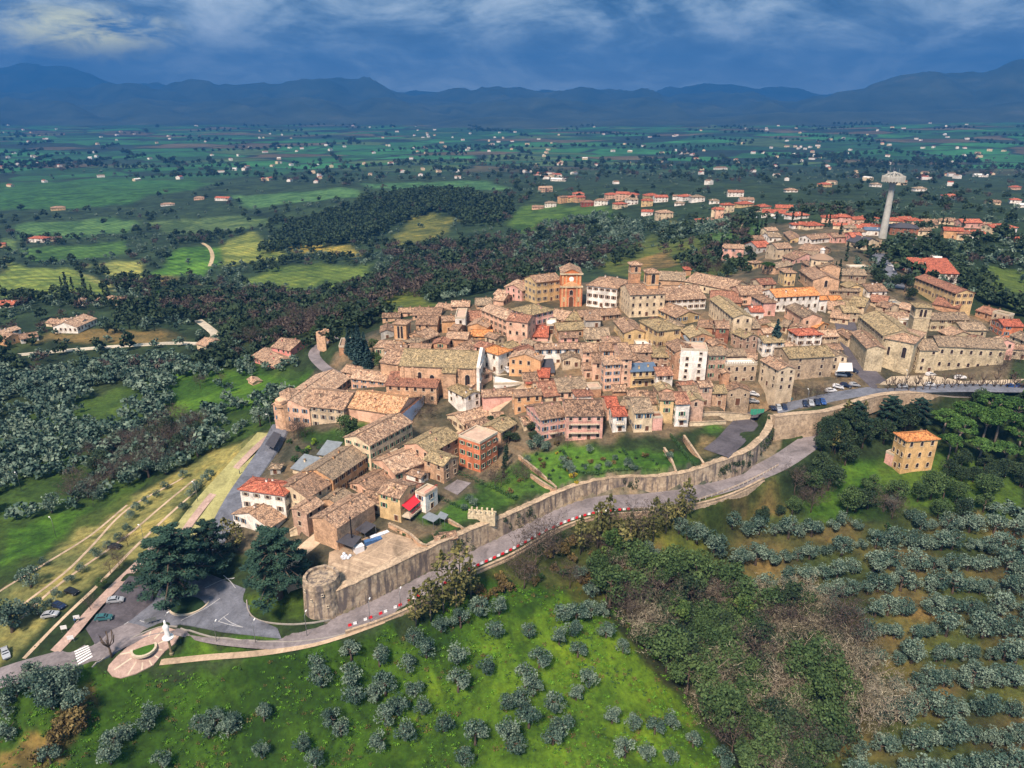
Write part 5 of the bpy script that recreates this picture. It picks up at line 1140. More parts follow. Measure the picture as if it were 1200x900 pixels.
for z0, dz, o_ in ((.585, .55, 1.5), (.955, .6, .7)):
    mb = MB(); mb.box(-hw-.8, hw+.8, f-o_, f+.4, h_*z0, h_*z0+dz, 0); child(b, mb, 'cornice', ['masonry_palestone'])
mb = MB(); z0 = h_*.60+.4; mb.v = [(-hw*.95, f-1.2, z0), (hw*.95, f-1.2, z0), (0, f-1.2, z0+2.3), (-hw*.95, f-.02, z0), (hw*.95, f-.02, z0), (0, f-.02, z0+2.3)]
mb.f = [(0,1,2), (5,4,3), (0,3,4,1), (1,4,5,2), (2,5,3,0)]; mb.m = [0]*5; child(b, mb, 'pediment', ['plaster_orange'])
mb = MB(); mb.lathe([(1.15, 0), (1.15, .18), (.9, .22), (0, .22)], 18, 0); o = child(b, mb, 'clock_face', ['white_paint']); o.location = (0, f-.02, h_*.82); o.rotation_euler = (math.pi/2, 0, 0)
put(b['o'], door_mesh(2.0, 4.0, True), 'door', 0, f-.94, 0, 0); put(b['o'], window_mesh('arch', 1.5, 1.6), 'window', 0, f-.94, h_*.36, 0)
for fx in (-.74, .74):
    mb = MB(); mb.box(fx*hw-.5, fx*hw+.5, f-1.1, f-.92, h_*.16, h_*.30, 0); child(b, mb, 'niche', ['masonry_palestone'])
put(b['o'], window_mesh('plain', 1.1, 1.6), 'window', hw, 0, h_*.75, math.pi/2)
# belfries
def belfry(wx, wy, half, ztop, zbase, wm, rm, name, note, open_n=1, oh=2.6, rz=0, hip=True, ow=1.0, cap=.45, bands=(.62,)):
    root = empty(name, (wx, wy, zbase), rz); h = ztop-zbase; mb = MB(); mb.box(-half, half, -half, half, -1, h, 0); mb.build('shaft', [WM_name(wm)], root)
    for bz in bands:
        m = MB(); m.box(-half-.18, half+.18, -half-.18, half+.18, h-(oh+1.6)/(bz/.62)-.25, h-(oh+1.6)/(bz/.62), 0); m.build('cornice', ['stone_trim'], root)
    m = MB(); m.box(-half-.3, half+.3, -half-.3, half+.3, h, h+.3, 0); m.build('cornice', ['stone_trim'], root)
    for k in range(4):
        a = k*math.pi/2
        for q in range(open_n):
            off = (q-(open_n-1)/2)*ow*1.55; x, y = off, -half
            put(root, window_mesh('arch', ow, oh), 'belfry_opening', x*math.cos(a)-y*math.sin(a), x*math.sin(a)+y*math.cos(a), h-oh-1.2, a)
    if hip: roof_build(root, 2*half+.5, 2*half+.5, h+.3+.15, 'h', rm, 3.3, cap, .35)
    tag(root, note, name.replace('_', ' ')); return root
def byname(s_): return [q for q in BLD if q['note'].startswith(s_)][0]
th = byname('big cream town hall'); rzt = th['o'].rotation_euler.z
x, y = local(th, th['w']*.20, -th['d']*.12); zt = zof(700+487/7.5, 290+215/7.5, y)
belfry(x, y, 2.6, zt, th['zb'], 'orange', 'tan', 'bell_tower', 'square campanile with big arched opening rising through the cream town hall roof', 1, 3.6, rzt, True, 1.6)
x, y = local(th, -th['w']*.12, th['d']*.42); zt = zof(700+412/7.5, 290+148/7.5, y)
belfry(x, y, 2.2, zt, th['zb'], 'brick', 'tan', 'bell_tower', 'slimmer brick campanile just behind and left of the one on the town hall', 1, 1.8, rzt, True, 1.2)
A, B, dep, zb, h, ty = solve('T1', 235, 598, 342, 606, 385, 560, 195, 'g'); m_ = (A+B)[:2]/2; rz = math.atan2(B[1]-A[1], B[0]-A[0]); half = np.linalg.norm((B-A)[:2])/2
belfry(m_[0]-math.sin(rz)*half, m_[1]+math.cos(rz)*half, half, zb+h, zb-2, 'orange', 'tan', 'bell_tower', 'orange brick bell tower with paired tall openings at the north west edge of town', 2, 5.0, rz, True, 1.0, .3)
A, B, dep, zb, h, ty = solve('T8', 512, 112, 615, 117, 615, 97, 196, 'g'); m_ = (A+B)[:2]/2; rz = math.atan2(B[1]-A[1], B[0]-A[0]); half = np.linalg.norm((B-A)[:2])/2
belfry(m_[0]-math.sin(rz)*half, m_[1]+math.cos(rz)*half, half, zb+h, zb-2, 'palestone', 'lichen', 'bell_tower', 'square pale stone campanile with twin openings behind the convent in the east', 2, 2.8, rz, True, 1.1, .3)
# windows of the eastern apse
ap = byname('apse end'); 
for fx, ww, wh in ((-.32, .9, 3.0), (.22, 1.5, 3.6)): put(ap['o'], window_mesh('arch', ww, wh), 'window', fx*ap['w'], -ap['d']/2, ap['h']*.45, 0)
for fx in (-.48, 0, .48):
    mb = MB(); mb.box(fx*ap['w']-.35, fx*ap['w']+.35, -ap['d']/2-.4, -ap['d']/2-.01, -2, ap['h']*.9, 0); child(ap, mb, 'buttress', ['masonry_palestone'])
cp2 = byname('plain stone gable front'); put(cp2['o'], door_mesh(1.7, 3.2), 'door', 0, -cp2['d']/2, 0, 0)
for fx in (-.3, .3): put(cp2['o'], window_mesh('arch', .7, .8), 'window', fx*cp2['w'], -cp2['d']/2, cp2['h']*.62, 0)
mb = MB()
for t in np.linspace(-1, 1, 9): mb.box(t*cp2['w']*.5-.1, t*cp2['w']*.5+.1, -.1, .1, 0, .1, 0)
bar = byname('stone palace with arched'); w_, d_, h_ = bar['w'], bar['d'], bar['h']; mb = MB()
for t in np.linspace(-w_/2+.3, w_/2-.3, 14): mb.box(t-.12, t+.12, -d_/2-.22, -d_/2-.02, h_+.7, h_+1.25, 0)
mb.box(-w_/2, w_/2, -d_/2-.26, -d_/2+.02, h_+1.25, h_+1.42, 0); child(bar, mb, 'balustrade', ['stone_trim'])
cl = byname('long stone flank'); put(cl['o'], window_mesh('arch', 1.6, 3), 'window', cl['w']*.0, -cl['d']/2, cl['h']*.4, 0); put(cl['o'], window_mesh('arch', 1.4, 2.6), 'window', cl['w']/2, 0, cl['h']*.35, math.pi/2)
# collegiate drum and lantern
tr = byname('tall transept'); x, y = local(tr, -tr['w']*.15, tr['d']*.5+2); zt = zof(880+665/7.5, 260+318/7.5, y); zb = tr['zb']; r_ = abs(hit(0,0)[0])*0+5.6
root = empty('church_drum', (x, y, zb), .2); mb = MB(); mb.lathe([(r_, 0), (r_, zt-zb)], 8, 0); mb.build('drum', ['plaster_cream'], root)
mb = MB(); mb.lathe([(r_+.5, zt-zb-.15), (r_+.5, zt-zb+.1), (.9, zt-zb+2.6)], 8, 0); mb.build('roof', ['tiles_brown'], root)
mb = MB(); mb.lathe([(1.1, zt-zb+2.3), (1.1, zt-zb+4.4), (1.4, zt-zb+4.5), (0.05, zt-zb+5.4)], 8, 0); mb.build('lantern', ['plaster_white'], root)
for k in range(8): a = k*math.pi/4+math.pi/8; put(root, window_mesh('arch', .9, 1.2), 'window', math.cos(a)*r_*.925, math.sin(a)*r_*.925, zt-zb-2.8, a+math.pi/2)
tag(root, 'eight sided church drum with lantern behind the tall cypress', 'church dome')

# water tower with a wide ring head
g = hit(1034, 279); Y = g[1]; X = g[0]; zt = zof(1044, 204, Y); zh = zof(1044, 215, Y); zb = g[2]-2
root = empty('water_tower', (X, Y, zb)); T_ = zh-zb
mb = MB(); mb.lathe([(2.7, 0), (2.3, T_*.35), (1.95, T_*.75), (1.85, T_-1), (2.9, T_+.3)], 14, 0); mb.build('shaft', ['concrete'], root, True)
mb = MB(); mb.lathe([(2.0, T_+.3), (6.0, T_+1.2), (6.8, T_+1.6), (6.8, T_+4.6), (6.2, T_+4.8), (6.0, T_+3.9), (0, T_+3.9)], 24, 0); mb.build('tank_ring', ['concrete'], root)
for k in range(24):
    a = k*math.pi/12; m = MB(); Mx = Matrix.Rotation(a, 4, 'Z'); m.box(6.81, 7.3, -.28, .28, T_+1.0, T_+5.0, 0, Mx); m.build('fin', ['concrete'], root)
for k in range(12):
    a = k*math.pi/6; m = MB(); m.tube([(6.4*math.cos(a), 6.4*math.sin(a), T_+4.7), (4.2*math.cos(a), 4.2*math.sin(a), T_+6.2), (1*math.cos(a), 1*math.sin(a), T_+7.3)], .22, 5, 0); m.build('rib', ['concrete'], root)
mb = MB(); mb.lathe([(1.3, T_+3.9), (1.2, T_+7.3), (.4, T_+7.8)], 10, 0); mb.build('hub', ['concrete'], root)
for k in range(5): m = MB(); a = k*1.3; m.tube([(3*math.cos(a), 3*math.sin(a), T_+5.5), (3*math.cos(a), 3*math.sin(a), T_+9+k % 3)], .09, 4, 0); m.build('antenna', ['steel'], root)
tag(root, 'tall slender concrete water tower with wide ribbed ring head', 'water tower')

# ---------------------------------------------------------------- walls
def wall_strip(name, P, Hs, z0s, lo, hi, mat, label, cat, below=1.5, cope=.35, batter=.45, seed=1, ruin=0, sub=5, parapet=.9):
    """P (n,2) foot line, high ground on its left; the wall body stands from lo to hi across the line"""
    Q = catmull(np.c_[P, z0s, Hs], sub); r = random.Random(seed); n = len(Q); d = np.zeros((n, 2)); d[1:-1] = Q[2:,:2]-Q[:-2,:2]; d[0] = Q[1,:2]-Q[0,:2]; d[-1] = Q[-1,:2]-Q[-2,:2]
    d /= np.linalg.norm(d, axis=1)[:,None]; nr = np.c_[-d[:,1], d[:,0]]; root = empty(name, (Q[0,0], Q[0,1], Q[0,2])); mb = MB(); cb = MB(); o = np.array([Q[0,0], Q[0,1], Q[0,2]])
    rows = []; crow = []
    for i in range(n):
        x, y, zz, hh = Q[i]; top = zz+hh+parapet+(r.uniform(-ruin, ruin*.3)); e = lambda off, z_: tuple(np.array([x+nr[i,0]*off, y+nr[i,1]*off, z_])-o)
        j = r.uniform(-.06, .06)
        rows.append([e(lo-batter, zz-below), e(lo-batter*.55+j, zz+hh*.35), e(lo-batter*.2-j, zz+hh*.7), e(lo, top), e(hi, top+r.uniform(-.05, .05)), e(hi, zz+hh-1.2)])
        crow.append([e(lo-.12, top+.01), e(lo-.12, top+.18), e(hi+.1, top+.2), e(hi+.1, top+.01)])
    for R_, m in ((rows, mb), (crow, cb)):
        k = len(R_[0]); base = len(m.v)
        for q in R_: m.v += q
        for i in range(n-1):
            for j in range(k if m is cb else k-1): a, b_ = base+i*k+j, base+i*k+(j+1) % k; c, d_ = base+(i+1)*k+(j+1) % k, base+(i+1)*k+j; m.f.append((a, d_, c, b_)); m.m.append(0)
        m.f.append(tuple(range(base, base+k))); m.m.append(0); m.f.append(tuple(range(base+(n-1)*k, base+n*k))[::-1]); m.m.append(0)
    mb.build('masonry', [mat], root); 
    if cope: cb.build('coping', ['masonry_stone'], root)
    tag(root, label, cat); return root
wall_strip('town_wall', WALL, WALL_H, WALL_Z, -.8, 1.5, 'wall_limestone', 'long curving stone town wall with dark stains above the climbing road', 'town wall', ruin=.3, parapet=.45)
wall_strip('retaining_wall', UPW, UP_H, UP_Z, -.8, 1.3, 'masonry_stone', 'grey stone retaining wall carrying the upper road on the right', 'wall', seed=4, parapet=.8)
LOWW = hits([(405,743),(450,728),(500,705),(550,675),(600,652),(650,624),(700,607),(760,602),(820,592),(860,580),(895,563)])[:,:2]
zl = [float(H(x, y)) for x, y in LOWW]
wall_strip('roadside_wall', LOWW, [.2]*len(LOWW), zl, -.25, .25, 'masonry_stone', 'low stone parapet along the outer edge of the climbing road', 'wall', below=2.5, seed=6, batter=.3, parapet=.6)
def lowwall(pts, hh, mat, label, th=.25, name='garden_wall', n=4, ruin=.03):
    P = hits(pts); z_ = [float(H(x, y)) for x, y in P[:,:2]]; return wall_strip(name, P[:,:2], [.1]*len(P), z_, -th, th, mat, label, 'wall', below=1.5, seed=int(pts[0][0]), batter=.05, parapet=hh, sub=n, ruin=ruin)
lowwall([(622,560),(640,572),(655,580)], 1.2, 'masonry_tanstone', 'stone garden wall stepping down left of the big terraced garden')
lowwall([(608,538),(630,556),(652,576)], 1.3, 'masonry_tanstone', 'diagonal stone wall between the hedged lawn and the terraced garden')
lowwall([(778,528),(786,541),(792,556)], 1.0, 'masonry_tanstone', 'short stone wall across the terraced garden')
lowwall([(801,516),(812,532),(824,549)], 1.8, 'masonry_tanstone', 'tall narrow garden wall beside the rubble terrace')
lowwall([(806,489),(845,488),(879,491)], 1.6, 'plaster_cream', 'pale plastered wall below the stone cottages', name='terrace_wall')
lowwall([(808,499),(830,498),(850,497)], 1.2, 'plaster_cream', 'lower pale wall left of the asphalt yard', name='terrace_wall')
lowwall([(456,618),(480,630),(496,643),(512,641)], 1.3, 'masonry_tanstone', 'low stone wall with shrubs on the far side of the walled yard')
lowwall([(519,608),(535,617),(548,625)], .8, 'masonry_tanstone', 'low wall below the small lawn beside the tiled lodge')
lowwall([(340,628),(362,616),(383,607)], 1.6, 'plaster_cream', 'pale wall running left from the stone workshop')
lowwall([(894,246),(880,250),(868,268)], 1.2, 'masonry_tanstone', 'park wall at the northern edge of town')
# little crenellated terrace on the wall
g = hit(565, 606); root = empty('crenellated_terrace', (g[0], g[1], g[2]), -.15); mb = MB(); mb.box(-4, 4, -1.2, 1.2, -2, 1.6, 0); mb.build('base', ['masonry_palestone'], root)
for k in range(6): m = MB(); m.box(-3.8+k*1.45, -3.2+k*1.45, -1.15, -.6, 1.6, 2.8, 0); m.build('merlon', ['masonry_palestone'], root)
for k in range(5): m = MB(); m.box(-3.4+k*1.5, -2.9+k*1.5, .6, 1.15, 1.6, 2.6, 0); m.build('merlon', ['masonry_palestone'], root)
tag(root, 'small pale crenellated terrace set against the town wall', 'terrace')
g = hit(521, 650); root = empty('wall_lodge', (g[0], g[1]+2, g[2]+2), .35); 
wall_build(root, 6, 4, 3.2, 'g', 'tanstone', 6); roof_build(root, 6, 4, 3.2, 'g', 'brown', 2); tag(root, 'small tiled lodge standing on the town wall beside the yard', 'lodge')
# round bastion
g = hit(375, 724); cx, cy = g[0], g[1]+4.6; root = empty('round_tower', (cx, cy, g[2])); mb = MB(); n = 28; r = random.Random(3); prof = []
for j in range(15):
    t = j/14; rr = 5.3-.75*t+(.15 if j == 12 else 0); prof.append((rr, -1.5+t*11.2))
base = 0
for rr, zz in prof: mb.v += [((rr+r.uniform(-.07, .07))*math.cos(k*6.2832/n), (rr+r.uniform(-.07, .07))*math.sin(k*6.2832/n), zz+(r.uniform(-.35, .15) if zz > 9.5 else 0)) for k in range(n)]
for j in range(14):
    for k in range(n): mb.f.append((j*n+k, j*n+(k+1) % n, (j+1)*n+(k+1) % n, (j+1)*n+k)); mb.m.append(0)
i0 = len(mb.v); mb.v += [(3.7*math.cos(k*6.2832/n), 3.7*math.sin(k*6.2832/n), 9.6) for k in range(n)]; mb.v += [(3.7*math.cos(k*6.2832/n), 3.7*math.sin(k*6.2832/n), 8.9) for k in range(n)]
for k in range(n): mb.f.append((14*n+k, 14*n+(k+1) % n, i0+(k+1) % n, i0+k)); mb.m.append(0); mb.f.append((i0+k, i0+(k+1) % n, i0+n+(k+1) % n, i0+n+k)); mb.m.append(0)
mb.f.append(tuple(i0+n+k for k in range(n))); mb.m.append(0); mb.build('masonry', ['wall_limestone'], root)
for a, zz in ((-1.9, 5.2), (-1.3, 6.9), (-1.1, 3.2), (-2.3, 7.4)): put(root, window_mesh('plain', .35, .5), 'loophole', 4.98*math.cos(a)*(1-.0*zz), 4.98*math.sin(a), zz, a+math.pi/2)
tag(root, 'round stone bastion tower at the road bend', 'round tower')
g = hit(386, 405); root = empty('curved_ruin', (g[0]+0, g[1]+1, g[2])); mb = MB()
for k in range(12):
    a = 1.9+k*.24; Mx = Matrix.Translation((5.5*math.cos(a), 5.5*math.sin(a), 0)) @ Matrix.Rotation(a, 4, 'Z'); mb.box(-.5, .5, -.75, .75, -3, 6.2+math.sin(k*1.7)*.5, 0, Mx)
mb.build('masonry', ['masonry_tanstone'], root); tag(root, 'curved ruined wall of the western gate beside the ruined tower', 'ruin')
# tower beside the long western corner of the convent
cb_ = byname('tall corner block'); x, y = local(cb_, -cb_['w']*.5, -cb_['d']*.2); root = empty('corner_tower', (x, y, cb_['zb'])); hh = cb_['h']
mb = MB(); mb.lathe([(2.6, -6), (2.3, hh*.78), (2.9, hh*.82), (2.9, hh*.92), (2.4, hh*.94), (2.4, hh+.2), (.3, hh+1.3)], 16, 0); mb.build('shaft', ['masonry_tanstone'], root); tag(root, 'round brick turret at the corner of the convent', 'turret')
# scaffold on the newly tiled wing
nb = byname('convent wing with new'); w_, d_, h_ = nb['w'], nb['d'], nb['h']; x, y = local(nb, w_/2+.9, 0); root = empty('scaffold', (x, y, nb['zb']), nb['o'].rotation_euler.z)
for i, yy in enumerate(np.linspace(-d_/2-.6, d_/2+.6, 7)):
    for xx in (-.6, .7): m = MB(); m.tube([(xx, yy, -3), (xx, yy, h_+.8)], .06, 5, 0); m.build('pole', ['steel'], root)
for k in range(3): m = MB(); m.box(-.7, .75, -d_/2-.7, d_/2+.7, .6+k*2.1, .68+k*2.1, 0); m.build('deck', ['wood_door'], root)
mb = MB(); ny, nz_ = 14, 7
for i in range(ny+1):
    for j in range(nz_+1): yy = -d_/2-.8+(d_+1.6)*i/ny; zz = -2+(h_+2.1)*j/nz_; mb.v.append((.85+.12*math.sin(i*1.9+j*.7), yy, zz))
for i in range(ny):
    for j in range(nz_): a = i*(nz_+1)+j; mb.f.append((a, a+nz_+1, a+nz_+2, a+1)); mb.m.append(0)
mb.build('sheeting', ['blue_sheet'], root); tag(root, 'scaffold wrapped in pale blue sheeting on the end of the convent wing', 'scaffold')
# red awning over the terrace
yh = byname('yellow house with square chimney'); w_, d_, h_ = yh['w'], yh['d'], yh['h']; x, y = local(yh, w_/2, 0); root = empty('awning', (x, y, yh['zb']), yh['o'].rotation_euler.z)
m = MB(); patch(m, (2.6, -d_*.42, h_*.52), (2.6, d_*.5, h_*.52), (.02, d_*.5, h_*.66), (.02, -d_*.42, h_*.66), 1, .02, .06); m.build('canopy', ['red_cloth'], root)
for yy in (-d_*.4, 0, d_*.48): m = MB(); m.tube([(2.5, yy, -1), (2.5, yy, h_*.52)], .06, 5, 0); m.build('post', ['steel'], root)
m = MB(); m.box(.02, 2.9, -d_*.45, d_*.5, h_*.22, h_*.27, 0); m.build('terrace_floor', ['stone_trim'], root)
m = MB(); m.box(2.82, 2.88, -d_*.45, d_*.5, h_*.37, h_*.385, 0)
for t in np.linspace(-d_*.44, d_*.49, 14): m.box(2.83, 2.87, t-.02, t+.02, h_*.27, h_*.37, 0)
m.build('railing', ['red_plastic'], root); tag(root, 'bright red awning over the terrace of the yellow house', 'awning')
wh = byname('white house with flat terrace'); w_, d_, h_ = wh['w'], wh['d'], wh['h']; m = MB()
for t in np.linspace(-w_/2, w_/2, 12): m.box(t-.03, t+.03, -d_/2, -d_/2+.06, h_+.7, h_+1.5, 0)
m.box(-w_/2, w_/2, -d_/2, -d_/2+.08, h_+1.5, h_+1.58, 0); child(wh, m, 'railing', ['red_plastic'])
# monument on the paved circle, with its spokes and central bed
zp = lambda x, y: ZPL(x, y)+.15
g = hit(201, 766); root = empty('monument', (g[0], g[1], g[2])); mb = MB(); mb.lathe([(.55, -.5), (.55, .3), (.3, .4), (.26, 4.6), (.5, 4.8)], 10, 0); mb.build('column', ['bronze'], root)
mb = MB(); mb.lathe([(.2, 4.7), (1.3, 4.9), (1.35, 5.15), (.9, 5.3)], 14, 0); mb.build('platform', ['white_paint'], root)
mb = MB(); n = 10
for k, (rr, zz, ox) in enumerate([(.55, 5.3, 0), (.75, 5.9, .05), (.62, 6.8, .0), (.72, 7.7, -.05), (.85, 8.3, 0), (.55, 8.8, .05), (.30, 9.1, .0), (.36, 9.45, 0), (.30, 9.8, 0), (.1, 10.3, 0)]):
    mb.v += [(ox+rr*math.cos(t*6.2832/n), rr*.6*math.sin(t*6.2832/n), zz) for t in range(n)]
    if k:
        for t in range(n): mb.f.append(((k-1)*n+t, (k-1)*n+(t+1) % n, k*n+(t+1) % n, k*n+t)); mb.m.append(0)
mb.f.append(tuple(9*n+t for t in range(n))); mb.m.append(0); mb.build('figure', ['white_paint'], root, True); tag(root, 'tall white statue on a dark column beside the paved circle', 'monument')
g = hit(169, 762); cx, cy = g[0], g[1]; zc = zp(cx, cy)+.02; root = empty('round_flower_bed', (cx, cy, zc))
m = MB(); m.lathe([(3.0, -.2), (3.0, .38), (2.45, .38), (2.45, .15)], 28, 0); m.f.pop(); m.m.pop(); m.build('kerb_ring', ['stone_trim'], root); m = MB(); m.lathe([(2.46, -.2), (2.46, .26), (0.02, .34)], 20, 0); m.build('grass', ['grass_blade'], root); tag(root, 'round grass bed with white kerb in the middle of the paved circle', 'flower bed')
plaza = ROADOBJ['paved_circle']
for k in range(13):
    a = k*6.2832/13+.15; ln_ = 9.5 if abs(math.cos(a-.55)) > .5 else 5.2; m = MB(); nseg = 6
    for q in range(nseg):
        r0, r1 = 3.1+(ln_-3.1)*q/nseg, 3.1+(ln_-3.1)*(q+1)/nseg; P4 = [(cx+r*math.cos(a)+s_*.16*-math.sin(a), cy+r*math.sin(a)+s_*.16*math.cos(a)) for r, s_ in ((r0,-1),(r1,-1),(r1,1),(r0,1))]
        if inpoly(np.array([p[:2] for p in [q_ for q_ in PADS if q_[0] == 'paved_circle'][0][1]]), np.array([P4[1][0]]), np.array([P4[1][1]]))[0]: m.quad(*[(x, y, zp(x, y)+.012) for x, y in P4])
    if m.f: m.build('paving_band', ['stone_trim'], plaza)
# roundabout, crossing and kerbs
g = hit(222, 706); root = empty('traffic_island', (g[0], g[1], g[2]+.02)); m = MB(); m.lathe([(5.3, -.3), (5.3, .26), (4.9, .26), (4.9, .05)], 36, 0); m.f.pop(); m.m.pop(); m.build('kerb_ring', ['stone_trim'], root); m = MB(); m.lathe([(4.91, -.2), (4.91, .16), (.02, .45)], 24, 0); m.build('grass', ['hedge_leaf'], root); tag(root, 'round grass traffic island beneath the largest cedar', 'traffic island')
for (a, c, e) in [((88,755),(104,750),0)]: pass
rd = ROADOBJ['road']
def onroad(px, py, dz=.03): h_ = hit(px, py); return np.array([h_[0], h_[1], h_[2]+.06+dz])
MR = MAIN
def road_z(x, y):
    d, par = seg_dist(MR[:,:2], np.array([x]), np.array([y])); return float(np.interp(par[0], range(len(MR)), MR[:,2]))+.06
for k in range(6):
    P4 = [(87+k*.8, 763.4+k*3.0), (103.5+k*1, 755.6+k*2.9), (104+k*1, 757.1+k*2.9), (87.5+k*.8, 765.0+k*3.0)]; m = MB(); pts = []
    for q in P4: g = hit(*q); pts.append((g[0], g[1], road_z(g[0], g[1])+.03))
    m.quad(*pts[::-1]); m.build('crossing_stripe', ['white_paint'], rd)
def paint(pts, wd, par='junction', mat='road_paint', zf=None):
    P = hits(pts); P = catmull(P, 5); m = MB()
    for i in range(len(P)-1):
        a, b_ = P[i], P[i+1]; t = (b_-a)[:2]; t = t/np.linalg.norm(t); nn = np.array([-t[1], t[0]])*wd/2
        m.quad(*[(x, y, max(float(H(x, y))+.24, road_z(x, y)+.03 if par == 'road' else -99)) for x, y in ((a[0]-nn[0], a[1]-nn[1]), (b_[0]-nn[0], b_[1]-nn[1]), (b_[0]+nn[0], b_[1]+nn[1]), (a[0]+nn[0], a[1]+nn[1]))])
    m.build('road_line', [mat], ROADOBJ[par])
for pts in [[(256,729),(262,724),(268,720)], [(262,724),(272,731),(285,736)], [(256,729),(270,733),(285,736)], [(240,690),(262,680),(275,678)], [(262,675),(270,682),(276,690)], [(150,735),(160,728),(170,730)], [(135,742),(150,730),(163,727)], [(212,728),(240,714),(258,702)]]: paint(pts, .2)
def kerb(pts, name='kerb', closed=False, hh=.14, wd=.28, parent=None):
    P = catmull(hits(pts), 5); m = MB(); L0 = [float(H(x, y)) for x, y in P[:,:2]]
    for i in range(len(P)-1):
        a, b_ = P[i], P[i+1]; t = (b_-a)[:2]; t = t/(np.linalg.norm(t)+1e-9); nn = np.array([-t[1], t[0]])*wd/2; Z0, Z1 = L0[i], L0[i+1]
        q = [(a[0]-nn[0], a[1]-nn[1], Z0), (b_[0]-nn[0], b_[1]-nn[1], Z1), (b_[0]+nn[0], b_[1]+nn[1], Z1), (a[0]+nn[0], a[1]+nn[1], Z0)]
        t_ = [(x, y, z_+.22+hh) for x, y, z_ in q]; m.quad(*t_); m.quad(q[0], q[1], t_[1], t_[0]); m.quad(q[2], q[3], t_[3], t_[2])
    m.build(name, ['kerb_stone'], parent or rd)
kerb([(289,704),(291,716),(300,726),(320,731),(350,732),(380,728),(394,722)])
kerb([(212,737),(240,745),(275,750),(330,753),(390,747),(440,731)])
kerb([(108,783),(122,772),(140,757),(165,744),(190,735),(208,735)])
kerb([(1040,462),(1100,464),(1200,463)])

yd = [q_ for q_ in PADS if q_[0] == 'walled_yard'][0]; YP = np.array([p[:2] for p in yd[1]])
def yard_line(a, b, wd, mat='paving_stone'):
    A, B = hit(*a), hit(*b); t = (B-A)[:2]; L_ = np.linalg.norm(t); t = t/L_; nn = np.array([-t[1], t[0]])*wd/2; m = MB(); n_ = max(2, int(L_/2))
    for k in range(n_):
        p, q = A[:2]+t*L_*k/n_, A[:2]+t*L_*(k+1)/n_
        if inpoly(YP, np.array([p[0], q[0]]), np.array([p[1], q[1]])).all(): m.quad(*[(x, y, ZYD(x, y)+.085) for x, y in ((p[0]-nn[0], p[1]-nn[1]), (q[0]-nn[0], q[1]-nn[1]), (q[0]+nn[0], q[1]+nn[1]), (p[0]+nn[0], p[1]+nn[1]))])
    if m.f: m.build('slab_band', [mat], ROADOBJ['walled_yard'])
for a, b, wd in [((390,661),(436,679),1.0), ((414,655),(450,668),.8), ((436,645),(472,657),.25), ((452,636),(488,647),.25), ((396,676),(460,630),.25), ((415,684),(480,640),.25), ((425,650),(462,662),.25), ((405,658),(440,672),.25)]: yard_line(a, b, wd)
# ---------------------------------------------------------------- trees: trunks with limbs, crowns of many small leaf clusters
def leafcloud(clumps, per, size, seed, flat=0.0, shell=.55, aspect=1.0, droop=0):
    """clumps: (x,y,z,rx,ry,rz). returns verts, quads, tone per vertex"""
    rs = np.random.RandomState(seed); V = []; F = []; T = []; n0 = 0
    for c in clumps:
        n = per if not isinstance(per, (list, tuple)) else per[0]
        n = max(4, int(n*(c[3]*c[4]*c[5])**.5)) if per < 0 else n
        d = rs.normal(size=(n, 3)); d /= np.linalg.norm(d, axis=1)[:,None]; r = shell+(1-shell)*rs.rand(n)**.6
        P = np.array(c[:3])+d*r[:,None]*np.array(c[3:6])
        nr = d*.55+rs.normal(size=(n, 3))*.75; nr[:,2] = nr[:,2]*(1+flat*3)+flat*.8; nr /= np.linalg.norm(nr, axis=1)[:,None]
        a = np.cross(nr, rs.normal(size=(n, 3))); a /= np.linalg.norm(a, axis=1)[:,None]+1e-9; b = np.cross(nr, a)
        s_ = size*(.6+.8*rs.rand(n))[:,None]
        q = np.stack([P-a*s_*aspect-b*s_*.5, P+a*s_*aspect*.2-b*s_*.75, P+a*s_*aspect+b*s_*.35, P-a*s_*aspect*.3+b*s_*.7], 1)
        V.append(q.reshape(-1, 3)); F.append((n0+np.arange(n*4)).reshape(-1, 4)); n0 += n*4
        ct = rs.rand(); T.append(np.repeat(np.clip(.25+.5*ct+.25*rs.rand(n)*1, 0, 1), 4))
    return np.concatenate(V), np.concatenate(F), np.concatenate(T)
def npmesh(name, V, F, T, mat):
    me = bpy.data.meshes.new(name); me.vertices.add(len(V)); me.vertices.foreach_set('co', V.astype(np.float32).ravel()); k = F.shape[1]
    me.loops.add(F.size); me.loops.foreach_set('vertex_index', F.astype(np.int32).ravel()); me.polygons.add(len(F)); me.polygons.foreach_set('loop_start', np.arange(0, F.size, k, dtype=np.int32))
    me.update(); at = me.attributes.new('tone', 'FLOAT', 'POINT'); at.data.foreach_set('value', T.astype(np.float32)); me.materials.append(MATS[mat]); return me
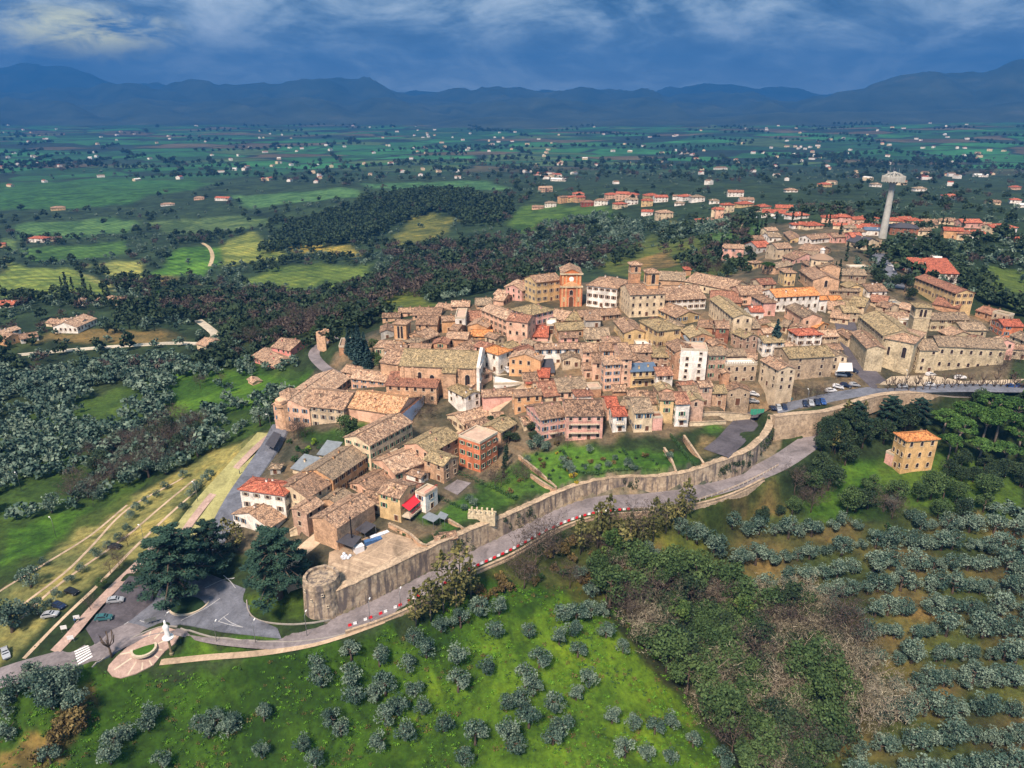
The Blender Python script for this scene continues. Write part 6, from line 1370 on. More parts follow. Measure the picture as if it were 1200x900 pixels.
def limbs(mb, h, r, seed, n=5, spread=.6, start=.35, top=.8, lean=.1, up=1.0):
    rs = random.Random(seed); p = [(0, 0, -.4)]; x = y = 0
    for k in range(1, 6): x += rs.uniform(-lean, lean)*h*.12; y += rs.uniform(-lean, lean)*h*.12; p.append((x, y, h*top*k/5))
    mb.tube(p, [r*(1.35 if k == 0 else 1-.16*k) for k in range(6)], 7)
    ends = []
    for k in range(n):
        t = start+(top-start)*k/max(1, n-1)*.9; a = k*2.4+rs.uniform(-.4, .4); z0 = h*t; b = (p[int(t/top*5)][0], p[int(t/top*5)][1], z0); ln_ = h*spread*(1.15-t)*rs.uniform(.7, 1.1)
        e = (b[0]+math.cos(a)*ln_, b[1]+math.sin(a)*ln_, z0+ln_*.7*up); m = ((b[0]+e[0])/2, (b[1]+e[1])/2, (b[2]+e[2])/2-ln_*.06); mb.tube([b, m, e], [r*.5, r*.32, r*.14], 5, cap=False); ends.append(e)
    return ends
PROTO = {}
def proto(kind, crowns, trunks): PROTO[kind] = list(zip(crowns, trunks))
def mk_round(kind, mat, h, cr, cz, nclump, per, size, nv, low=False, bark='bark', squash=.75, trunk_r=.22, clr=.42, sd0=0, twigs=0):
    C, T = [], []
    for v in range(nv):
        rs = random.Random(100*len(PROTO)+v+sd0); cl = []
        for k in range(nclump):
            a = rs.uniform(0, 6.28); u = rs.uniform(-.75, 1); q = math.sqrt(max(.05, 1-u*u))*rs.uniform(.45, .8)*cr; rr = cr*clr*rs.uniform(.7, 1.25)
            cl.append((math.cos(a)*q, math.sin(a)*q, cz+u*cr*squash*.72, rr, rr*rs.uniform(.8, 1.1), rr*.8))
        V, F, A = leafcloud(cl, per, size, v+7)
        if low: C.append(npmesh('crown', V, F, A, mat)); T.append(None); continue
        C.append(npmesh('crown', V, F, A, mat)); mb = MB(); limbs(mb, h, trunk_r, v, 5); T.append(mb.mesh('trunk', [bark], True))
    proto(kind, C, T)
mk_round('olive', 'olive_leaf', 3.4, 2.15, 2.5, 14, 78, .145, 6, trunk_r=.26)
mk_round('olive_far', 'olive_leaf', 3.2, 2.3, 2.2, 8, 11, .50, 4, True)
mk_round('broad', 'broad_leaf', 8, 4.0, 6.0, 18, 130, .23, 4, trunk_r=.3)
mk_round('broad_far', 'dark_leaf', 8, 4.6, 4.4, 9, 15, .95, 4, True)
mk_round('lime', 'lime_leaf', 4, 2.0, 2.6, 8, 46, .25, 2)
mk_round('shrub', 'hedge_leaf', 1.6, 1.2, .9, 7, 34, .17, 3, squash=.6)
mk_round('brown_shrub', 'brown_leaf', 1.8, 1.7, 1.2, 8, 40, .20, 3, squash=.7)
mk_round('yellow_shrub', 'yellow_leaf', 1.8, 1.3, 1.1, 6, 36, .16, 1)
mk_round('dark', 'dark_leaf', 7, 3.6, 4.8, 17, 130, .21, 4, trunk_r=.28)
mk_round('ivy', 'ivy_leaf', 9, 2.2, 6.0, 16, 90, .19, 3, squash=1.8)
def mk_bare(kind, mat, h, cr, n1, n2, sw, nv, bark, low=False):
    C, T = [], []
    for v in range(nv):
        rs = np.random.RandomState(v+31+len(kind)); mb = MB(); ends = limbs(mb, h, .2*h/9, v+3, 8, .62, .28, .78, .1, 1.3) if not low else [(0, 0, h*.5)]*3
        V = []; 
        for e in range(n1):
            c = np.array(ends[e % len(ends)])*.75+np.array([0, 0, h*.12]); c[:2] += rs.normal(size=2)*cr*.42; c[2] += rs.normal()*cr*.35
            for q in range(n2):
                d = rs.normal(size=3); d[2] = abs(d[2])*.9+.25; d /= np.linalg.norm(d); ln_ = cr*(rs.uniform(.22, .5) if low else rs.uniform(.12, .30)); s0 = c+rs.normal(size=3)*cr*(.13 if low else .17); s1 = s0+d*ln_; w_ = np.cross(d, rs.normal(size=3)); w_ = w_/np.linalg.norm(w_)*sw*(.6+rs.rand()*.8)
                V += [s0-w_, s0+w_, s1]
        V = np.array(V); F = np.arange(len(V)).reshape(-1, 3); A = np.repeat(rs.rand(len(F)), 3); C.append(npmesh('twigs', V, F, A, mat)); T.append(mb.mesh('trunk', [bark], True) if not low else None)
    proto(kind, C, T)
mk_bare('bare', 'twig_mauve', 8.5, 3.6, 34, 34, .042, 4, 'bark')
mk_bare('bare_pale', 'twig_pale', 8.5, 3.8, 36, 44, .036, 4, 'bark_pale')
mk_bare('bare_far', 'twig_mauve', 8.5, 5.0, 14, 9, .36, 4, 'bark', True)
# pollarded limes: thick trunk, knuckled arms, no twigs
P_, T_2 = [], []
for v in range(3):
    mb = MB(); rs = random.Random(v); mb.tube([(0,0,-.3), (.1,0,1.5), (0,.1,3.0)], [.28, .22, .2], 7)
    for k in range(6):
        a = k*1.05+rs.uniform(-.2, .2); e1 = (math.cos(a)*1.1, math.sin(a)*1.1, 3.9+rs.uniform(-.2, .3)); e2 = (math.cos(a)*1.5, math.sin(a)*1.5, 5.3+rs.uniform(-.3, .5)); mb.tube([(0, .1, 2.7), e1, e2], [.16, .13, .16], 5)
    T_2.append(mb.mesh('trunk', ['bark'], True)); m2 = MB()
    for k in range(6):
        a = k*1.05
        for q in range(3): m2.tube([(math.cos(a)*1.5, math.sin(a)*1.5, 5.0), (math.cos(a)*1.6+rs.uniform(-.4,.4), math.sin(a)*1.6+rs.uniform(-.4,.4), 5.9)], [.05, .02], 3, cap=False)
    P_.append(m2.mesh('shoots', ['bark']))
proto('pollard', P_, T_2)
# cypress, spruce, feathery pine, cedar, umbrella pine
def mk_cone(kind, mat, h, cr, layers, per, size, nv, z0=.06, shape='cone', low=False, flat=.3, bark='bark', tr=.2):
    C, T = [], []
    for v in range(nv):
        rs = random.Random(v+len(kind)*7); cl = []
        for k in range(layers):
            t = k/(layers-1); zz = h*(z0+(1-z0)*t)
            rr = cr*((1-t)**.85*(.8+.2*rs.random())+.06) if shape == 'cone' else cr*(math.sin(math.pi*min(1, .12+t*.9))**.6*.9+.08)
            m_ = 1 if shape == 'col' else max(2, int(5*(1-t)+1.5))
            for q in range(m_):
                a = q*6.28/m_+k*.8+rs.uniform(-.3, .3); o_ = rr*.55 if m_ > 1 else rr*.12
                cl.append((math.cos(a)*o_, math.sin(a)*o_, zz+rs.uniform(-.1, .1), rr*(.5 if m_ > 1 else .9), rr*(.5 if m_ > 1 else .9), h/layers*.62))
        V, F, A = leafcloud(cl, per, size, v+5, flat, .4); C.append(npmesh('crown', V, F, A, mat))
        if low: T.append(None); continue
        mb = MB(); mb.tube([(0,0,-.5), (.05,0,h*.5), (0,0,h*.93)], [tr, tr*.6, tr*.15], 7); T.append(mb.mesh('trunk', [bark], True))
    proto(kind, C, T)
mk_cone('cypress', 'cypress_leaf', 11, 1.15, 12, 55, .26, 3, .04, 'col', flat=0)
mk_cone('cypress_far', 'cypress_leaf', 11, 1.4, 6, 16, .7, 2, .04, 'col', True, flat=0)
mk_cone('spruce', 'spruce_leaf', 17, 4.2, 15, 60, .40, 2, .05, 'cone')
mk_cone('fan_pine', 'fan_leaf', 11, 3.0, 8, 34, .36, 4, .32, 'col', flat=.1, bark='bark_pale')
for kind, mat, h, cr, n1, nv, per, size in (('cedar', 'cedar_leaf', 17, 9.5, 44, 2, 330, .20),):
    C, T = [], []
    for v in range(nv):
        rs = random.Random(v+77); mb = MB(); mb.tube([(0,0,-1), (.2,0,h*.35), (0,.2,h*.7), (.1,0,h*.95)], [.95, .7, .4, .1], 10); cl = []
        for k in range(n1):
            t = .22+.76*k/n1; a = k*2.4+rs.uniform(-.3, .3); r_ = cr*(1.08-t)**.55*rs.uniform(.72, 1.08)*(1 if t > .35 else .95); z0 = h*t; e = (math.cos(a)*r_, math.sin(a)*r_, z0+r_*.10-(.04*r_*r_*.6))
            mb.tube([(0, 0, z0-.3), (e[0]*.5, e[1]*.5, z0+r_*.12), e], [.24, .16, .05], 5, cap=False)
            for q in range(3):
                f = (.45, .72, 1.0)[q]; rr = (1.5, 1.75, 1.25)[q]*(.55+.5*(1.1-t)); jx, jy = rs.uniform(-.7, .7), rs.uniform(-.7, .7)
                cl.append((e[0]*f+jx, e[1]*f+jy, z0+(e[2]-z0)*f+.25, rr*1.25, rr*1.25, .42))
        V, F, A = leafcloud(cl, int(per/3), size, v+5, .8, .1, 1.5); C.append(npmesh('crown', V, F, A, mat)); T.append(mb.mesh('trunk', ['bark'], True))
    proto(kind, C, T)
C, T = [], []
for v in range(4):
    rs = random.Random(v+9); mb = MB(); h = 9.5; mb.tube([(0,0,-.6), (.3,0,h*.4), (.1,.2,h*.75)], [.42, .34, .26], 8); cl = []
    for k in range(9): a = k*.7; e = (math.cos(a)*3.4, math.sin(a)*3.4, h*.98); mb.tube([(.1, .2, h*.7), (e[0]*.5, e[1]*.5, h*.86), e], [.17, .12, .05], 5, cap=False)
    for k in range(34):
        a = rs.uniform(0, 6.28); q = math.sqrt(rs.random())*4.9; rr = rs.uniform(.9, 1.5); cl.append((math.cos(a)*q, math.sin(a)*q, h+1.6-q*q*.07+rs.uniform(-.3, .3), rr, rr, .75))
    V, F, A = leafcloud(cl, 120, .27, v+3, .4, .3); C.append(npmesh('crown', V, F, A, 'pine_leaf')); T.append(mb.mesh('trunk', ['bark_pale'], True))
proto('umbrella', C, T)

CATS = dict(olive=('olive_tree', 'olive tree'), broad=('broadleaf_tree', 'broadleaf tree'), lime=('lime_green_tree', 'tree'), shrub=('shrub', 'shrub'), brown_shrub=('brown_shrub', 'shrub'), yellow_shrub=('yellow_shrub', 'shrub'), dark=('evergreen_tree', 'evergreen tree'), ivy=('ivy_clad_tree', 'tree'),
            bare=('bare_tree', 'bare tree'), bare_pale=('bare_tree', 'bare tree'), pollard=('pollarded_tree', 'pollarded tree'), cypress=('cypress_tree', 'cypress'), spruce=('spruce_tree', 'spruce'), fan_pine=('feathery_pine', 'pine tree'), cedar=('cedar_tree', 'cedar'), umbrella=('umbrella_pine', 'umbrella pine'))
FARK = dict(olive='olive_far', broad='broad_far', dark='broad_far', bare='bare_far', bare_pale='bare_far', cypress='cypress_far', ivy='broad_far', shrub='broad_far')
TREES = []      # kind, x, y, scale, label, group
tr_rnd = random.Random(21)
def tree(kind, x, y, sc, label, group=None, z=None): TREES.append((kind, float(x), float(y), sc, label, group))
def at_px(kind, pts, sc, label, group=None, jit=.15, dy=0):
    for p in pts: g = hit(p[0], p[1]+dy); tree(kind, g[0], g[1], (p[2] if len(p) > 2 else sc)*(1+tr_rnd.uniform(-jit, jit)), label, group)
def scatter(kind, poly, sp, sc, label, group=None, rows=None, jit=.35, skip=.0, excl=(), scv=.25, clear=True, mask=None):
    P = hits(poly)[:,:2]; c = P.mean(0); ang = rows if rows is not None else 0.3; ca, sa = math.cos(ang), math.sin(ang)
    Q = np.c_[(P[:,0]-c[0])*ca+(P[:,1]-c[1])*sa, -(P[:,0]-c[0])*sa+(P[:,1]-c[1])*ca]; sx, sy = (sp if isinstance(sp, tuple) else (sp, sp)); n = 0; pts = []
    for gy in np.arange(Q[:,1].min(), Q[:,1].max(), sy):
        bend = 0
        for gx in np.arange(Q[:,0].min(), Q[:,0].max(), sx):
            if tr_rnd.random() < skip: continue
            x, y = gx+tr_rnd.uniform(-jit, jit)*sx, gy+tr_rnd.uniform(-jit, jit)*(sy if rows is None else sy*.16)
            if rows is not None: y += 3.0*math.sin(gx*.035)
            pts.append((c[0]+x*ca-y*sa, c[1]+x*sa+y*ca))
    if not pts: return
    pts = np.array(pts); m = inpoly(P, pts[:,0], pts[:,1])
    if mask is not None: m &= mask(pts[:,0], pts[:,1])
    for e in excl: m &= ~inpoly(hits(e)[:,:2], pts[:,0], pts[:,1])
    m &= clear_of(pts[:,0], pts[:,1], 1.5)
    for x, y in pts[m]:
        k = kind if isinstance(kind, str) else tr_rnd.choice(kind); lb = label if isinstance(label, str) else label[k]; gp = group if not isinstance(group, dict) else group[k]
        tree(k, x, y, sc*(1+tr_rnd.uniform(-scv, scv)), lb, gp)
HOUSEXY = None
def clear_of(X, Y, pad_=2.0):
    ok = np.ones(X.shape, bool)
    for name, P, width, *_ in ROADS:
        if width < 1.5: continue
        bb = (X > P[:,0].min()-12) & (X < P[:,0].max()+12) & (Y > P[:,1].min()-12) & (Y < P[:,1].max()+12)
        if bb.any():
            d, _p = seg_dist(P[:,:2], X[bb], Y[bb]); ok[np.nonzero(bb)[0][abs(d) < width/2+pad_]] = False
    for L_ in (WALL, LOWW, UPW):
        d, _p = seg_dist(L_, X, Y); ok &= abs(d) > 2.2
    for name, P, *_ in PADS: 
        if name == 'grass_island': continue
        ok &= ~inpoly(np.array([p[:2] for p in P]), X, Y)
    for b in BLD:
        dx, dy = X-b['pos'][0], Y-b['pos'][1]; u = dx*b['ax'][0]+dy*b['ax'][1]; v = dx*b['n'][0]+dy*b['n'][1]; ok &= ~((abs(u) < b['w']/2+pad_) & (abs(v) < b['d']/2+pad_))
    return ok
mw = lambda s_: [tuple(map(float, t.split(','))) for t in s_.split()]
# --- olives standing one by one on the meadow under the road
at_px('olive', mw('375,785 377,802 412,770 445,778 478,785 410,800 417,820 442,818 452,848 390,848 400,860 445,875 475,865 495,835 467,835 487,813 520,855 545,895 452,812'), 1.25, 'grey green olive tree on the grass slope below the round bastion', 'olive trees below the round bastion', dy=2)
at_px('olive', mw('537,808 537,775 500,768 485,753 517,738 540,733 570,788 562,720 582,743 585,718 557,870,1.3 595,828,1.2 595,868 605,880 620,850,1.5 610,828,1.3 615,803,1.4 625,813 620,745,1.2 632,780'), 1.3, 'grey green olive tree in the middle of the bright meadow', 'olive trees in the middle of the meadow', dy=2)
at_px('olive', mw('680,678 692,698 707,720 675,728,1.3 660,725,1.2 670,743 692,723 655,753 710,745 730,763 677,768 690,803 675,818 650,833 660,858 717,845,1.15 742,853 767,858 787,850 732,885 757,888 785,893 812,873,1.2 845,898 648,870'), 1.15, 'small olive tree along the ravine side of the bright meadow', 'olive trees on the ravine side of the meadow', dy=2)
at_px('olive', mw('180,843,1.2 175,853 150,863 135,873 235,853 252,848 275,853,1.2 268,860 310,843,1.15 307,885 355,878 130,893 190,898 370,898 60,893 245,862'), 1.1, 'olive tree on the dark lower left of the meadow', 'olive trees on the lower left meadow', dy=2)
at_px('olive', mw('55,803,1.5 75,815,1.5 62,828,1.5 40,795,1.2 8,838,1.3 10,863,1.3 85,800 45,815,1.4 20,812 90,830'), 1.3, 'dark olive tree in the clump by the road at the lower left corner', 'olive trees in the lower left corner', dy=2)
at_px('brown_shrub', mw('85,848,1.8 78,858,1.6 95,842,1.5 70,870,1.4 60,880 50,892 92,858,1.4'), 1.4, 'rust brown shrub in the hedge at the lower left corner', 'brown shrubs at the lower left')
# --- the orchard on the right, in rows
orch = [(702,640),(740,632),(790,625),(860,608),(930,606),(960,622),(1060,624),(1200,600),(1260,620),(1260,960),(1130,960),(1000,930),(1005,880),(1020,800),(985,750),(900,705),(820,690),(760,668),(700,668)]
scatter('olive', orch, (3.5, 7.6), 1.34, 'silvery olive tree in the terraced orchard rows on the right', 'olive trees of the terraced orchard on the right', rows=-.10, jit=.42, skip=.07, scv=.33)
# --- left grove
grove = [(-40,436),(60,432),(140,425),(215,420),(245,430),(300,445),(345,465),(335,478),(310,500),(240,535),(150,575),(70,608),(0,612),(-60,640)]
gaps = [[(110,455),(150,450),(165,470),(130,500),(90,500)], [(205,445),(330,430),(370,440),(340,462),(240,480),(210,510),(195,500)], [(60,560),(140,545),(60,600),(0,610),(0,580)], [(250,490),(290,480),(320,490),(260,520)], [(0,470),(20,470),(10,500),(0,500)]]
scatter('olive', grove, 5.0, 1.38, 'olive tree in the dense grove west of the car park', 'olive trees of the western grove', excl=gaps, skip=.10)
at_px('olive', mw('265,470 275,478 300,470 270,460 255,455 240,448 300,488 315,470 322,462 330,470 260,500 285,502 205,450 195,470'), 1.1, 'olive tree on the bright meadow under the convent', 'olive trees under the convent')
scatter(['bare', 'dark', 'bare'], [(60,590),(100,540),(160,520),(210,490),(250,500),(250,520),(200,550),(150,575),(90,600)], 6.5, .85, {'bare': 'bare mauve tree in the belt above the terraced car park', 'dark': 'dark green tree in the belt above the terraced car park'}, {'bare': 'bare trees above the car park', 'dark': 'dark trees above the car park'}, skip=.15)
at_px('bare', mw('235,455,.7 260,450,.6 345,515,.6 352,512,.5 225,520,.7 240,505,.7'), .7, 'small bare tree near the western convent slope', 'bare trees near the convent')
at_px('olive', mw('216,558 195,570 184,580 173,588 160,597 154,606 150,620 140,632 126,640 113,652 97,668 83,682 68,697 52,660 37,685,1.3 62,708 240,563 233,570 228,575 222,580 246,557 216,595'), .72, 'small young olive tree in the terraced car park', 'young olives in the terraced car park', dy=3)
at_px('olive', mw('15,740,1.8 22,732,1.5 45,720,1.2'), 1.5, 'large olive bush at the lower end of the terraced car park', 'olive bushes at the end of the car park')
at_px('broad', mw('120,690,.42'), .42, 'small round tree by the footpath next to the parked silver car')
at_px('bare', mw('133,655,.5 140,665,.5 130,672,.45 106,715,.45 150,640,.5'), .5, 'leafless young tree along the brick footpath', 'leafless trees along the footpath')
at_px('pollard', mw('131,770,.95'), .95, 'big pollarded tree beside the paved circle')
# --- cedars and the yellow-green fir
for (px, py, s_, lb) in ((210, 700, 1.32, 'huge dark cedar spreading over the traffic island'), (328, 700, 1.18, 'dark cedar between the round bastion and the traffic island')):
    g = hit(px, py); tree('cedar', g[0], g[1], s_, lb)
at_px('cedar', [(250,668,.78)], .78, 'smaller cedar behind the two big cedars')
at_px('fan_pine', [(268,640,.95), (280,645,.8)], .9, 'yellow green fir left of the red roofed villa', 'firs by the red roofed villa')
# --- slope below the road
at_px('fan_pine', mw('505,728,1.4 520,718,1.5 540,708,1.45 552,702,1.2 535,720,1.1 488,735,1.2'), 1.3, 'feathery pine at the roadside below the town wall', 'feathery pines below the town wall')
at_px('fan_pine', mw('700,645,1.3 725,656,1.35 752,645,1.4 765,636,1.2 795,614,1.1 803,612,1.1 680,650,1.1 712,640,1.2 738,640,1.2 780,625,1.1'), 1.3, 'yellowish feathery pine on the slope under the bend of the road', 'yellowish pines under the road')
scatter(['brown_shrub', 'shrub', 'brown_shrub', 'bare'], [(540,705),(600,668),(640,645),(700,615),(740,612),(760,625),(700,665),(700,690),(640,690),(560,712)], 3.0, 1.15, {'brown_shrub': 'olive brown scrub on the bank below the road', 'shrub': 'green scrub on the bank below the road', 'bare': 'leafless sapling on the bank below the road'}, {'brown_shrub': 'brown scrub on the bank', 'shrub': 'green scrub on the bank', 'bare': 'saplings on the bank'}, skip=.15, scv=.4)
scatter(['bare_pale', 'broad', 'dark', 'ivy', 'broad', 'dark', 'broad', 'bare', 'dark', 'bare_pale'], [(680,668),(705,655),(760,672),(830,690),(905,700),(985,745),(1015,800),(1000,865),(960,925),(880,925),(850,880),(790,800),(740,745),(700,700)], 4.0, 1.18,
        {'bare_pale': 'pale leafless tree in the wooded ravine', 'bare': 'mauve leafless tree in the wooded ravine', 'dark': 'dark evergreen in the wooded ravine', 'ivy': 'ivy clad bright green tree in the wooded ravine', 'broad': 'leafy green tree in the wooded ravine', 'shrub': 'dark undergrowth bush in the wooded ravine'},
        {'bare_pale': 'pale bare trees of the ravine', 'bare': 'mauve bare trees of the ravine', 'dark': 'evergreens of the ravine', 'ivy': 'ivy clad trees of the ravine', 'broad': 'leafy trees of the ravine', 'shrub': 'undergrowth of the ravine'}, skip=.04, scv=.35)
at_px('bare_pale', mw('940,720,1.05 960,735,1.1 925,715,1 1010,830,1.2 1030,850,1.2 1005,860,1.1 850,720,1'), 1.1, 'large pale leafless tree at the edge of the ravine wood', 'large pale bare trees at the ravine edge')
at_px('ivy', mw('893,790,1.1 890,820,1.0 870,760,.8'), 1.0, 'bright ivy column in the middle of the ravine wood', 'bright ivy columns in the ravine wood')
scatter(['dark', 'shrub', 'broad', 'bare'], [(740,612),(800,606),(900,582),(935,560),(965,540),(975,570),(950,600),(860,610),(760,628)], 4.6, .75, {'dark': 'dark bush on the bank outside the road bend', 'shrub': 'low hedge bush on the bank outside the road bend', 'broad': 'green tree on the bank outside the road bend', 'bare': 'bare mauve tree on the bank outside the road bend'}, {'dark': 'dark bushes outside the road bend', 'shrub': 'hedge bushes outside the road bend', 'broad': 'green trees outside the road bend', 'bare': 'bare trees outside the road bend'}, skip=.15, scv=.35)
# --- park by the orange villa
at_px('umbrella', mw('1120,530,1.1 1145,545,1.0 1165,520,1.1 1190,535,1.1 1105,512,1.0 1130,505,1.0 1160,500,1 1185,505,1.05 1210,520,1.1 1215,500,1.1 1150,520,1.0 1175,548,.9 1205,550,1.0 1235,535,1.1 1110,540,.8'), 1.05, 'bright green umbrella pine in the park right of the orange villa', 'umbrella pines right of the orange villa', jit=.08)
at_px('dark', mw('980,520,1.2 1000,510,1.2 1020,515,1.2 1035,520,1.1 960,560,1.2 970,575,1.1 950,572,1.0 1045,508,1.1 1060,505,1.1 1010,525,1 990,545,1 1110,560,.9 1140,565,.9 1170,560,.9 1195,570,1'), 1.1, 'dark evergreen tree in the park around the orange villa', 'dark evergreens around the orange villa')
at_px('cedar', mw('1040,500,.72 1075,496,.7 1000,502,.6'), .7, 'spreading dark conifer under the upper road wall', 'conifers under the upper road wall', jit=.05)
at_px('broad', mw('1145,480,.8 1160,484,.6 985,515,.9 1050,590,1.1 1075,588,.9 1090,585,.9 1105,585,.9 1120,590,.8 1020,582,.9'), .9, 'leafy green tree in the park near the orange villa', 'leafy trees near the orange villa')
at_px('fan_pine', mw('985,540,.9 975,530,.9 1000,500,.7 990,500,.8 1010,495,.7'), .9, 'golden green tree below the parked cars', 'golden green trees below the parked cars')
at_px('bare', mw('1035,600,1.05 1045,608,.9 940,592,.8 950,600,.9 962,585,.8'), 1, 'greyish bare tree in front of the orange villa', 'bare trees in front of the orange villa')
scatter(['shrub', 'olive', 'dark', 'broad'], [(985,600),(1010,585),(1060,600),(1120,588),(1200,575),(1250,575),(1250,605),(1060,622),(965,618)], 4.5, 1.0, {'shrub': 'low bush on the lawn edge under the orange villa', 'olive': 'olive tree on the lawn edge under the orange villa', 'dark': 'dark tree on the lawn edge under the orange villa', 'broad': 'leafy tree on the lawn edge under the orange villa'}, {'shrub': 'bushes under the orange villa', 'olive': 'olives under the orange villa', 'dark': 'dark trees under the orange villa', 'broad': 'leafy trees under the orange villa'}, skip=.3)
scatter('dark', [(1060,480),(1200,478),(1250,480),(1250,500),(1100,495)], 6, .75, 'dark shrubby tree at the foot of the upper road wall', 'dark trees at the foot of the upper wall', skip=.25)
scatter('dark', [(1105,545),(1250,545),(1250,580),(1120,575)], 6, .8, 'shaded evergreen beneath the umbrella pines', 'evergreens beneath the umbrella pines', skip=.2)
at_px('dark', mw('968,520,1.2 975,512,1.3 985,522,1.2 962,530,1.0 990,508,1.2 978,530,1.1'), 1.2, 'dark tree crowding the right end of the climbing road', 'dark trees at the end of the climbing road')
at_px('ivy', [(1054,548,.45),(1058,552,.4)], .45, 'dark ivy climbing the left corner of the orange villa', 'ivy on the orange villa')
# --- inside the town
at_px('pollard', [(1040+i*8.2, 457+(i % 2)*1.6, .8) for i in range(20)], .8, 'pollarded tree in the row before the eastern convent', 'pollarded trees before the eastern convent', jit=.08)
at_px('pollard', [(1046+i*15, 451, .75) for i in range(9)], .75, 'pollarded tree close to the eastern convent wall', 'pollarded trees close to the convent wall', jit=.08)
at_px('bare', mw('932,468,.5 945,467,.5 957,466,.55 965,464,.5 1170,440,.6 1180,430,.6 1188,445,.5 1195,425,.6'), .5, 'small leafless tree beside the large stone barn or convent end', 'leafless trees on the upper road')
at_px('spruce', mw('907,412,.95'), .95, 'tall dark spruce standing among the roofs')
at_px('umbrella', mw('899,322,.62'), .62, 'single round umbrella pine by the small yellow house')
at_px('cypress', mw('981,333,1.35 976,334,1.0'), 1.3, 'tall cypress beside the collegiate church', 'cypresses beside the collegiate church', jit=.05)
at_px('cypress', mw('886,276,1.1 891,276,1.2 896,275,1 967,266,.9 971,266,.9 983,284,1.0 991,306,.9 843,310,1.2 840,306,1 870,318,.6 909,262,.8 928,262,.8 938,262,.7 1108,268,.8 1128,268,.8 1103,268,.7'), 1.0, 'dark cypress in the northern quarter of town', 'cypresses in the northern quarter')
at_px('spruce', mw('415,420,.7 422,428,.75 409,415,.6 428,422,.7 420,408,.6 432,432,.6'), .7, 'blue green conifer beside the western gate', 'conifers beside the western gate')
at_px('broad', mw('370,398,.75 440,425,.7 437,412,.7 445,432,.6'), .7, 'dark round tree near the western gate', 'round trees near the western gate')
at_px('bare', mw('448,420,.7 455,428,.7 450,435,.6'), .7, 'brownish bare tree near the western gate', 'brownish trees near the western gate')
at_px('broad', mw('406,516,1.15'), 1.15, 'large round evergreen tree in the convent garden')
at_px('lime', mw('368,522,.7 362,528,.55'), .7, 'bright lime green shrub in the convent garden', 'lime green shrubs in the convent garden')
at_px('shrub', mw('350,528 358,532 375,530 385,528 340,520 346,540 392,532 352,547 410,528 420,524 380,538'), 1.2, 'low dark shrub in the convent garden', 'shrubs in the convent garden')
at_px('bare', mw('350,515,.75 345,508,.6 358,512,.6 495,478,.6 502,482,.6 490,490,.5 505,490,.5'), .7, 'leafless tree against the convent walls', 'leafless trees against the convent')
at_px('dark', mw('585,505,.55 592,512,.6 600,500,.5 575,498,.45 596,520,.6 625,515,.55 622,505,.5 615,498,.4 590,495,.5 604,518,.5'), .55, 'dark garden tree left of the pinkish garden house', 'dark garden trees left of the pinkish house')
at_px('cypress', mw('594,540,.7 592,550,.65 590,560,.55'), .6, 'slim cypress beside the orange red flat roofed palace', 'slim cypresses beside the flat roofed palace')
at_px('bare', mw('605,560,.55 615,565,.5 576,565,.5 612,552,.5 630,560,.5 655,520,.4 665,525,.45 800,520,.3'), .5, 'leafless fruit tree in the terraced gardens', 'leafless fruit trees in the gardens')
at_px('olive', mw('660,545,.75 665,553,.8 625,527,.9 632,523,.8 638,530,.8 735,550,.6 743,552,.6 720,540,.6 712,548,.7 555,595,.8 550,590,.7 545,598,.6 630,520,.9 700,552,.6'), .8, 'small silvery tree in the terraced gardens', 'silvery trees in the gardens')
at_px('yellow_shrub', mw('672,560,1.0 668,552,.9 653,532,.6 676,566,.8'), .9, 'bright yellow flowering shrub in the terraced gardens', 'yellow shrubs in the gardens')
scatter(['shrub', 'shrub', 'brown_shrub', 'olive'], [(612,540),(650,520),(700,532),(760,528),(790,525),(800,545),(760,556),(700,560),(665,570),(650,575),(625,560)], 4.2, .62, {'shrub': 'small green shrub in the terraced garden under the houses', 'brown_shrub': 'brownish shrub in the terraced garden under the houses', 'olive': 'little olive in the terraced garden under the houses'}, {'shrub': 'green garden shrubs', 'brown_shrub': 'brown garden shrubs', 'olive': 'little garden olives'}, skip=.22)
scatter(['shrub', 'brown_shrub', 'bare'], [(575,570),(600,548),(640,575),(610,592),(590,600)], 4.2, .7, {'shrub': 'green shrub in the garden above the town wall', 'brown_shrub': 'brown shrub in the garden above the town wall', 'bare': 'bare sapling in the garden above the town wall'}, {'shrub': 'green shrubs above the wall', 'brown_shrub': 'brown shrubs above the wall', 'bare': 'saplings above the wall'}, skip=.4)
at_px('shrub', [(458+i*5.6, 617+i*3.2, .7) for i in range(8)], .7, 'clipped shrub along the far wall of the walled yard', 'shrubs along the walled yard')
at_px('shrub', mw('706,495,.9 697,480,.7 690,470,.7 770,545,.7 765,540,.6 500,560,.9 505,575,.8 512,585,.8 530,640,.9 520,632,.9 512,628,.8'), .8, 'green shrub between the houses of the lower town', 'shrubs between the lower houses')
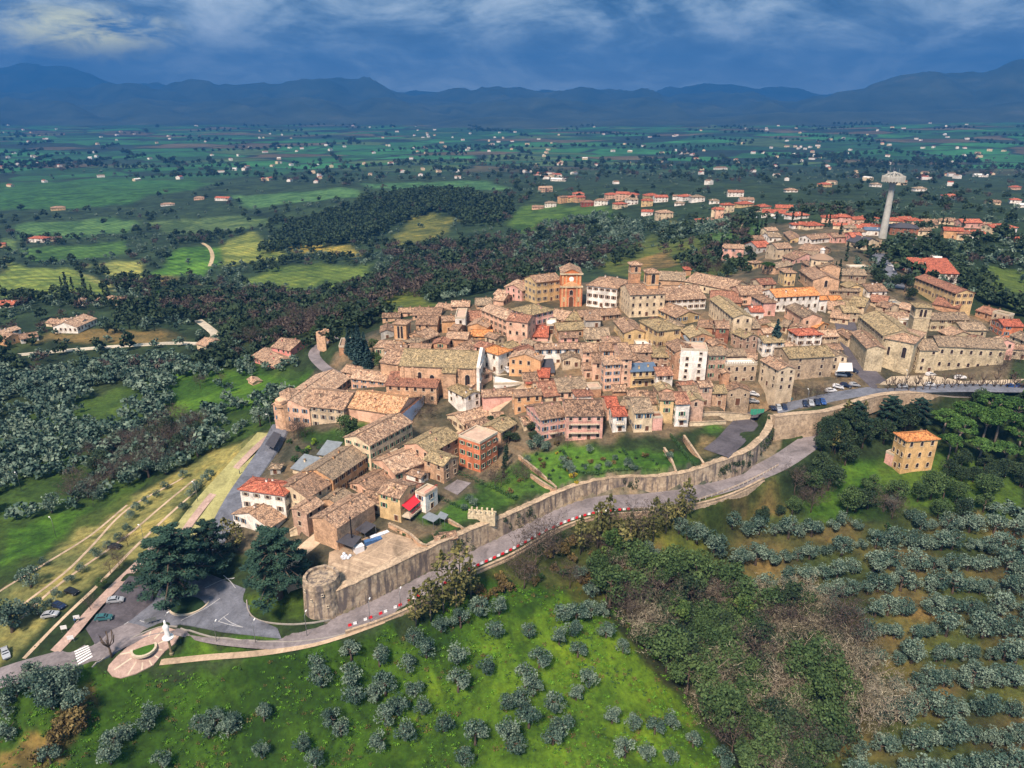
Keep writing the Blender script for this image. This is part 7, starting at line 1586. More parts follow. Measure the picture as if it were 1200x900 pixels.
# hedges: clipped rows
def hedge(pts, hh, th, label):
    P = catmull(hits(pts), 4); root = None; cl = []; o = P[0]
    for i in range(len(P)-1):
        n = max(1, int(np.linalg.norm(P[i+1]-P[i])/.8))
        for k in range(n): p = P[i]+(P[i+1]-P[i])*k/n-o; cl.append((p[0], p[1], p[2]+hh*.5, .6, th, hh*.5))
    V, F, A = leafcloud(cl, 40, .16, 3, 0, .75); ob = link('hedge', npmesh('hedge', V, F, A, 'hedge_leaf')); ob.location = tuple(o); tag(ob, label, 'hedge')
hedge([(536,556),(560,566),(585,577),(606,588)], 1.9, .6, 'tall dark clipped hedge below the orange red flat roofed palace')
hedge([(516,586),(532,593),(546,600)], 1.5, .5, 'clipped hedge between the two small lawns')
hedge([(786,512),(796,525),(808,540),(822,552)], 1.4, .6, 'ivy hedge on the tall narrow garden wall')
hedge([(655,548),(690,556),(730,551),(775,552)], 1.0, .5, 'low clipped hedge along the inside of the long town wall')
hedge([(730,528),(738,540),(744,551)], 1.1, .4, 'short clipped hedge dividing the terraced garden lawns')
hedge([(660,530),(668,545),(676,558)], 1.2, .5, 'dark hedge dropping through the left terraced garden')
def ivy_patch(i0, n, lab):
    Q = catmull(np.c_[WALL, WALL_Z, WALL_H], 5); cl = []; o = Q[i0]
    for k in range(n):
        q = Q[min(len(Q)-2, i0+k)]; q2 = Q[min(len(Q)-1, i0+k+1)]; t = (q2-q)[:2]; t = t/np.linalg.norm(t); nr_ = np.array([-t[1], t[0]])
        for j in range(3):
            f = tr_rnd.random(); p = q[:2]+(q2-q)[:2]*f+nr_*-1.15; hh = tr_rnd.uniform(.1, 1.0)*q[3]; cl.append((p[0]-o[0], p[1]-o[1], q[2]-o[2]+hh, tr_rnd.uniform(.5, 1.0), .45, tr_rnd.uniform(.5, 1.3)))
    V, F, A = leafcloud(cl, 60, .15, i0, 0, .5); ob = link('ivy', npmesh('ivy', V, F, A, 'dark_leaf')); ob.location = (o[0], o[1], o[2]); tag(ob, lab, 'ivy')
ivy_patch(62, 9, 'dark ivy on the town wall below the asphalt yard'); ivy_patch(73, 7, 'dark ivy on the town wall at its bend by the yard'); ivy_patch(24, 4, 'ivy on the town wall near the crenellated terrace'); ivy_patch(18, 3, 'ivy on the town wall beside the tiled lodge'); ivy_patch(44, 3, 'thin ivy in the middle of the town wall')
# --- beyond the town
scatter(['bare', 'bare', 'dark', 'olive'], [(385,350),(430,335),(480,318),(560,322),(600,315),(650,300),(700,300),(690,312),(620,325),(560,338),(500,352),(470,345),(440,362),(400,380)], 9, 1.3, {'bare': 'mauve leafless tree in the wood behind the town', 'dark': 'dark tree in the wood behind the town', 'olive': 'olive tree beside the wood behind the town'}, {'bare': 'leafless trees behind the town', 'dark': 'dark trees behind the town', 'olive': 'olives behind the town'}, skip=.08)
scatter(['bare', 'dark', 'olive'], [(230,365),(270,345),(330,345),(400,352),(395,385),(370,398),(340,395),(290,420),(250,385)], 8, 1.1, {'bare': 'mauve leafless tree in the hollow west of the gate', 'dark': 'dark tree in the hollow west of the gate', 'olive': 'olive tree in the hollow west of the gate'}, {'bare': 'leafless trees west of the gate', 'dark': 'dark trees west of the gate', 'olive': 'olives west of the gate'}, skip=.08)
scatter('olive', [(245,385),(300,420),(345,400),(372,398),(365,420),(300,445),(240,425)], 6, 1.2, 'olive tree around the pink farmhouse meadow', 'olive trees around the pink farmhouse', skip=.3)
scatter(['olive', 'olive', 'dark', 'shrub'], [(0,350),(80,345),(150,352),(230,368),(245,395),(130,398),(40,405),(0,404)], 7, .9, {'olive': 'olive tree on the hill around the white villa', 'dark': 'dark tree on the hill around the white villa', 'shrub': 'bush on the hill around the white villa'}, {'olive': 'olives around the white villa', 'dark': 'dark trees around the white villa', 'shrub': 'bushes around the white villa'}, skip=.3, excl=[[(-20,365),(50,368),(60,372),(60,412),(-20,420)], [(45,362),(130,360),(140,385),(120,398),(60,405),(30,395)], [(200,385),(245,378),(262,400),(245,412),(60,420),(0,425),(0,408),(130,398)]])
at_px('cypress', mw('126,390,.5 135,390,.5 152,386,.6 161,386,.6 172,388,.6 181,388,.5'), .55, 'small dark conifer in the row right of the white villa', 'conifers right of the white villa')
at_px('cypress', mw('74,343,1.0 80,345,1.3 87,345,.9 100,344,1.3 108,346,.7 122,347,.9 150,348,1 128,350,.8 140,350,.9 185,355,.8'), 1.1, 'dark cypress on the ridge of the western hill', 'cypresses on the western ridge')
scatter('olive', [(600,300),(640,262),(700,250),(760,262),(850,262),(860,280),(760,272),(700,298),(640,318)], 8, 1.5, 'olive tree on the hillside north of the town', 'olives north of the town', rows=.5, skip=.1)
scatter(['olive', 'dark', 'bare'], [(640,318),(700,305),(760,290),(840,285),(850,262),(885,262),(885,300),(860,330),(830,330),(770,290),(700,320)], 9, 1.0, {'olive': 'olive tree on the slope behind the campanile', 'dark': 'dark tree on the slope behind the campanile', 'bare': 'bare tree on the slope behind the campanile'}, {'olive': 'olives behind the campanile', 'dark': 'dark trees behind the campanile', 'bare': 'bare trees behind the campanile'}, skip=.45)
at_px('dark', mw('860,316,.9 868,312,.8 852,308,.8 880,308,.9 862,300,.8 848,322,.8 873,320,.7 856,293,.7 940,330,.4 1050,305,1.1 1060,302,1.1 1070,306,1.1 1080,300,1.2 1040,312,.8 1055,320,1 1075,318,1.1 1085,312,1 1048,338,.9 1060,342,1 1068,336,.8 1070,330,.7 1065,352,.9 1135,330,1.3 1145,335,1.3 1155,345,1.3 1140,345,1.2 1130,340,1.0 1150,330,1.2 1090,270,.8 1130,285,.8 1145,290,.8 1030,298,.7'), 1.0, 'dark tree in the gardens of the eastern quarter', 'dark trees in the eastern gardens')
scatter(['olive', 'olive', 'dark'], [(1000,298),(1040,285),(1110,285),(1200,275),(1260,280),(1260,330),(1180,318),(1120,300),(1090,325),(1050,345),(1040,350),(1010,345)], 7.5, 1.15, {'olive': 'olive tree in the groves behind the yellow school', 'dark': 'dark tree in the groves behind the yellow school'}, {'olive': 'olives behind the yellow school', 'dark': 'dark trees behind the yellow school'}, skip=.25)
scatter('dark', [(300,300),(340,265),(420,238),(480,226),(540,226),(600,238),(590,262),(545,262),(520,248),(470,262),(430,285),(370,292)], 11, 1.35, 'dark tree on the wooded ridge left of the town', 'dark trees of the wooded ridge', skip=.05)
scatter(['dark', 'bare', 'olive'], [(440,300),(480,290),(560,285),(640,270),(700,262),(700,290),(650,300),(600,315),(480,318)], 10, 1.25, {'dark': 'dark tree in the hollow below the ridge', 'bare': 'leafless tree in the hollow below the ridge', 'olive': 'olive tree in the hollow below the ridge'}, {'dark': 'dark trees below the ridge', 'bare': 'leafless trees below the ridge', 'olive': 'olives below the ridge'}, skip=.15)
# --- the wide valley: woods, groves and hedgerows thinning with distance
rs = np.random.RandomState(4); n = 42000
u = rs.uniform(-1.05, 1.05, n); v = rs.uniform(math.log(330), math.log(2600), n); X = u*np.exp(v); Y = np.exp(v)
iv = np.clip(np.interp(v, vg, np.arange(NV)).astype(int), 0, NV-1); iu = np.clip(((u+1.7)/3.4*(NU-1)).astype(int), 0, NU-1)
cc = COLR[iv, iu].max(-1); dens = .5+.5*np.sin(X*.011+1.3*np.sin(Y*.006))*np.cos(Y*.009+np.sin(X*.005)*2); d2 = .5+.5*np.sin(X*.031+2)*np.sin(Y*.027+1)
keep = (cc < .085) & (rs.rand(n) < .30+.60*dens) 
keep |= (cc >= .085) & (cc < .2) & (rs.rand(n) < .02)
keep &= ~((Y > 750) & (rs.rand(n) < .45)); keep &= ~((Y > 1200) & (rs.rand(n) < .55)) 
intown = inpoly(hits([(330,520),(335,440),(440,380),(560,345),(640,320),(760,310),(860,285),(880,262),(960,258),(1040,270),(1060,320),(1190,370),(1260,400),(1260,470),(1000,475),(905,488),(700,560)])[:,:2], X, Y)
keep &= ~intown
for q_ in ([(845,212),(1215,212),(1215,292),(1000,300),(860,290)], [(640,212),(860,215),(860,262),(640,258)], [(0,205),(250,205),(420,222),(150,248),(0,250)], [(-40,350),(140,350),(230,372),(270,395),(250,425),(-40,440)], [(280,395),(375,395),(390,425),(330,450),(270,440)]): keep &= ~(inpoly(hits(q_)[:,:2], X, Y) & (rs.rand(n) < .8))
X, Y, dens, d2 = X[keep], Y[keep], dens[keep], d2[keep]
ok = clear_of(X, Y, 2.5); X, Y, dens, d2 = X[ok], Y[ok], dens[ok], d2[ok]
for x, y, dn, q in zip(X, Y, dens, d2):
    s_ = (1+max(0, y-900)/1500)*tr_rnd.uniform(.75, 1.25)
    k = 'olive' if q < .55 else ('dark' if q < .88 else 'bare')
    if tr_rnd.random() < .25: k = tr_rnd.choice(['olive', 'dark', 'olive', 'dark', 'bare'])
    tree(k, x, y, s_*(1.15 if k == 'olive' else .95), 'valley', 'valley')
# far hedgerows and copses
for k in range(230):
    y0 = math.exp(rs.uniform(math.log(1900), math.log(6500))); x0 = rs.uniform(-1, 1)*y0; a = rs.choice([.35, .35+1.57])+rs.normal()*.15; ln_ = rs.uniform(80, 420); m_ = int(ln_/(10+y0*.006))
    for q in range(m_): t = q/m_*ln_; tree('dark', x0+math.cos(a)*t+rs.normal()*3, y0+math.sin(a)*t+rs.normal()*3, rs.uniform(.8, 1.5)*(1+y0/5000), 'valley', 'valley')
# build: nearest 300 of each kind as trees of their own, the remainder massed
def geo_instances(name, kinds, pts, label):
    """pts: (x,y,z,scale,variant)"""
    me = bpy.data.meshes.new(name); me.from_pydata([p[:3] for p in pts], [], []); rr = random.Random(3)
    for nm, ty, vals in (('sc', 'FLOAT', [p[3] for p in pts]), ('rz', 'FLOAT', [rr.uniform(0, 6.28) for _ in pts]), ('vi', 'INT', [p[4] for p in pts])):
        at = me.attributes.new(nm, ty, 'POINT'); at.data.foreach_set('value', vals)
    o = link(name, me); col = bpy.data.collections.new(name+'_models')
    for i, m in enumerate(kinds):
        q = bpy.data.objects.new('%s_model_%02d' % (name, i), m); col.objects.link(q)
    g = bpy.data.node_groups.new(name, 'GeometryNodeTree'); g.interface.new_socket('Geometry', in_out='INPUT', socket_type='NodeSocketGeometry'); g.interface.new_socket('Geometry', in_out='OUTPUT', socket_type='NodeSocketGeometry')
    nn = g.nodes.new; gi, go = nn('NodeGroupInput'), nn('NodeGroupOutput'); ip = nn('GeometryNodeInstanceOnPoints'); ci = nn('GeometryNodeCollectionInfo'); ci.inputs['Collection'].default_value = col
    ci.inputs['Separate Children'].default_value = True; ci.inputs['Reset Children'].default_value = True; ip.inputs['Pick Instance'].default_value = True
    def attr(nm, ty): a = nn('GeometryNodeInputNamedAttribute'); a.data_type = ty; a.inputs['Name'].default_value = nm; return a.outputs[0]
    cx = nn('ShaderNodeCombineXYZ'); g.links.new(attr('rz', 'FLOAT'), cx.inputs[2]); L2 = g.links.new
    L2(gi.outputs[0], ip.inputs['Points']); L2(ci.outputs[0], ip.inputs['Instance']); L2(attr('vi', 'INT'), ip.inputs['Instance Index']); L2(cx.outputs[0], ip.inputs['Rotation']); L2(attr('sc', 'FLOAT'), ip.inputs['Scale']); L2(ip.outputs[0], go.inputs[0])
    md = o.modifiers.new('trees', 'NODES'); md.node_group = g; tag(o, label, 'trees', None, 'stuff'); return o
VIEWP = []
def inview(x, y, z_):
    px, py = proj((x, y, z_)); return -60 < px < 1260 and -60 < py < 980 and y > 20
bykind = {}
for t in TREES: bykind.setdefault(CATS[t[0]][0], []).append(t)
NT_ = 0; SOLO = []
for cn, lst in bykind.items():
    lst = [t+(float(H(t[1], t[2])),) for t in lst]; lst = [t for t in lst if inview(t[1], t[2], t[6]) or t[4] != 'valley']
    lst.sort(key=lambda t: math.hypot(t[1], t[2])/ (t[3]**.5) if inview(t[1], t[2], t[6]) else 1e9)
    solo = [t for t in lst[:300] if t[4] != 'valley']; rest = [t for t in lst if t not in set(solo)] if len(lst) > len(solo) else []
    for kind, x, y, s_, lb, gp, zz in solo:
        dd = math.hypot(x, y); nm, ct = CATS[kind]; far = dd > 430 and kind in FARK; k = tr_rnd.randrange(len(PROTO[FARK[kind]] if far else PROTO[kind])); cr_, tk = (PROTO[FARK[kind]] if far else PROTO[kind])[k]; rz = tr_rnd.uniform(0, 6.28); sz = s_*tr_rnd.uniform(.85, 1.15)
        if far or tk is None: o = link(nm, cr_); o.location = (x, y, zz); o.rotation_euler.z = rz
        else:
            o = empty(nm, (x, y, zz-.15), rz); link('trunk', tk, o); link('crown' if cr_.name[:5] == 'crown' else 'twigs', cr_, o)
        o.scale = (s_, s_, sz); tag(o, lb, ct, gp); NT_ += 1; SOLO.append((o, proj((x, y, zz)), s_, lb, gp))
        for ch in o.children:
            if ch.name.startswith('twigs'): ch['kind'] = 'stuff'
        if kind == 'pollard': o.children[-1].name = 'shoots'; o.children[-1]['kind'] = 'stuff'
    if rest:
        fk = {}; kinds = []
        near_ = [t for t in rest if math.hypot(t[1], t[2]) < 260 ]; 
        for t in rest:
            far = t[0] in FARK and math.hypot(t[1], t[2]) > 250; key = FARK[t[0]] if far else t[0]
            if key not in fk: fk[key] = (len(kinds), len(PROTO[key])); kinds += [c for c, _ in PROTO[key]]
        pts = []
        for t in rest:
            far = t[0] in FARK and math.hypot(t[1], t[2]) > 250; b0, m_ = fk[FARK[t[0]] if far else t[0]]; pts.append((t[1], t[2], t[6], t[3], b0+tr_rnd.randrange(m_)))
        geo_instances(cn+'_mass', kinds, pts, None)
TUFT = [npmesh('tuft', *leafcloud([(0, 0, .12, .55, .5, .28), (.5, .3, .1, .4, .4, .22)], 16, .13, q, 0, .3), m) for q, m in enumerate(('grass_blade', 'hedge_leaf', 'brown_leaf', 'grass_blade'))]
tp = []; rs = np.random.RandomState(12); mw_ = hits([(-40,900),(-40,840),(0,795),(200,785),(330,768),(450,740),(560,690),(700,690),(760,740),(880,925),(600,960),(0,960)])[:,:2]; P_ = np.c_[rs.uniform(mw_[:,0].min(), mw_[:,0].max(), 9000), rs.uniform(mw_[:,1].min(), mw_[:,1].max(), 9000)]
P_ = P_[inpoly(mw_, P_[:,0], P_[:,1])]; dn = np.sin(P_[:,0]*.21+np.sin(P_[:,1]*.17))*np.sin(P_[:,1]*.19+1); P_ = P_[(dn > -.1) | (rs.rand(len(P_)) < .25)]; P_ = P_[clear_of(P_[:,0], P_[:,1], 1)]
for x, y in P_: tp.append((float(x), float(y), float(H(x, y)), float(rs.uniform(.5, 1.3)), int(rs.choice([0, 0, 0, 1, 1, 3, 3, 2]))))
o = geo_instances('grass_tufts', TUFT, tp, None); o['kind'] = 'stuff'
print('trees', NT_, 'of', len(TREES))
# ---------------------------------------------------------------- cars, barriers, lamps and small things
def car_parts(van=False):
    st = [(-2.08, .62, .62), (-1.98, .95, .95), (-1.55, .98, 1.28), (-1.0, .98, 1.44), (.15, .96, 1.45), (.62, .95, 1.20), (1.0, .93, .95), (1.75, .80, .82), (2.05, .60, .62)]
    if van: st = [(-2.15, .8, .8), (-2.12, 1.0, 1.75), (-1.6, 1.0, 1.9), (0, 1.0, 1.9), (.9, 1.0, 1.85), (1.4, 1.0, 1.3), (1.6, .98, 1.0), (2.0, .85, .87), (2.15, .62, .64)]
    mb = MB(); rings = []
    for x, zb, zt in st:
        k = 1-.10*max(0, abs(x)-1.4)/.7; cab = max(0, min(1, (zt-zb)/.5)); wt = (.84-.22*cab)*k
        half = [(.72*k, .26), (.86*k, .34), (.88*k, .6), (.85*k, min(zb, zt)), (wt, zt)]; ring = [(x, -y, z_) for y, z_ in half]+[(x, y, z_) for y, z_ in half[::-1]]; rings.append(len(mb.v)); mb.v += ring
    for a, b in zip(rings[:-1], rings[1:]):
        for t in range(10): mb.f.append((a+t, a+(t+1) % 10, b+(t+1) % 10, b+t)); mb.m.append(0)
    mb.f.append(tuple(rings[0]+t for t in range(10))[::-1]); mb.f.append(tuple(rings[-1]+t for t in range(10))); mb.m += [0, 0]; body = mb
    g = MB()     # glass band lies just proud of the cabin
    cab = [s_ for s_ in st if s_[2]-s_[1] > .2]; e = .015
    def sec(s_, f): x, zb, zt = s_; c = max(0, min(1, (zt-zb)/.5)); y0, y1 = .85, .84-.22*c; return (y0+(y1-y0)*f)+e, zb+(zt-zb)*f
    for a, b in zip(cab[:-1], cab[1:]):
        for sy in (-1, 1):
            q = [(a[0], *sec(a, .15)), (b[0], *sec(b, .15)), (b[0], *sec(b, .88)), (a[0], *sec(a, .88))]; q = [(x, sy*y, z_) for x, y, z_ in q]; g.quad(*(q if sy < 0 else q[::-1]))
    f0, f1 = (st[6], st[4]) if not van else (st[6], st[4]); g.quad((f0[0]-.02, -.66, f0[2]+.03), (f0[0]-.02, .66, f0[2]+.03), (f1[0]+.03, .55, f1[2]+.0), (f1[0]+.03, -.55, f1[2]+.0))
    r0, r1 = st[1], st[3]; g.quad((r0[0]+.1, .64, 1.05), (r0[0]+.1, -.64, 1.05), (r1[0]-.1, -.56, r1[2]+.0), (r1[0]-.1, .56, r1[2]+.0))
    w = MB(); Mx = Matrix.Rotation(math.pi/2, 4, 'X'); n = 12
    for r_, y in ((.31, -.1), (.33, -.06), (.33, .06), (.31, .1)): w.v += [(r_*math.cos(t*6.2832/n), y, r_*math.sin(t*6.2832/n)) for t in range(n)]
    for j in range(3):
        for t in range(n): w.f.append((j*n+t, j*n+(t+1) % n, (j+1)*n+(t+1) % n, (j+1)*n+t)); w.m.append(0)
    w.f.append(tuple(range(n))[::-1]); w.f.append(tuple(3*n+t for t in range(n))); w.m += [1, 1]
    h = MB(); h.box(-.03, .05, -.16, .16, -.07, .07, 0)
    return body, g, w, h
CARM = {}
for van in (0, 1):
    b_, g_, w_, h_ = car_parts(van); CARM[van] = (g_.mesh('window_glass', ['carglass']), w_.mesh('wheel', ['rubber', 'steel'], False), h_.mesh('headlight', ['lamp_clear']), h_.mesh('tail_light', ['lamp_red']), {})
    for c in ('black', 'navy', 'silver', 'white', 'red', 'blue', 'teal', 'grey'): b_.v and CARM[van][4].__setitem__(c, car_parts(van)[0].mesh('body', ['carpaint_'+c], False))
def car(px, py, dx, dy, col, label, grp=None, van=0, crop=None, onz=None):
    if crop: x0, y0, s = CROPS[crop]; px, py = x0+px/s, y0+py/s
    g = hit(px, py); g2 = hit(px+dx*8, py+dy*8); a = math.atan2(g2[1]-g[1], g2[0]-g[0]); rt = empty('car' if not van else 'van', (g[0], g[1], g[2]+.14), a); gl, wm, hl, tl, bd = CARM[van]
    # lie with the slope
    e = 1.3; sl = (float(H(g[0]+math.cos(a)*e, g[1]+math.sin(a)*e))-float(H(g[0]-math.cos(a)*e, g[1]-math.sin(a)*e)))/(2*e); rt.rotation_euler = (0, -math.atan(max(-.2, min(.2, sl))), a)
    link('body', bd[col], rt); link('window_glass', gl, rt)
    for x in (-1.3, 1.32):
        for y in (-.8, .8): o = link('wheel', wm, rt); o.location = (x, y, .33)
    for y in (-.58, .58): o = link('headlight', hl, rt); o.location = (1.97, y, .6); o = link('tail_light', tl, rt); o.location = (-2.03, y, .7)
    rt.scale = (1, 1, 1); tag(rt, label, 'car' if not van else 'van', grp)
for a in [(380,457,1,.05,'black','dark car alone on the middle lane of the terraced car park'), (238,606,1,.3,'black','black car highest of the three cars on the lower car park lane'), (195,652,1,.35,'navy','dark blue car in the middle of three cars on the lower car park lane'), (168,682,1,-.15,'silver','silver car lowest of the three cars on the lower car park lane'),
          (381,634,1,-.1,'silver','silver car parked nearest the big cedar on the small car park'), (343,692,1,-.08,'teal','dark green grey car on the small car park by the paved circle'), (20,808,.3,1,'silver','silver car half way out of the left edge of the car park')]:
    car(*a, crop='L2')
for a in [(640,752,.5,.8,'navy','dark car leftmost of the three parked above the yard gate'), (692,748,.5,.8,'silver','silver car in the middle of the three above the yard gate'), (742,744,.5,.8,'navy','blue car rightmost of the three parked above the yard gate'),
          (925,712,.45,.8,'navy','dark blue car leftmost of four parked against the road wall'), (975,706,.45,.8,'silver','silver blue car second of four parked against the road wall'), (1030,700,.45,.8,'navy','dark car third of four parked against the road wall'), (1078,694,.45,.8,'blue','blue car rightmost of four parked against the road wall'),
          (473,625,1,-.05,'white','white car upper of two in the lane by the stone chapel'), (473,688,1,-.02,'silver','silver car lower of two in the lane by the stone chapel'), (765,655,1,.3,'teal','small dark car under the bare trees by the stone barn')]: car(*a, crop='T7')
for a in [(520,118,1,-.05,'white','white car leftmost in the row below the large stone barn'), (545,105,1,.2,'white','white car second in the row below the large stone barn'), (572,100,1,.2,'navy','dark blue car third in the row below the large stone barn'), (603,98,1,.05,'silver','silver car at the right end of the row below the stone barn'), (776,103,1,0,'silver','pale green silver car on the upper road before the promenade'), (870,98,1,0,'white','white car on the promenade lawn edge'), (1155,103,1,0,'blue','blue car left of two at the right end of the upper road'), (1188,103,1,0,'navy','dark blue car at the far right end of the upper road'),
          (578,62,1,.1,'navy','dark car in the shaded lot beside the white tent'), (555,62,1,.1,'grey','grey car in the shaded lot left of the other'), (598,48,1,.3,'navy','dark blue car higher in the shaded lot')]: car(*a, crop='L5')
for a in [(600,548,1,0,'white','white car on the promenade before the short convent wing','' ), (792,568,1,0,'white','white car on the promenade before the arched wing','')]: car(*a[:6], crop='T8')
for a in [(185,788,1,.5,'white','white car under the trees left of the brick bell tower'),]: car(*a, crop='T1')
for a in [(168,698,1,.1,'white','white car in the yard left of the brown church'), (150,725,1,.3,'navy','dark car in the yard left of the brown church')]: car(*a, crop='R4')
car(410, 340, .6, .8, 'white', 'white car in the lane right of the brown church front', crop='T5')
for i, (x, y, c) in enumerate([(300,762,'white'), (325,752,'silver'), (348,758,'red'), (370,745,'white'), (392,760,'navy'), (590,705,'white'), (540,690,'silver'), (262,735,'white')]): car(x, y, 1, .3*(i % 3), c, '%s car, number %s from the left on the eastern market lot' % (c, ['two','three','four','five','six','eight','seven','one'][i]), 'cars on the eastern market lot', crop='U2')
for i, (x, y, c) in enumerate([(540,335,'white'), (570,330,'silver'), (345,340,'white'), (620,345,'navy'), (505,350,'silver')]): car(x, y, 1, .2, c, '%s car, number %s from the left on the northern suburb street' % (c, ['three','four','one','five','two'][i]), 'cars on the northern suburb street', crop='U1')
car(1012, 425, .3, 1, 'grey', 'grey car driving down the dark street by the church aisle'); car(985, 441, 1, .1, 'white', 'white van parked by the tent at the street', None, 1); car(632, 371, 1, .2, 'red', 'red car on the square by the orange church'); car(645, 374, 1, .2, 'black', 'dark car on the square by the orange church')
# red and white plastic barriers along the outer lane
mbr = {}
for c in ('red', 'white'):
    m = MB(); m.v = []; prof = [(-.24, 0), (-.22, .22), (-.10, .42), (-.09, .82), (.09, .82), (.10, .42), (.22, .22), (.24, 0)]
    for x in (-.5, .5): m.v += [(x, y, z_) for y, z_ in prof]
    m.f = [(i, i+1, 9+i, 8+i) for i in range(7)]+[tuple(range(8))[::-1], tuple(range(8, 16))]; m.m = [0]*9; mbr[c] = m.mesh('road_barrier', [c+'_plastic'])
BP = catmull(hits([(404,737),(435,726),(462,714),(486,702),(507,692),(534,678),(555,666),(600,645),(640,623),(670,610),(700,602),(740,598)]), 12)
acc = 0; nb_ = 0; last = None; d_, par_ = seg_dist(MR[:,:2], BP[:,0], BP[:,1])
def bar_obj(x, y, a, c, k):
    o = link('road_barrier', mbr[c]); o.location = (x, y, road_z(x, y)); o.scale = (.85, .8, .8); o.rotation_euler.z = a+random.Random(k).uniform(-.08, .08); tag(o, 'red plastic barrier in the line along the climbing road' if c == 'red' else 'white plastic barrier in the line along the climbing road', 'barrier', c+' plastic barriers along the climbing road'); return o
for i in range(len(BP)-1):
    a, b = BP[i], BP[i+1]; L_ = np.linalg.norm((b-a)[:2]); t = 0
    while acc+L_-t >= 1.35:
        t += 1.35-acc; acc = 0; p = a+(b-a)*t/L_; frac = i/len(BP); c = 'red' if nb_ % 2 == 0 else 'white'
        if not (frac < .22 and nb_ % 3 == 2) and not (.3 < frac < .36): bar_obj(p[0], p[1], math.atan2(b[1]-a[1], b[0]-a[0]), c, nb_)
        nb_ += 1
    acc += L_-t
# guard rail on the outer side of the bend
GP = catmull(hits([(742,599),(780,597),(820,587),(860,573),(890,559),(912,547)]), 6); root = empty('guard_rail', tuple(GP[0])); rails = MB()
for i in range(0, len(GP)-1):
    a, b = GP[i]-GP[0], GP[i+1]-GP[0]; n_ = max(1, int(np.linalg.norm(b-a)/3))
    for hh in (.55, .95): rails.tube([(a[0], a[1], a[2]+hh+.1), (b[0], b[1], b[2]+hh+.1)], .07, 5, 0, False)
    for k in range(n_): p = a+(b-a)*k/n_; m = MB(); m.box(p[0]-.1, p[0]+.1, p[1]-.1, p[1]+.1, p[2]-.5, p[2]+1.1, 0); m.build('post', ['wood_door' if k % 2 else 'concrete'], root)
rails.build('rail', ['paving_stone'], root); tag(root, 'guard rail along the outside of the upper road bend', 'guard rail')
# lamp posts
mp, mh = MB(), MB(); mp.tube([(0,0,-.3), (0,0,6.2), (.3,0,6.7), (1.1,0,6.9)], [.09, .06, .05, .04], 6, 0); mh.box(.9, 1.6, -.14, .14, 6.82, 6.96, 0); MP, MH = mp.mesh('pole', ['steel'], True), mh.mesh('lamp_head', ['white_paint'])
for i, (x, y, a) in enumerate([(66,630,2.5), (318,506,2.8), (25,575,2.5), (360,746,1.5), (300,756,1.5), (255,757,1.5), (434,731,1.5), (198,747,1.2), (232,588,2.5), (1148,478,1.5), (1060,455,1.5), (945,478,1.5), (905,470,1.5), (470,718,1.5), (170,640,2.5)]):
    g = hit(x, y); o = empty('street_lamp', (g[0], g[1], g[2]), a); link('pole', MP, o); link('lamp_head', MH, o)
    tag(o, 'steel street lamp ' + ['on the meadow left of the car park', 'where the hillside road meets the convent', 'on the far left meadow edge', 'on the promenade lawn opposite the bastion', 'on the promenade lawn in its middle', 'on the promenade lawn near the statue', 'at the right end of the promenade lawn', 'between statue and traffic island', 'beside the red roofed villa lane', 'on the upper road at the right', 'on the promenade before the eastern convent', 'beside the four cars on the upper road', 'above the yard gate', 'below the long town wall', 'between the young olives of the car park'][i], 'street lamp')
# yard things
def canopy(pts, hh, mat, label, name='canopy', cat=None, slope=.3, post='steel'):
    P = hits(pts); c = P.mean(0); z0 = P[:,2].max(); root = empty(name, (c[0], c[1], z0)); m = MB(); q = [(p[0]-c[0], p[1]-c[1], hh+(slope if i > 1 else 0)) for i, p in enumerate(P)]
    m.v = q+[(x, y, z_-.09) for x, y, z_ in q]; m.f = [(0,1,2,3), (7,6,5,4)]+[(i, i+4, (i+1) % 4+4, (i+1) % 4) for i in range(4)]; m.m = [0]*6; m.build('roof_sheet', [mat], root)
    for x, y, z_ in q: k = MB(); k.tube([(x*.93, y*.93, -.4), (x*.93, y*.93, z_-.04)], .06, 5, 0); k.build('post', [post], root)
    tag(root, label, cat or name); return root
u6 = lambda *p: [(340+p[i]/6, 560+p[i+1]/6) for i in range(0, len(p), 2)]
canopy(u6(330,520, 445,560, 510,480, 400,455), 2.8, 'roof_dark', 'dark flat canopy at the corner of the stone workshop')
canopy(u6(460,430, 530,460, 610,395, 540,360), 2.5, 'roof_dark', 'long black net canopy along the flank of the stone workshop')
def boxes(px, py, dims, mat, name, label, rz=.6, n=1):
    g = hit(px, py); root = empty(name, (g[0], g[1], float(g[2])+.07), rz); x = 0
    for k in range(n):
        m = MB(); w_, d_, h_ = dims; m.box(x-w_/2, x+w_/2, -d_/2, d_/2, 0, h_*(1-.15*k), 0); m.box(x-w_/2-.05, x+w_/2+.05, -d_/2-.05, d_/2+.05, h_*(1-.15*k), h_*(1-.15*k)+.07, 0); x += w_*1.05; m.build('box' if n > 1 else 'shell', [mat], root)
    tag(root, label, name.replace('_', ' '))
boxes(*u6(485,520)[0], (2.6, 1.6, 1.9), 'white_plastic', 'container', 'white container in front of the dark canopy'); boxes(*u6(545,470)[0], (1.6, 1.3, 1.2), 'tarp_blue', 'crates', 'blue crates in a row beside the white container', .6, 3)
boxes(*u6(590,430)[0], (1.8, 1.2, .9), 'tarp_white', 'covered_pallet', 'white wrapped pallet at the back of the walled yard', .7, 3)
g = hit(*u6(395,565)[0]); r = random.Random(4); root = empty('white_bags', (g[0], g[1], g[2]+.07))
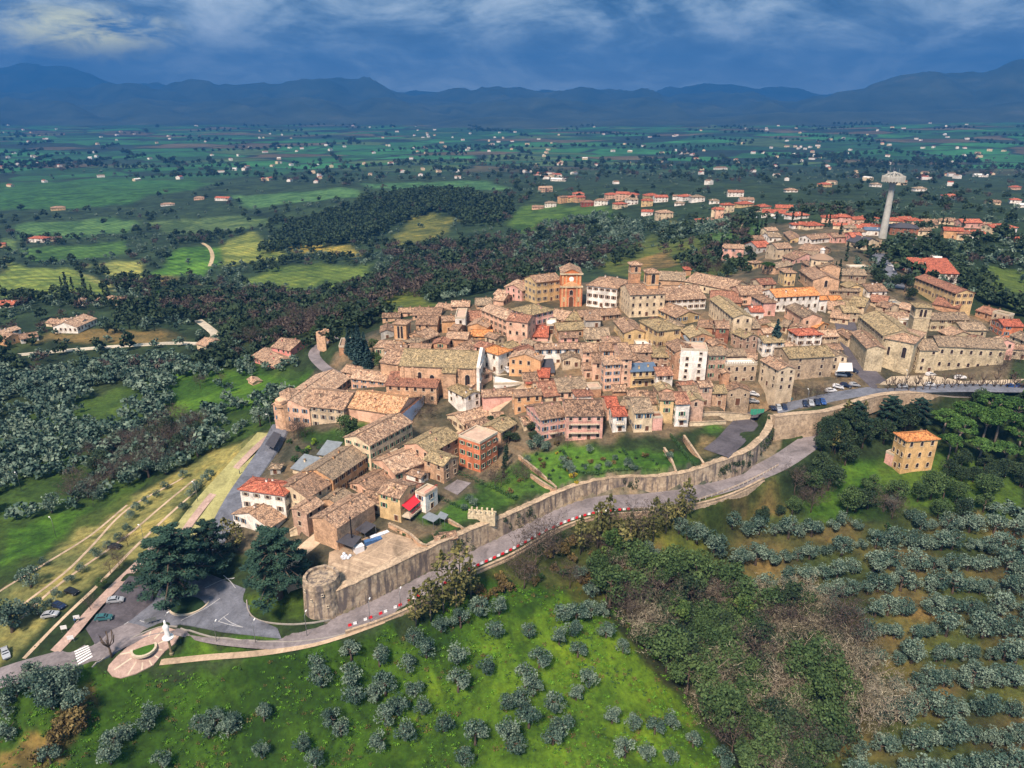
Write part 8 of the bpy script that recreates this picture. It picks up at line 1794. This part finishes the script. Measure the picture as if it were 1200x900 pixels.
for k in range(8):
    m = MB(); m.lathe([(.32, 0), (.5, .2), (.48, .6), (.2, .85)], 8, 0); o = m.build('bag', ['tarp_white'], root, True); o.location = (r.uniform(-1.2, 1.2), r.uniform(-.8, .8), .0 if k < 5 else .5)
tag(root, 'heap of white sacks at the corner of the walled yard', 'sacks')
g = hit(*u6(441,490)[0]); m = MB(); m.lathe([(.2, -.5), (.2, 9.5), (.3, 9.6), (.3, 9.9), (.05, 10.1)], 8, 0); o = m.build('flue_pipe', ['iron']); o.location = tuple(g); tag(o, 'tall black flue pipe beside the stone workshop', 'pipe')
canopy([(800+537/3, 420+78/3), (800+592/3, 420+80/3), (800+588/3, 420+55/3), (800+545/3, 420+50/3)], 3.2, 'roof_white', 'white market tent beside the dark street', 'tent', slope=.9)
canopy(u6(930,340, 1010,370, 1060,330, 980,300), 2.4, 'roof_metal', 'pale corrugated shed roof below the red awning', 'shed_roof'); canopy(u6(1030,330, 1090,345, 1115,310, 1060,290), 2.2, 'roof_metal', 'small pale shed roof at the edge of the lawn', 'shed_roof')
canopy([(312,532),(322,536),(331,518),(322,514)], 2.6, 'roof_dark', 'dark carport beside the hillside road', 'carport'); canopy([(322,500),(331,503),(333,492),(326,490)], 2.6, 'roof_metal', 'pale carport at the top of the hillside road', 'carport')
g = hit(887, 486); m = MB()
root = empty('yard_gate', (g[0], g[1], g[2]), .05)
for k in range(4): m = MB(); m.box(-2.6+k*1.3, -1.35+k*1.3, -.04, .04, 0, 2.3, 0); m.build('panel', ['green_sheet'], root)
for k in range(5): m = MB(); m.box(-2.66+k*1.3, -2.58+k*1.3, -.07, .07, -.4, 2.4, 0); m.build('post', ['steel'], root)
tag(root, 'green metal gate at the top of the asphalt yard', 'gate')
for i, (x, y, mt, lb) in enumerate([(84,753,'white_paint','pale information board by the zebra crossing'), (91,729,'white_paint','white board with posts beside the brick path'), (174,733,'steel','left one of two small grey signs by the statue'), (181,731,'steel','right one of two small grey signs by the statue'), (76,741,'white_paint','small white sign on the tip of the footpath')]):
    g = hit(x, y); root = empty('sign_board', tuple(g), .3); m = MB(); m.box(-.7, .7, -.04, .04, 1.0, 2.1, 0); m.build('panel', [mt], root)
    for sx in (-.6, .6): m = MB(); m.tube([(sx, 0, -.3), (sx, 0, 2.15)], .04, 5, 0); m.build('post', ['steel'], root)
    tag(root, lb, 'sign')
# people, small in the picture
def person(px, py, a, top, leg, label):
    g = hit(px, py); V = [(0,0,.95), (0,0,1.2), (0,0,1.42), (0,0,1.52), (0,.02,1.66), (.09,0,.9), (.10,.06,.5), (.10,.0,.06), (.10,.12,.03), (-.09,0,.9), (-.11,-.08,.5), (-.10,-.12,.06), (-.10,.0,.03), (.2,0,1.4), (.25,.02,1.12), (.24,.10,.88), (-.2,0,1.4), (-.26,-.02,1.12), (-.25,-.06,.88)]
    E = [(0,1),(1,2),(2,3),(3,4),(0,5),(5,6),(6,7),(7,8),(0,9),(9,10),(10,11),(11,12),(2,13),(13,14),(14,15),(2,16),(16,17),(17,18)]
    rad = [.15,.15,.17,.06,.115,.09,.065,.045,.04,.09,.065,.045,.04,.06,.045,.035,.06,.045,.035]
    me = bpy.data.meshes.new('person'); me.from_pydata(V, E, []); me.materials.append(MATS[top]); o = link('person', me); o.location = tuple(g+np.array([0, 0, .12])); o.rotation_euler.z = a
    sk = o.modifiers.new('skin', 'SKIN'); sv = me.skin_vertices[0].data if me.skin_vertices else None
    if sv is None: bpy.context.view_layer.objects.active = o; return
    for k, r_ in enumerate(rad): sv[k].radius = (r_, r_*.8)
    sv[0].use_root = True; sb = o.modifiers.new('sub', 'SUBSURF'); sb.levels = sb.render_levels = 1
    m = MB(); m.lathe([(.10, 1.72), (.125, 1.66), (.12, 1.74), (.07, 1.81), (.01, 1.83)], 8, 0); m.build('hair', ['wood_door'], o); m = MB(); m.lathe([(.17, .55), (.18, .9), (.155, 1.0)], 10, 0); m.build('trousers', [leg], o)
    tag(o, label, 'person')
def _sk(px, py, a, top, leg, label):
    person(px, py, a, top, leg, label)
    o = bpy.data.objects[[q.name for q in bpy.data.objects if q.name.startswith('person')][-1]]
for a in [(89,731,.5,'tarp_blue','carpaint_black','person in a blue jacket walking on the footpath near the crossing'), (94,728,1.0,'carpaint_black','carpaint_black','person in dark clothes walking just behind the one in blue'), (281,556,2,'carpaint_black','carpaint_grey','person in dark clothes at the edge of the hillside road'), (640,373,0,'red_cloth','carpaint_black','person in red on the square by the orange church')]: person(*a)

# ---------------------------------------------------------------- specks of distant farms and villages on the plain, too small to pick apart
rs = np.random.RandomState(8); mbw, V, F, MI = MB(), [], [], []
cent = [(x, y, s_) for x, y, s_ in [(430,128,60),(500,150,60),(300,165,80),(200,150,80),(100,170,80),(560,140,60),(620,170,70),(450,185,70),(330,185,60),(700,165,60),(960,178,70),(930,172,30),(940,185,25),(1000,170,60),(1060,150,70),(1110,165,60),(850,150,60),(780,175,60),(640,205,35),(560,165,60),(520,205,40),(300,205,60),(120,200,60),(60,190,60),(1150,185,50),(700,190,50),(500,170,60),(1120,210,50),(1000,205,50),(840,185,60),(415,128,25),(420,131,18),(225,125,60),(30,165,60),(1090,140,60)]]
n0 = 0
for k in range(330):
    cx_, cy_, s_ = cent[rs.randint(len(cent))] if rs.rand() < .8 else (rs.uniform(0, 1200), 0, 0)
    px, py = (cx_+rs.normal()*s_*.5, cy_+rs.normal()*s_*.12) if s_ else (cx_, 130+90*rs.rand()**1.3)
    if py < 127 or py > 226: continue
    g = hit(px, py)
    if g[1] < 1150 or g[1] > 16000: continue
    sc_ = 1+g[1]/12000; w_, d_, h_ = rs.uniform(8, 17)*sc_, rs.uniform(7, 10)*sc_, rs.uniform(3.5, 6)*sc_; a = rs.uniform(0, 3.14); ca, sa = math.cos(a), math.sin(a); mi = rs.randint(0, 3); ri = 3+(rs.rand() < .5)+(rs.rand() < .2)
    P = [(-w_/2,-d_/2,-2),(w_/2,-d_/2,-2),(w_/2,d_/2,-2),(-w_/2,d_/2,-2),(-w_/2,-d_/2,h_),(w_/2,-d_/2,h_),(w_/2,d_/2,h_),(-w_/2,d_/2,h_),(-w_/2,0,h_+d_*.2),(w_/2,0,h_+d_*.2)]
    V += [(g[0]+x*ca-y*sa, g[1]+x*sa+y*ca, g[2]+z_) for x, y, z_ in P]; F += [tuple(n0+i for i in f) for f in ((0,1,5,4),(1,2,6,9,5),(2,3,7,6),(3,0,4,8,7),(4,5,9,8),(6,7,8,9))]; MI += [mi]*4+[ri]*2; n0 += 10
me = bpy.data.meshes.new('distant_houses'); me.from_pydata(V, [], F)
for m in ('plaster_white', 'plaster_cream', 'roof_white', 'tiles_brown', 'tiles_red', 'roof_white'): me.materials.append(MATS[m])
me.polygons.foreach_set('material_index', MI); tag(link('distant_houses', me), None, None, None, 'stuff')
# ---------------------------------------------------------------- air: one even box of haze round everything
HAZE = 1.3e-4
m = bpy.data.materials.new('haze'); m.use_nodes = True; t = m.node_tree; t.nodes.clear(); o_ = t.nodes.new('ShaderNodeOutputMaterial'); v_ = t.nodes.new('ShaderNodeVolumePrincipled')
v_.inputs['Color'].default_value = (.032, .19, .54, 1); v_.inputs['Density'].default_value = HAZE; v_.inputs['Anisotropy'].default_value = 0; v_.inputs['Absorption Color'].default_value = (0, 0, 0, 1) if 'Absorption Color' in v_.inputs else (0,0,0,1)
t.links.new(v_.outputs[0], o_.inputs['Volume']); hb = MB(); hb.box(-32000, 32000, -3000, 18600, -125, 1120, 0); MATS['haze'] = m; hz_ = hb.build('haze', ['haze']); tag(hz_, None, None, None, 'stuff'); hz_.display_type = 'WIRE'
# ---------------------------------------------------------------- labels
ORD = 'first second third fourth fifth sixth seventh eighth ninth tenth eleventh twelfth thirteenth fourteenth fifteenth sixteenth seventeenth eighteenth nineteenth twentieth'.split()
RW = dict(tan='tan', brown='brown', gray='grey', lichen='mossy', maroon='dark red', red='red', orange='orange', new='pale', metal='metal', blue='blue', white='white', terrace='flat', dark='dark')
WWD = dict(palestone='pale stone', tanstone='stone', pinkstone='pink stone', darkbrick='dark brick', rose='pink', redorange='orange red', maroon='dark red')
def region(px, py):
    if px < 420: return 'western valley' if py > 300 else 'valley beyond western hill'
    if px < 705 and py < 300: return 'hamlet before northern suburb'
    if px < 860: return 'northern suburb'
    if px < 1000 and py < 262: return 'suburb near water tower'
    if px < 1000: return 'northern town end'
    if px < 1090: return 'water tower rows'
    return 'eastern edge settlement'
used = {}
for b in BLD:
    if b['note']: b['o']['label'] = b['note']; used[b['note']] = 1
grp = {}
fl_ = {}
for b in BLD:
    if b.get('near'):
        q = b['near']
        while q.get('near'): q = q['near']
        short = ' '.join(q['note'].split()[:7]) if q['note'] else 'northern houses'
        for cut in (' in', ' on', ' of', ' the', ' with', ' and', ' to', ' at', ' by', ' left', ' right', ' below', ' immediately', ' two', ' a', ' from', ' under', ' above', ' behind', ' its'):
            while short.endswith(cut): short = short[:-len(cut)]
        side = 'left of' if b['px'] < q['px']-6 else ('right of' if b['px'] > q['px']+6 else ('behind' if b['py'] < q['py'] else 'in front of'))
        fl_.setdefault('low %s house, %s roof, %s the %s' % (WWD.get(b['wall'], b['wall']), RW[b['roof']], side, short), []).append(b)
for k_, L_ in fl_.items():
    L_.sort(key=lambda b: b['px'])
    for i, b in enumerate(L_): b['o']['label'] = k_ if len(L_) == 1 else ORD[i].capitalize()+' '+k_; b['o']['group'] = 'low infill houses of the old town'
for b in BLD:
    if b['note'] or b.get('near'): continue
    sz = 'small' if b['h'] < 5 else ('tall' if b['h'] > 9 else 'two storey')
    base = '%s %s house with %s roof' % (sz, WWD.get(b['wall'], b['wall']), RW[b['roof']]); grp.setdefault((base, region(b['px'], b['py'])), []).append(b)
for (base, reg), L_ in grp.items():
    L_.sort(key=lambda b: b['px'])
    for i, b in enumerate(L_):
        q = '' if len(L_) == 1 else ('%s ' % ['left', 'right'][i] if len(L_) == 2 else ORD[i]+' ')
        b['o']['label'] = (('%s from left, ' % ORD[i] if len(L_) > 2 else ('the left one, ' if i == 0 else 'the right one, ') if len(L_) == 2 else '')+base+' in the '+reg); b['o']['group'] = 'houses in the '+reg
# trees: say which one by size and place within its group
tg = {}
for t in SOLO: tg.setdefault((t[3]), []).append(t)
for lb, L_ in tg.items():
    if len(L_) == 1: continue
    if len(L_) <= 20:
        L_.sort(key=lambda t: t[1][0])
        for i, t in enumerate(L_): t[0]['label'] = lb+', '+('leftmost' if i == 0 else 'rightmost' if i == len(L_)-1 else ORD[i]+' from left')
    else:
        xs = sorted(t[1][0] for t in L_); ys = sorted(t[1][1] for t in L_); nx = max(3, min(9, int(len(L_)/14)+3)); ny = max(2, min(9, int(len(L_)/18)+2)); n_ = len(L_); L_.sort(key=lambda t: -t[1][1]); cells = {}
        rows = [L_[int(k*n_/ny):int((k+1)*n_/ny)] for k in range(ny)]
        for j, rw in enumerate(rows):
            rw.sort(key=lambda t: t[1][0])
            for i, t in enumerate(rw):
                nm_ = ('leftmost' if i == 0 else ORD[i]+' from left') if i < 20 else ('rightmost' if i == len(rw)-1 else ORD[min(19, len(rw)-1-i)]+' from right')
                t[0]['label'] = ' '.join(lb.split()[:8])+', '+nm_+' in '+('nearest band' if j == 0 else 'farthest band' if j == ny-1 else ORD[j]+' band')
bars = [o for o in bpy.data.objects if o.name.startswith('road_barrier')]
for c in ('red', 'white'):
    L_ = sorted([o for o in bars if o['label'].startswith(c)], key=lambda o: o.location.x)
    for i, o in enumerate(L_):
        if i < 20: o['label'] = '%s plastic road barrier, %s' % (c, 'leftmost of its colour along the climbing road' if i == 0 else ORD[i]+' of its colour from the left')
        elif len(L_)-1-i < 20: o['label'] = '%s plastic road barrier, %s' % (c, 'rightmost of its colour along the climbing road' if i == len(L_)-1 else ORD[len(L_)-1-i]+' of its colour from the right')

for o in bpy.data.objects:
    l_ = o.get('label')
    if l_ and len(l_.split()) > 16: o['label'] = ' '.join(w for w in l_.split() if w not in ('the', 'a', 'plastic'))[:400]
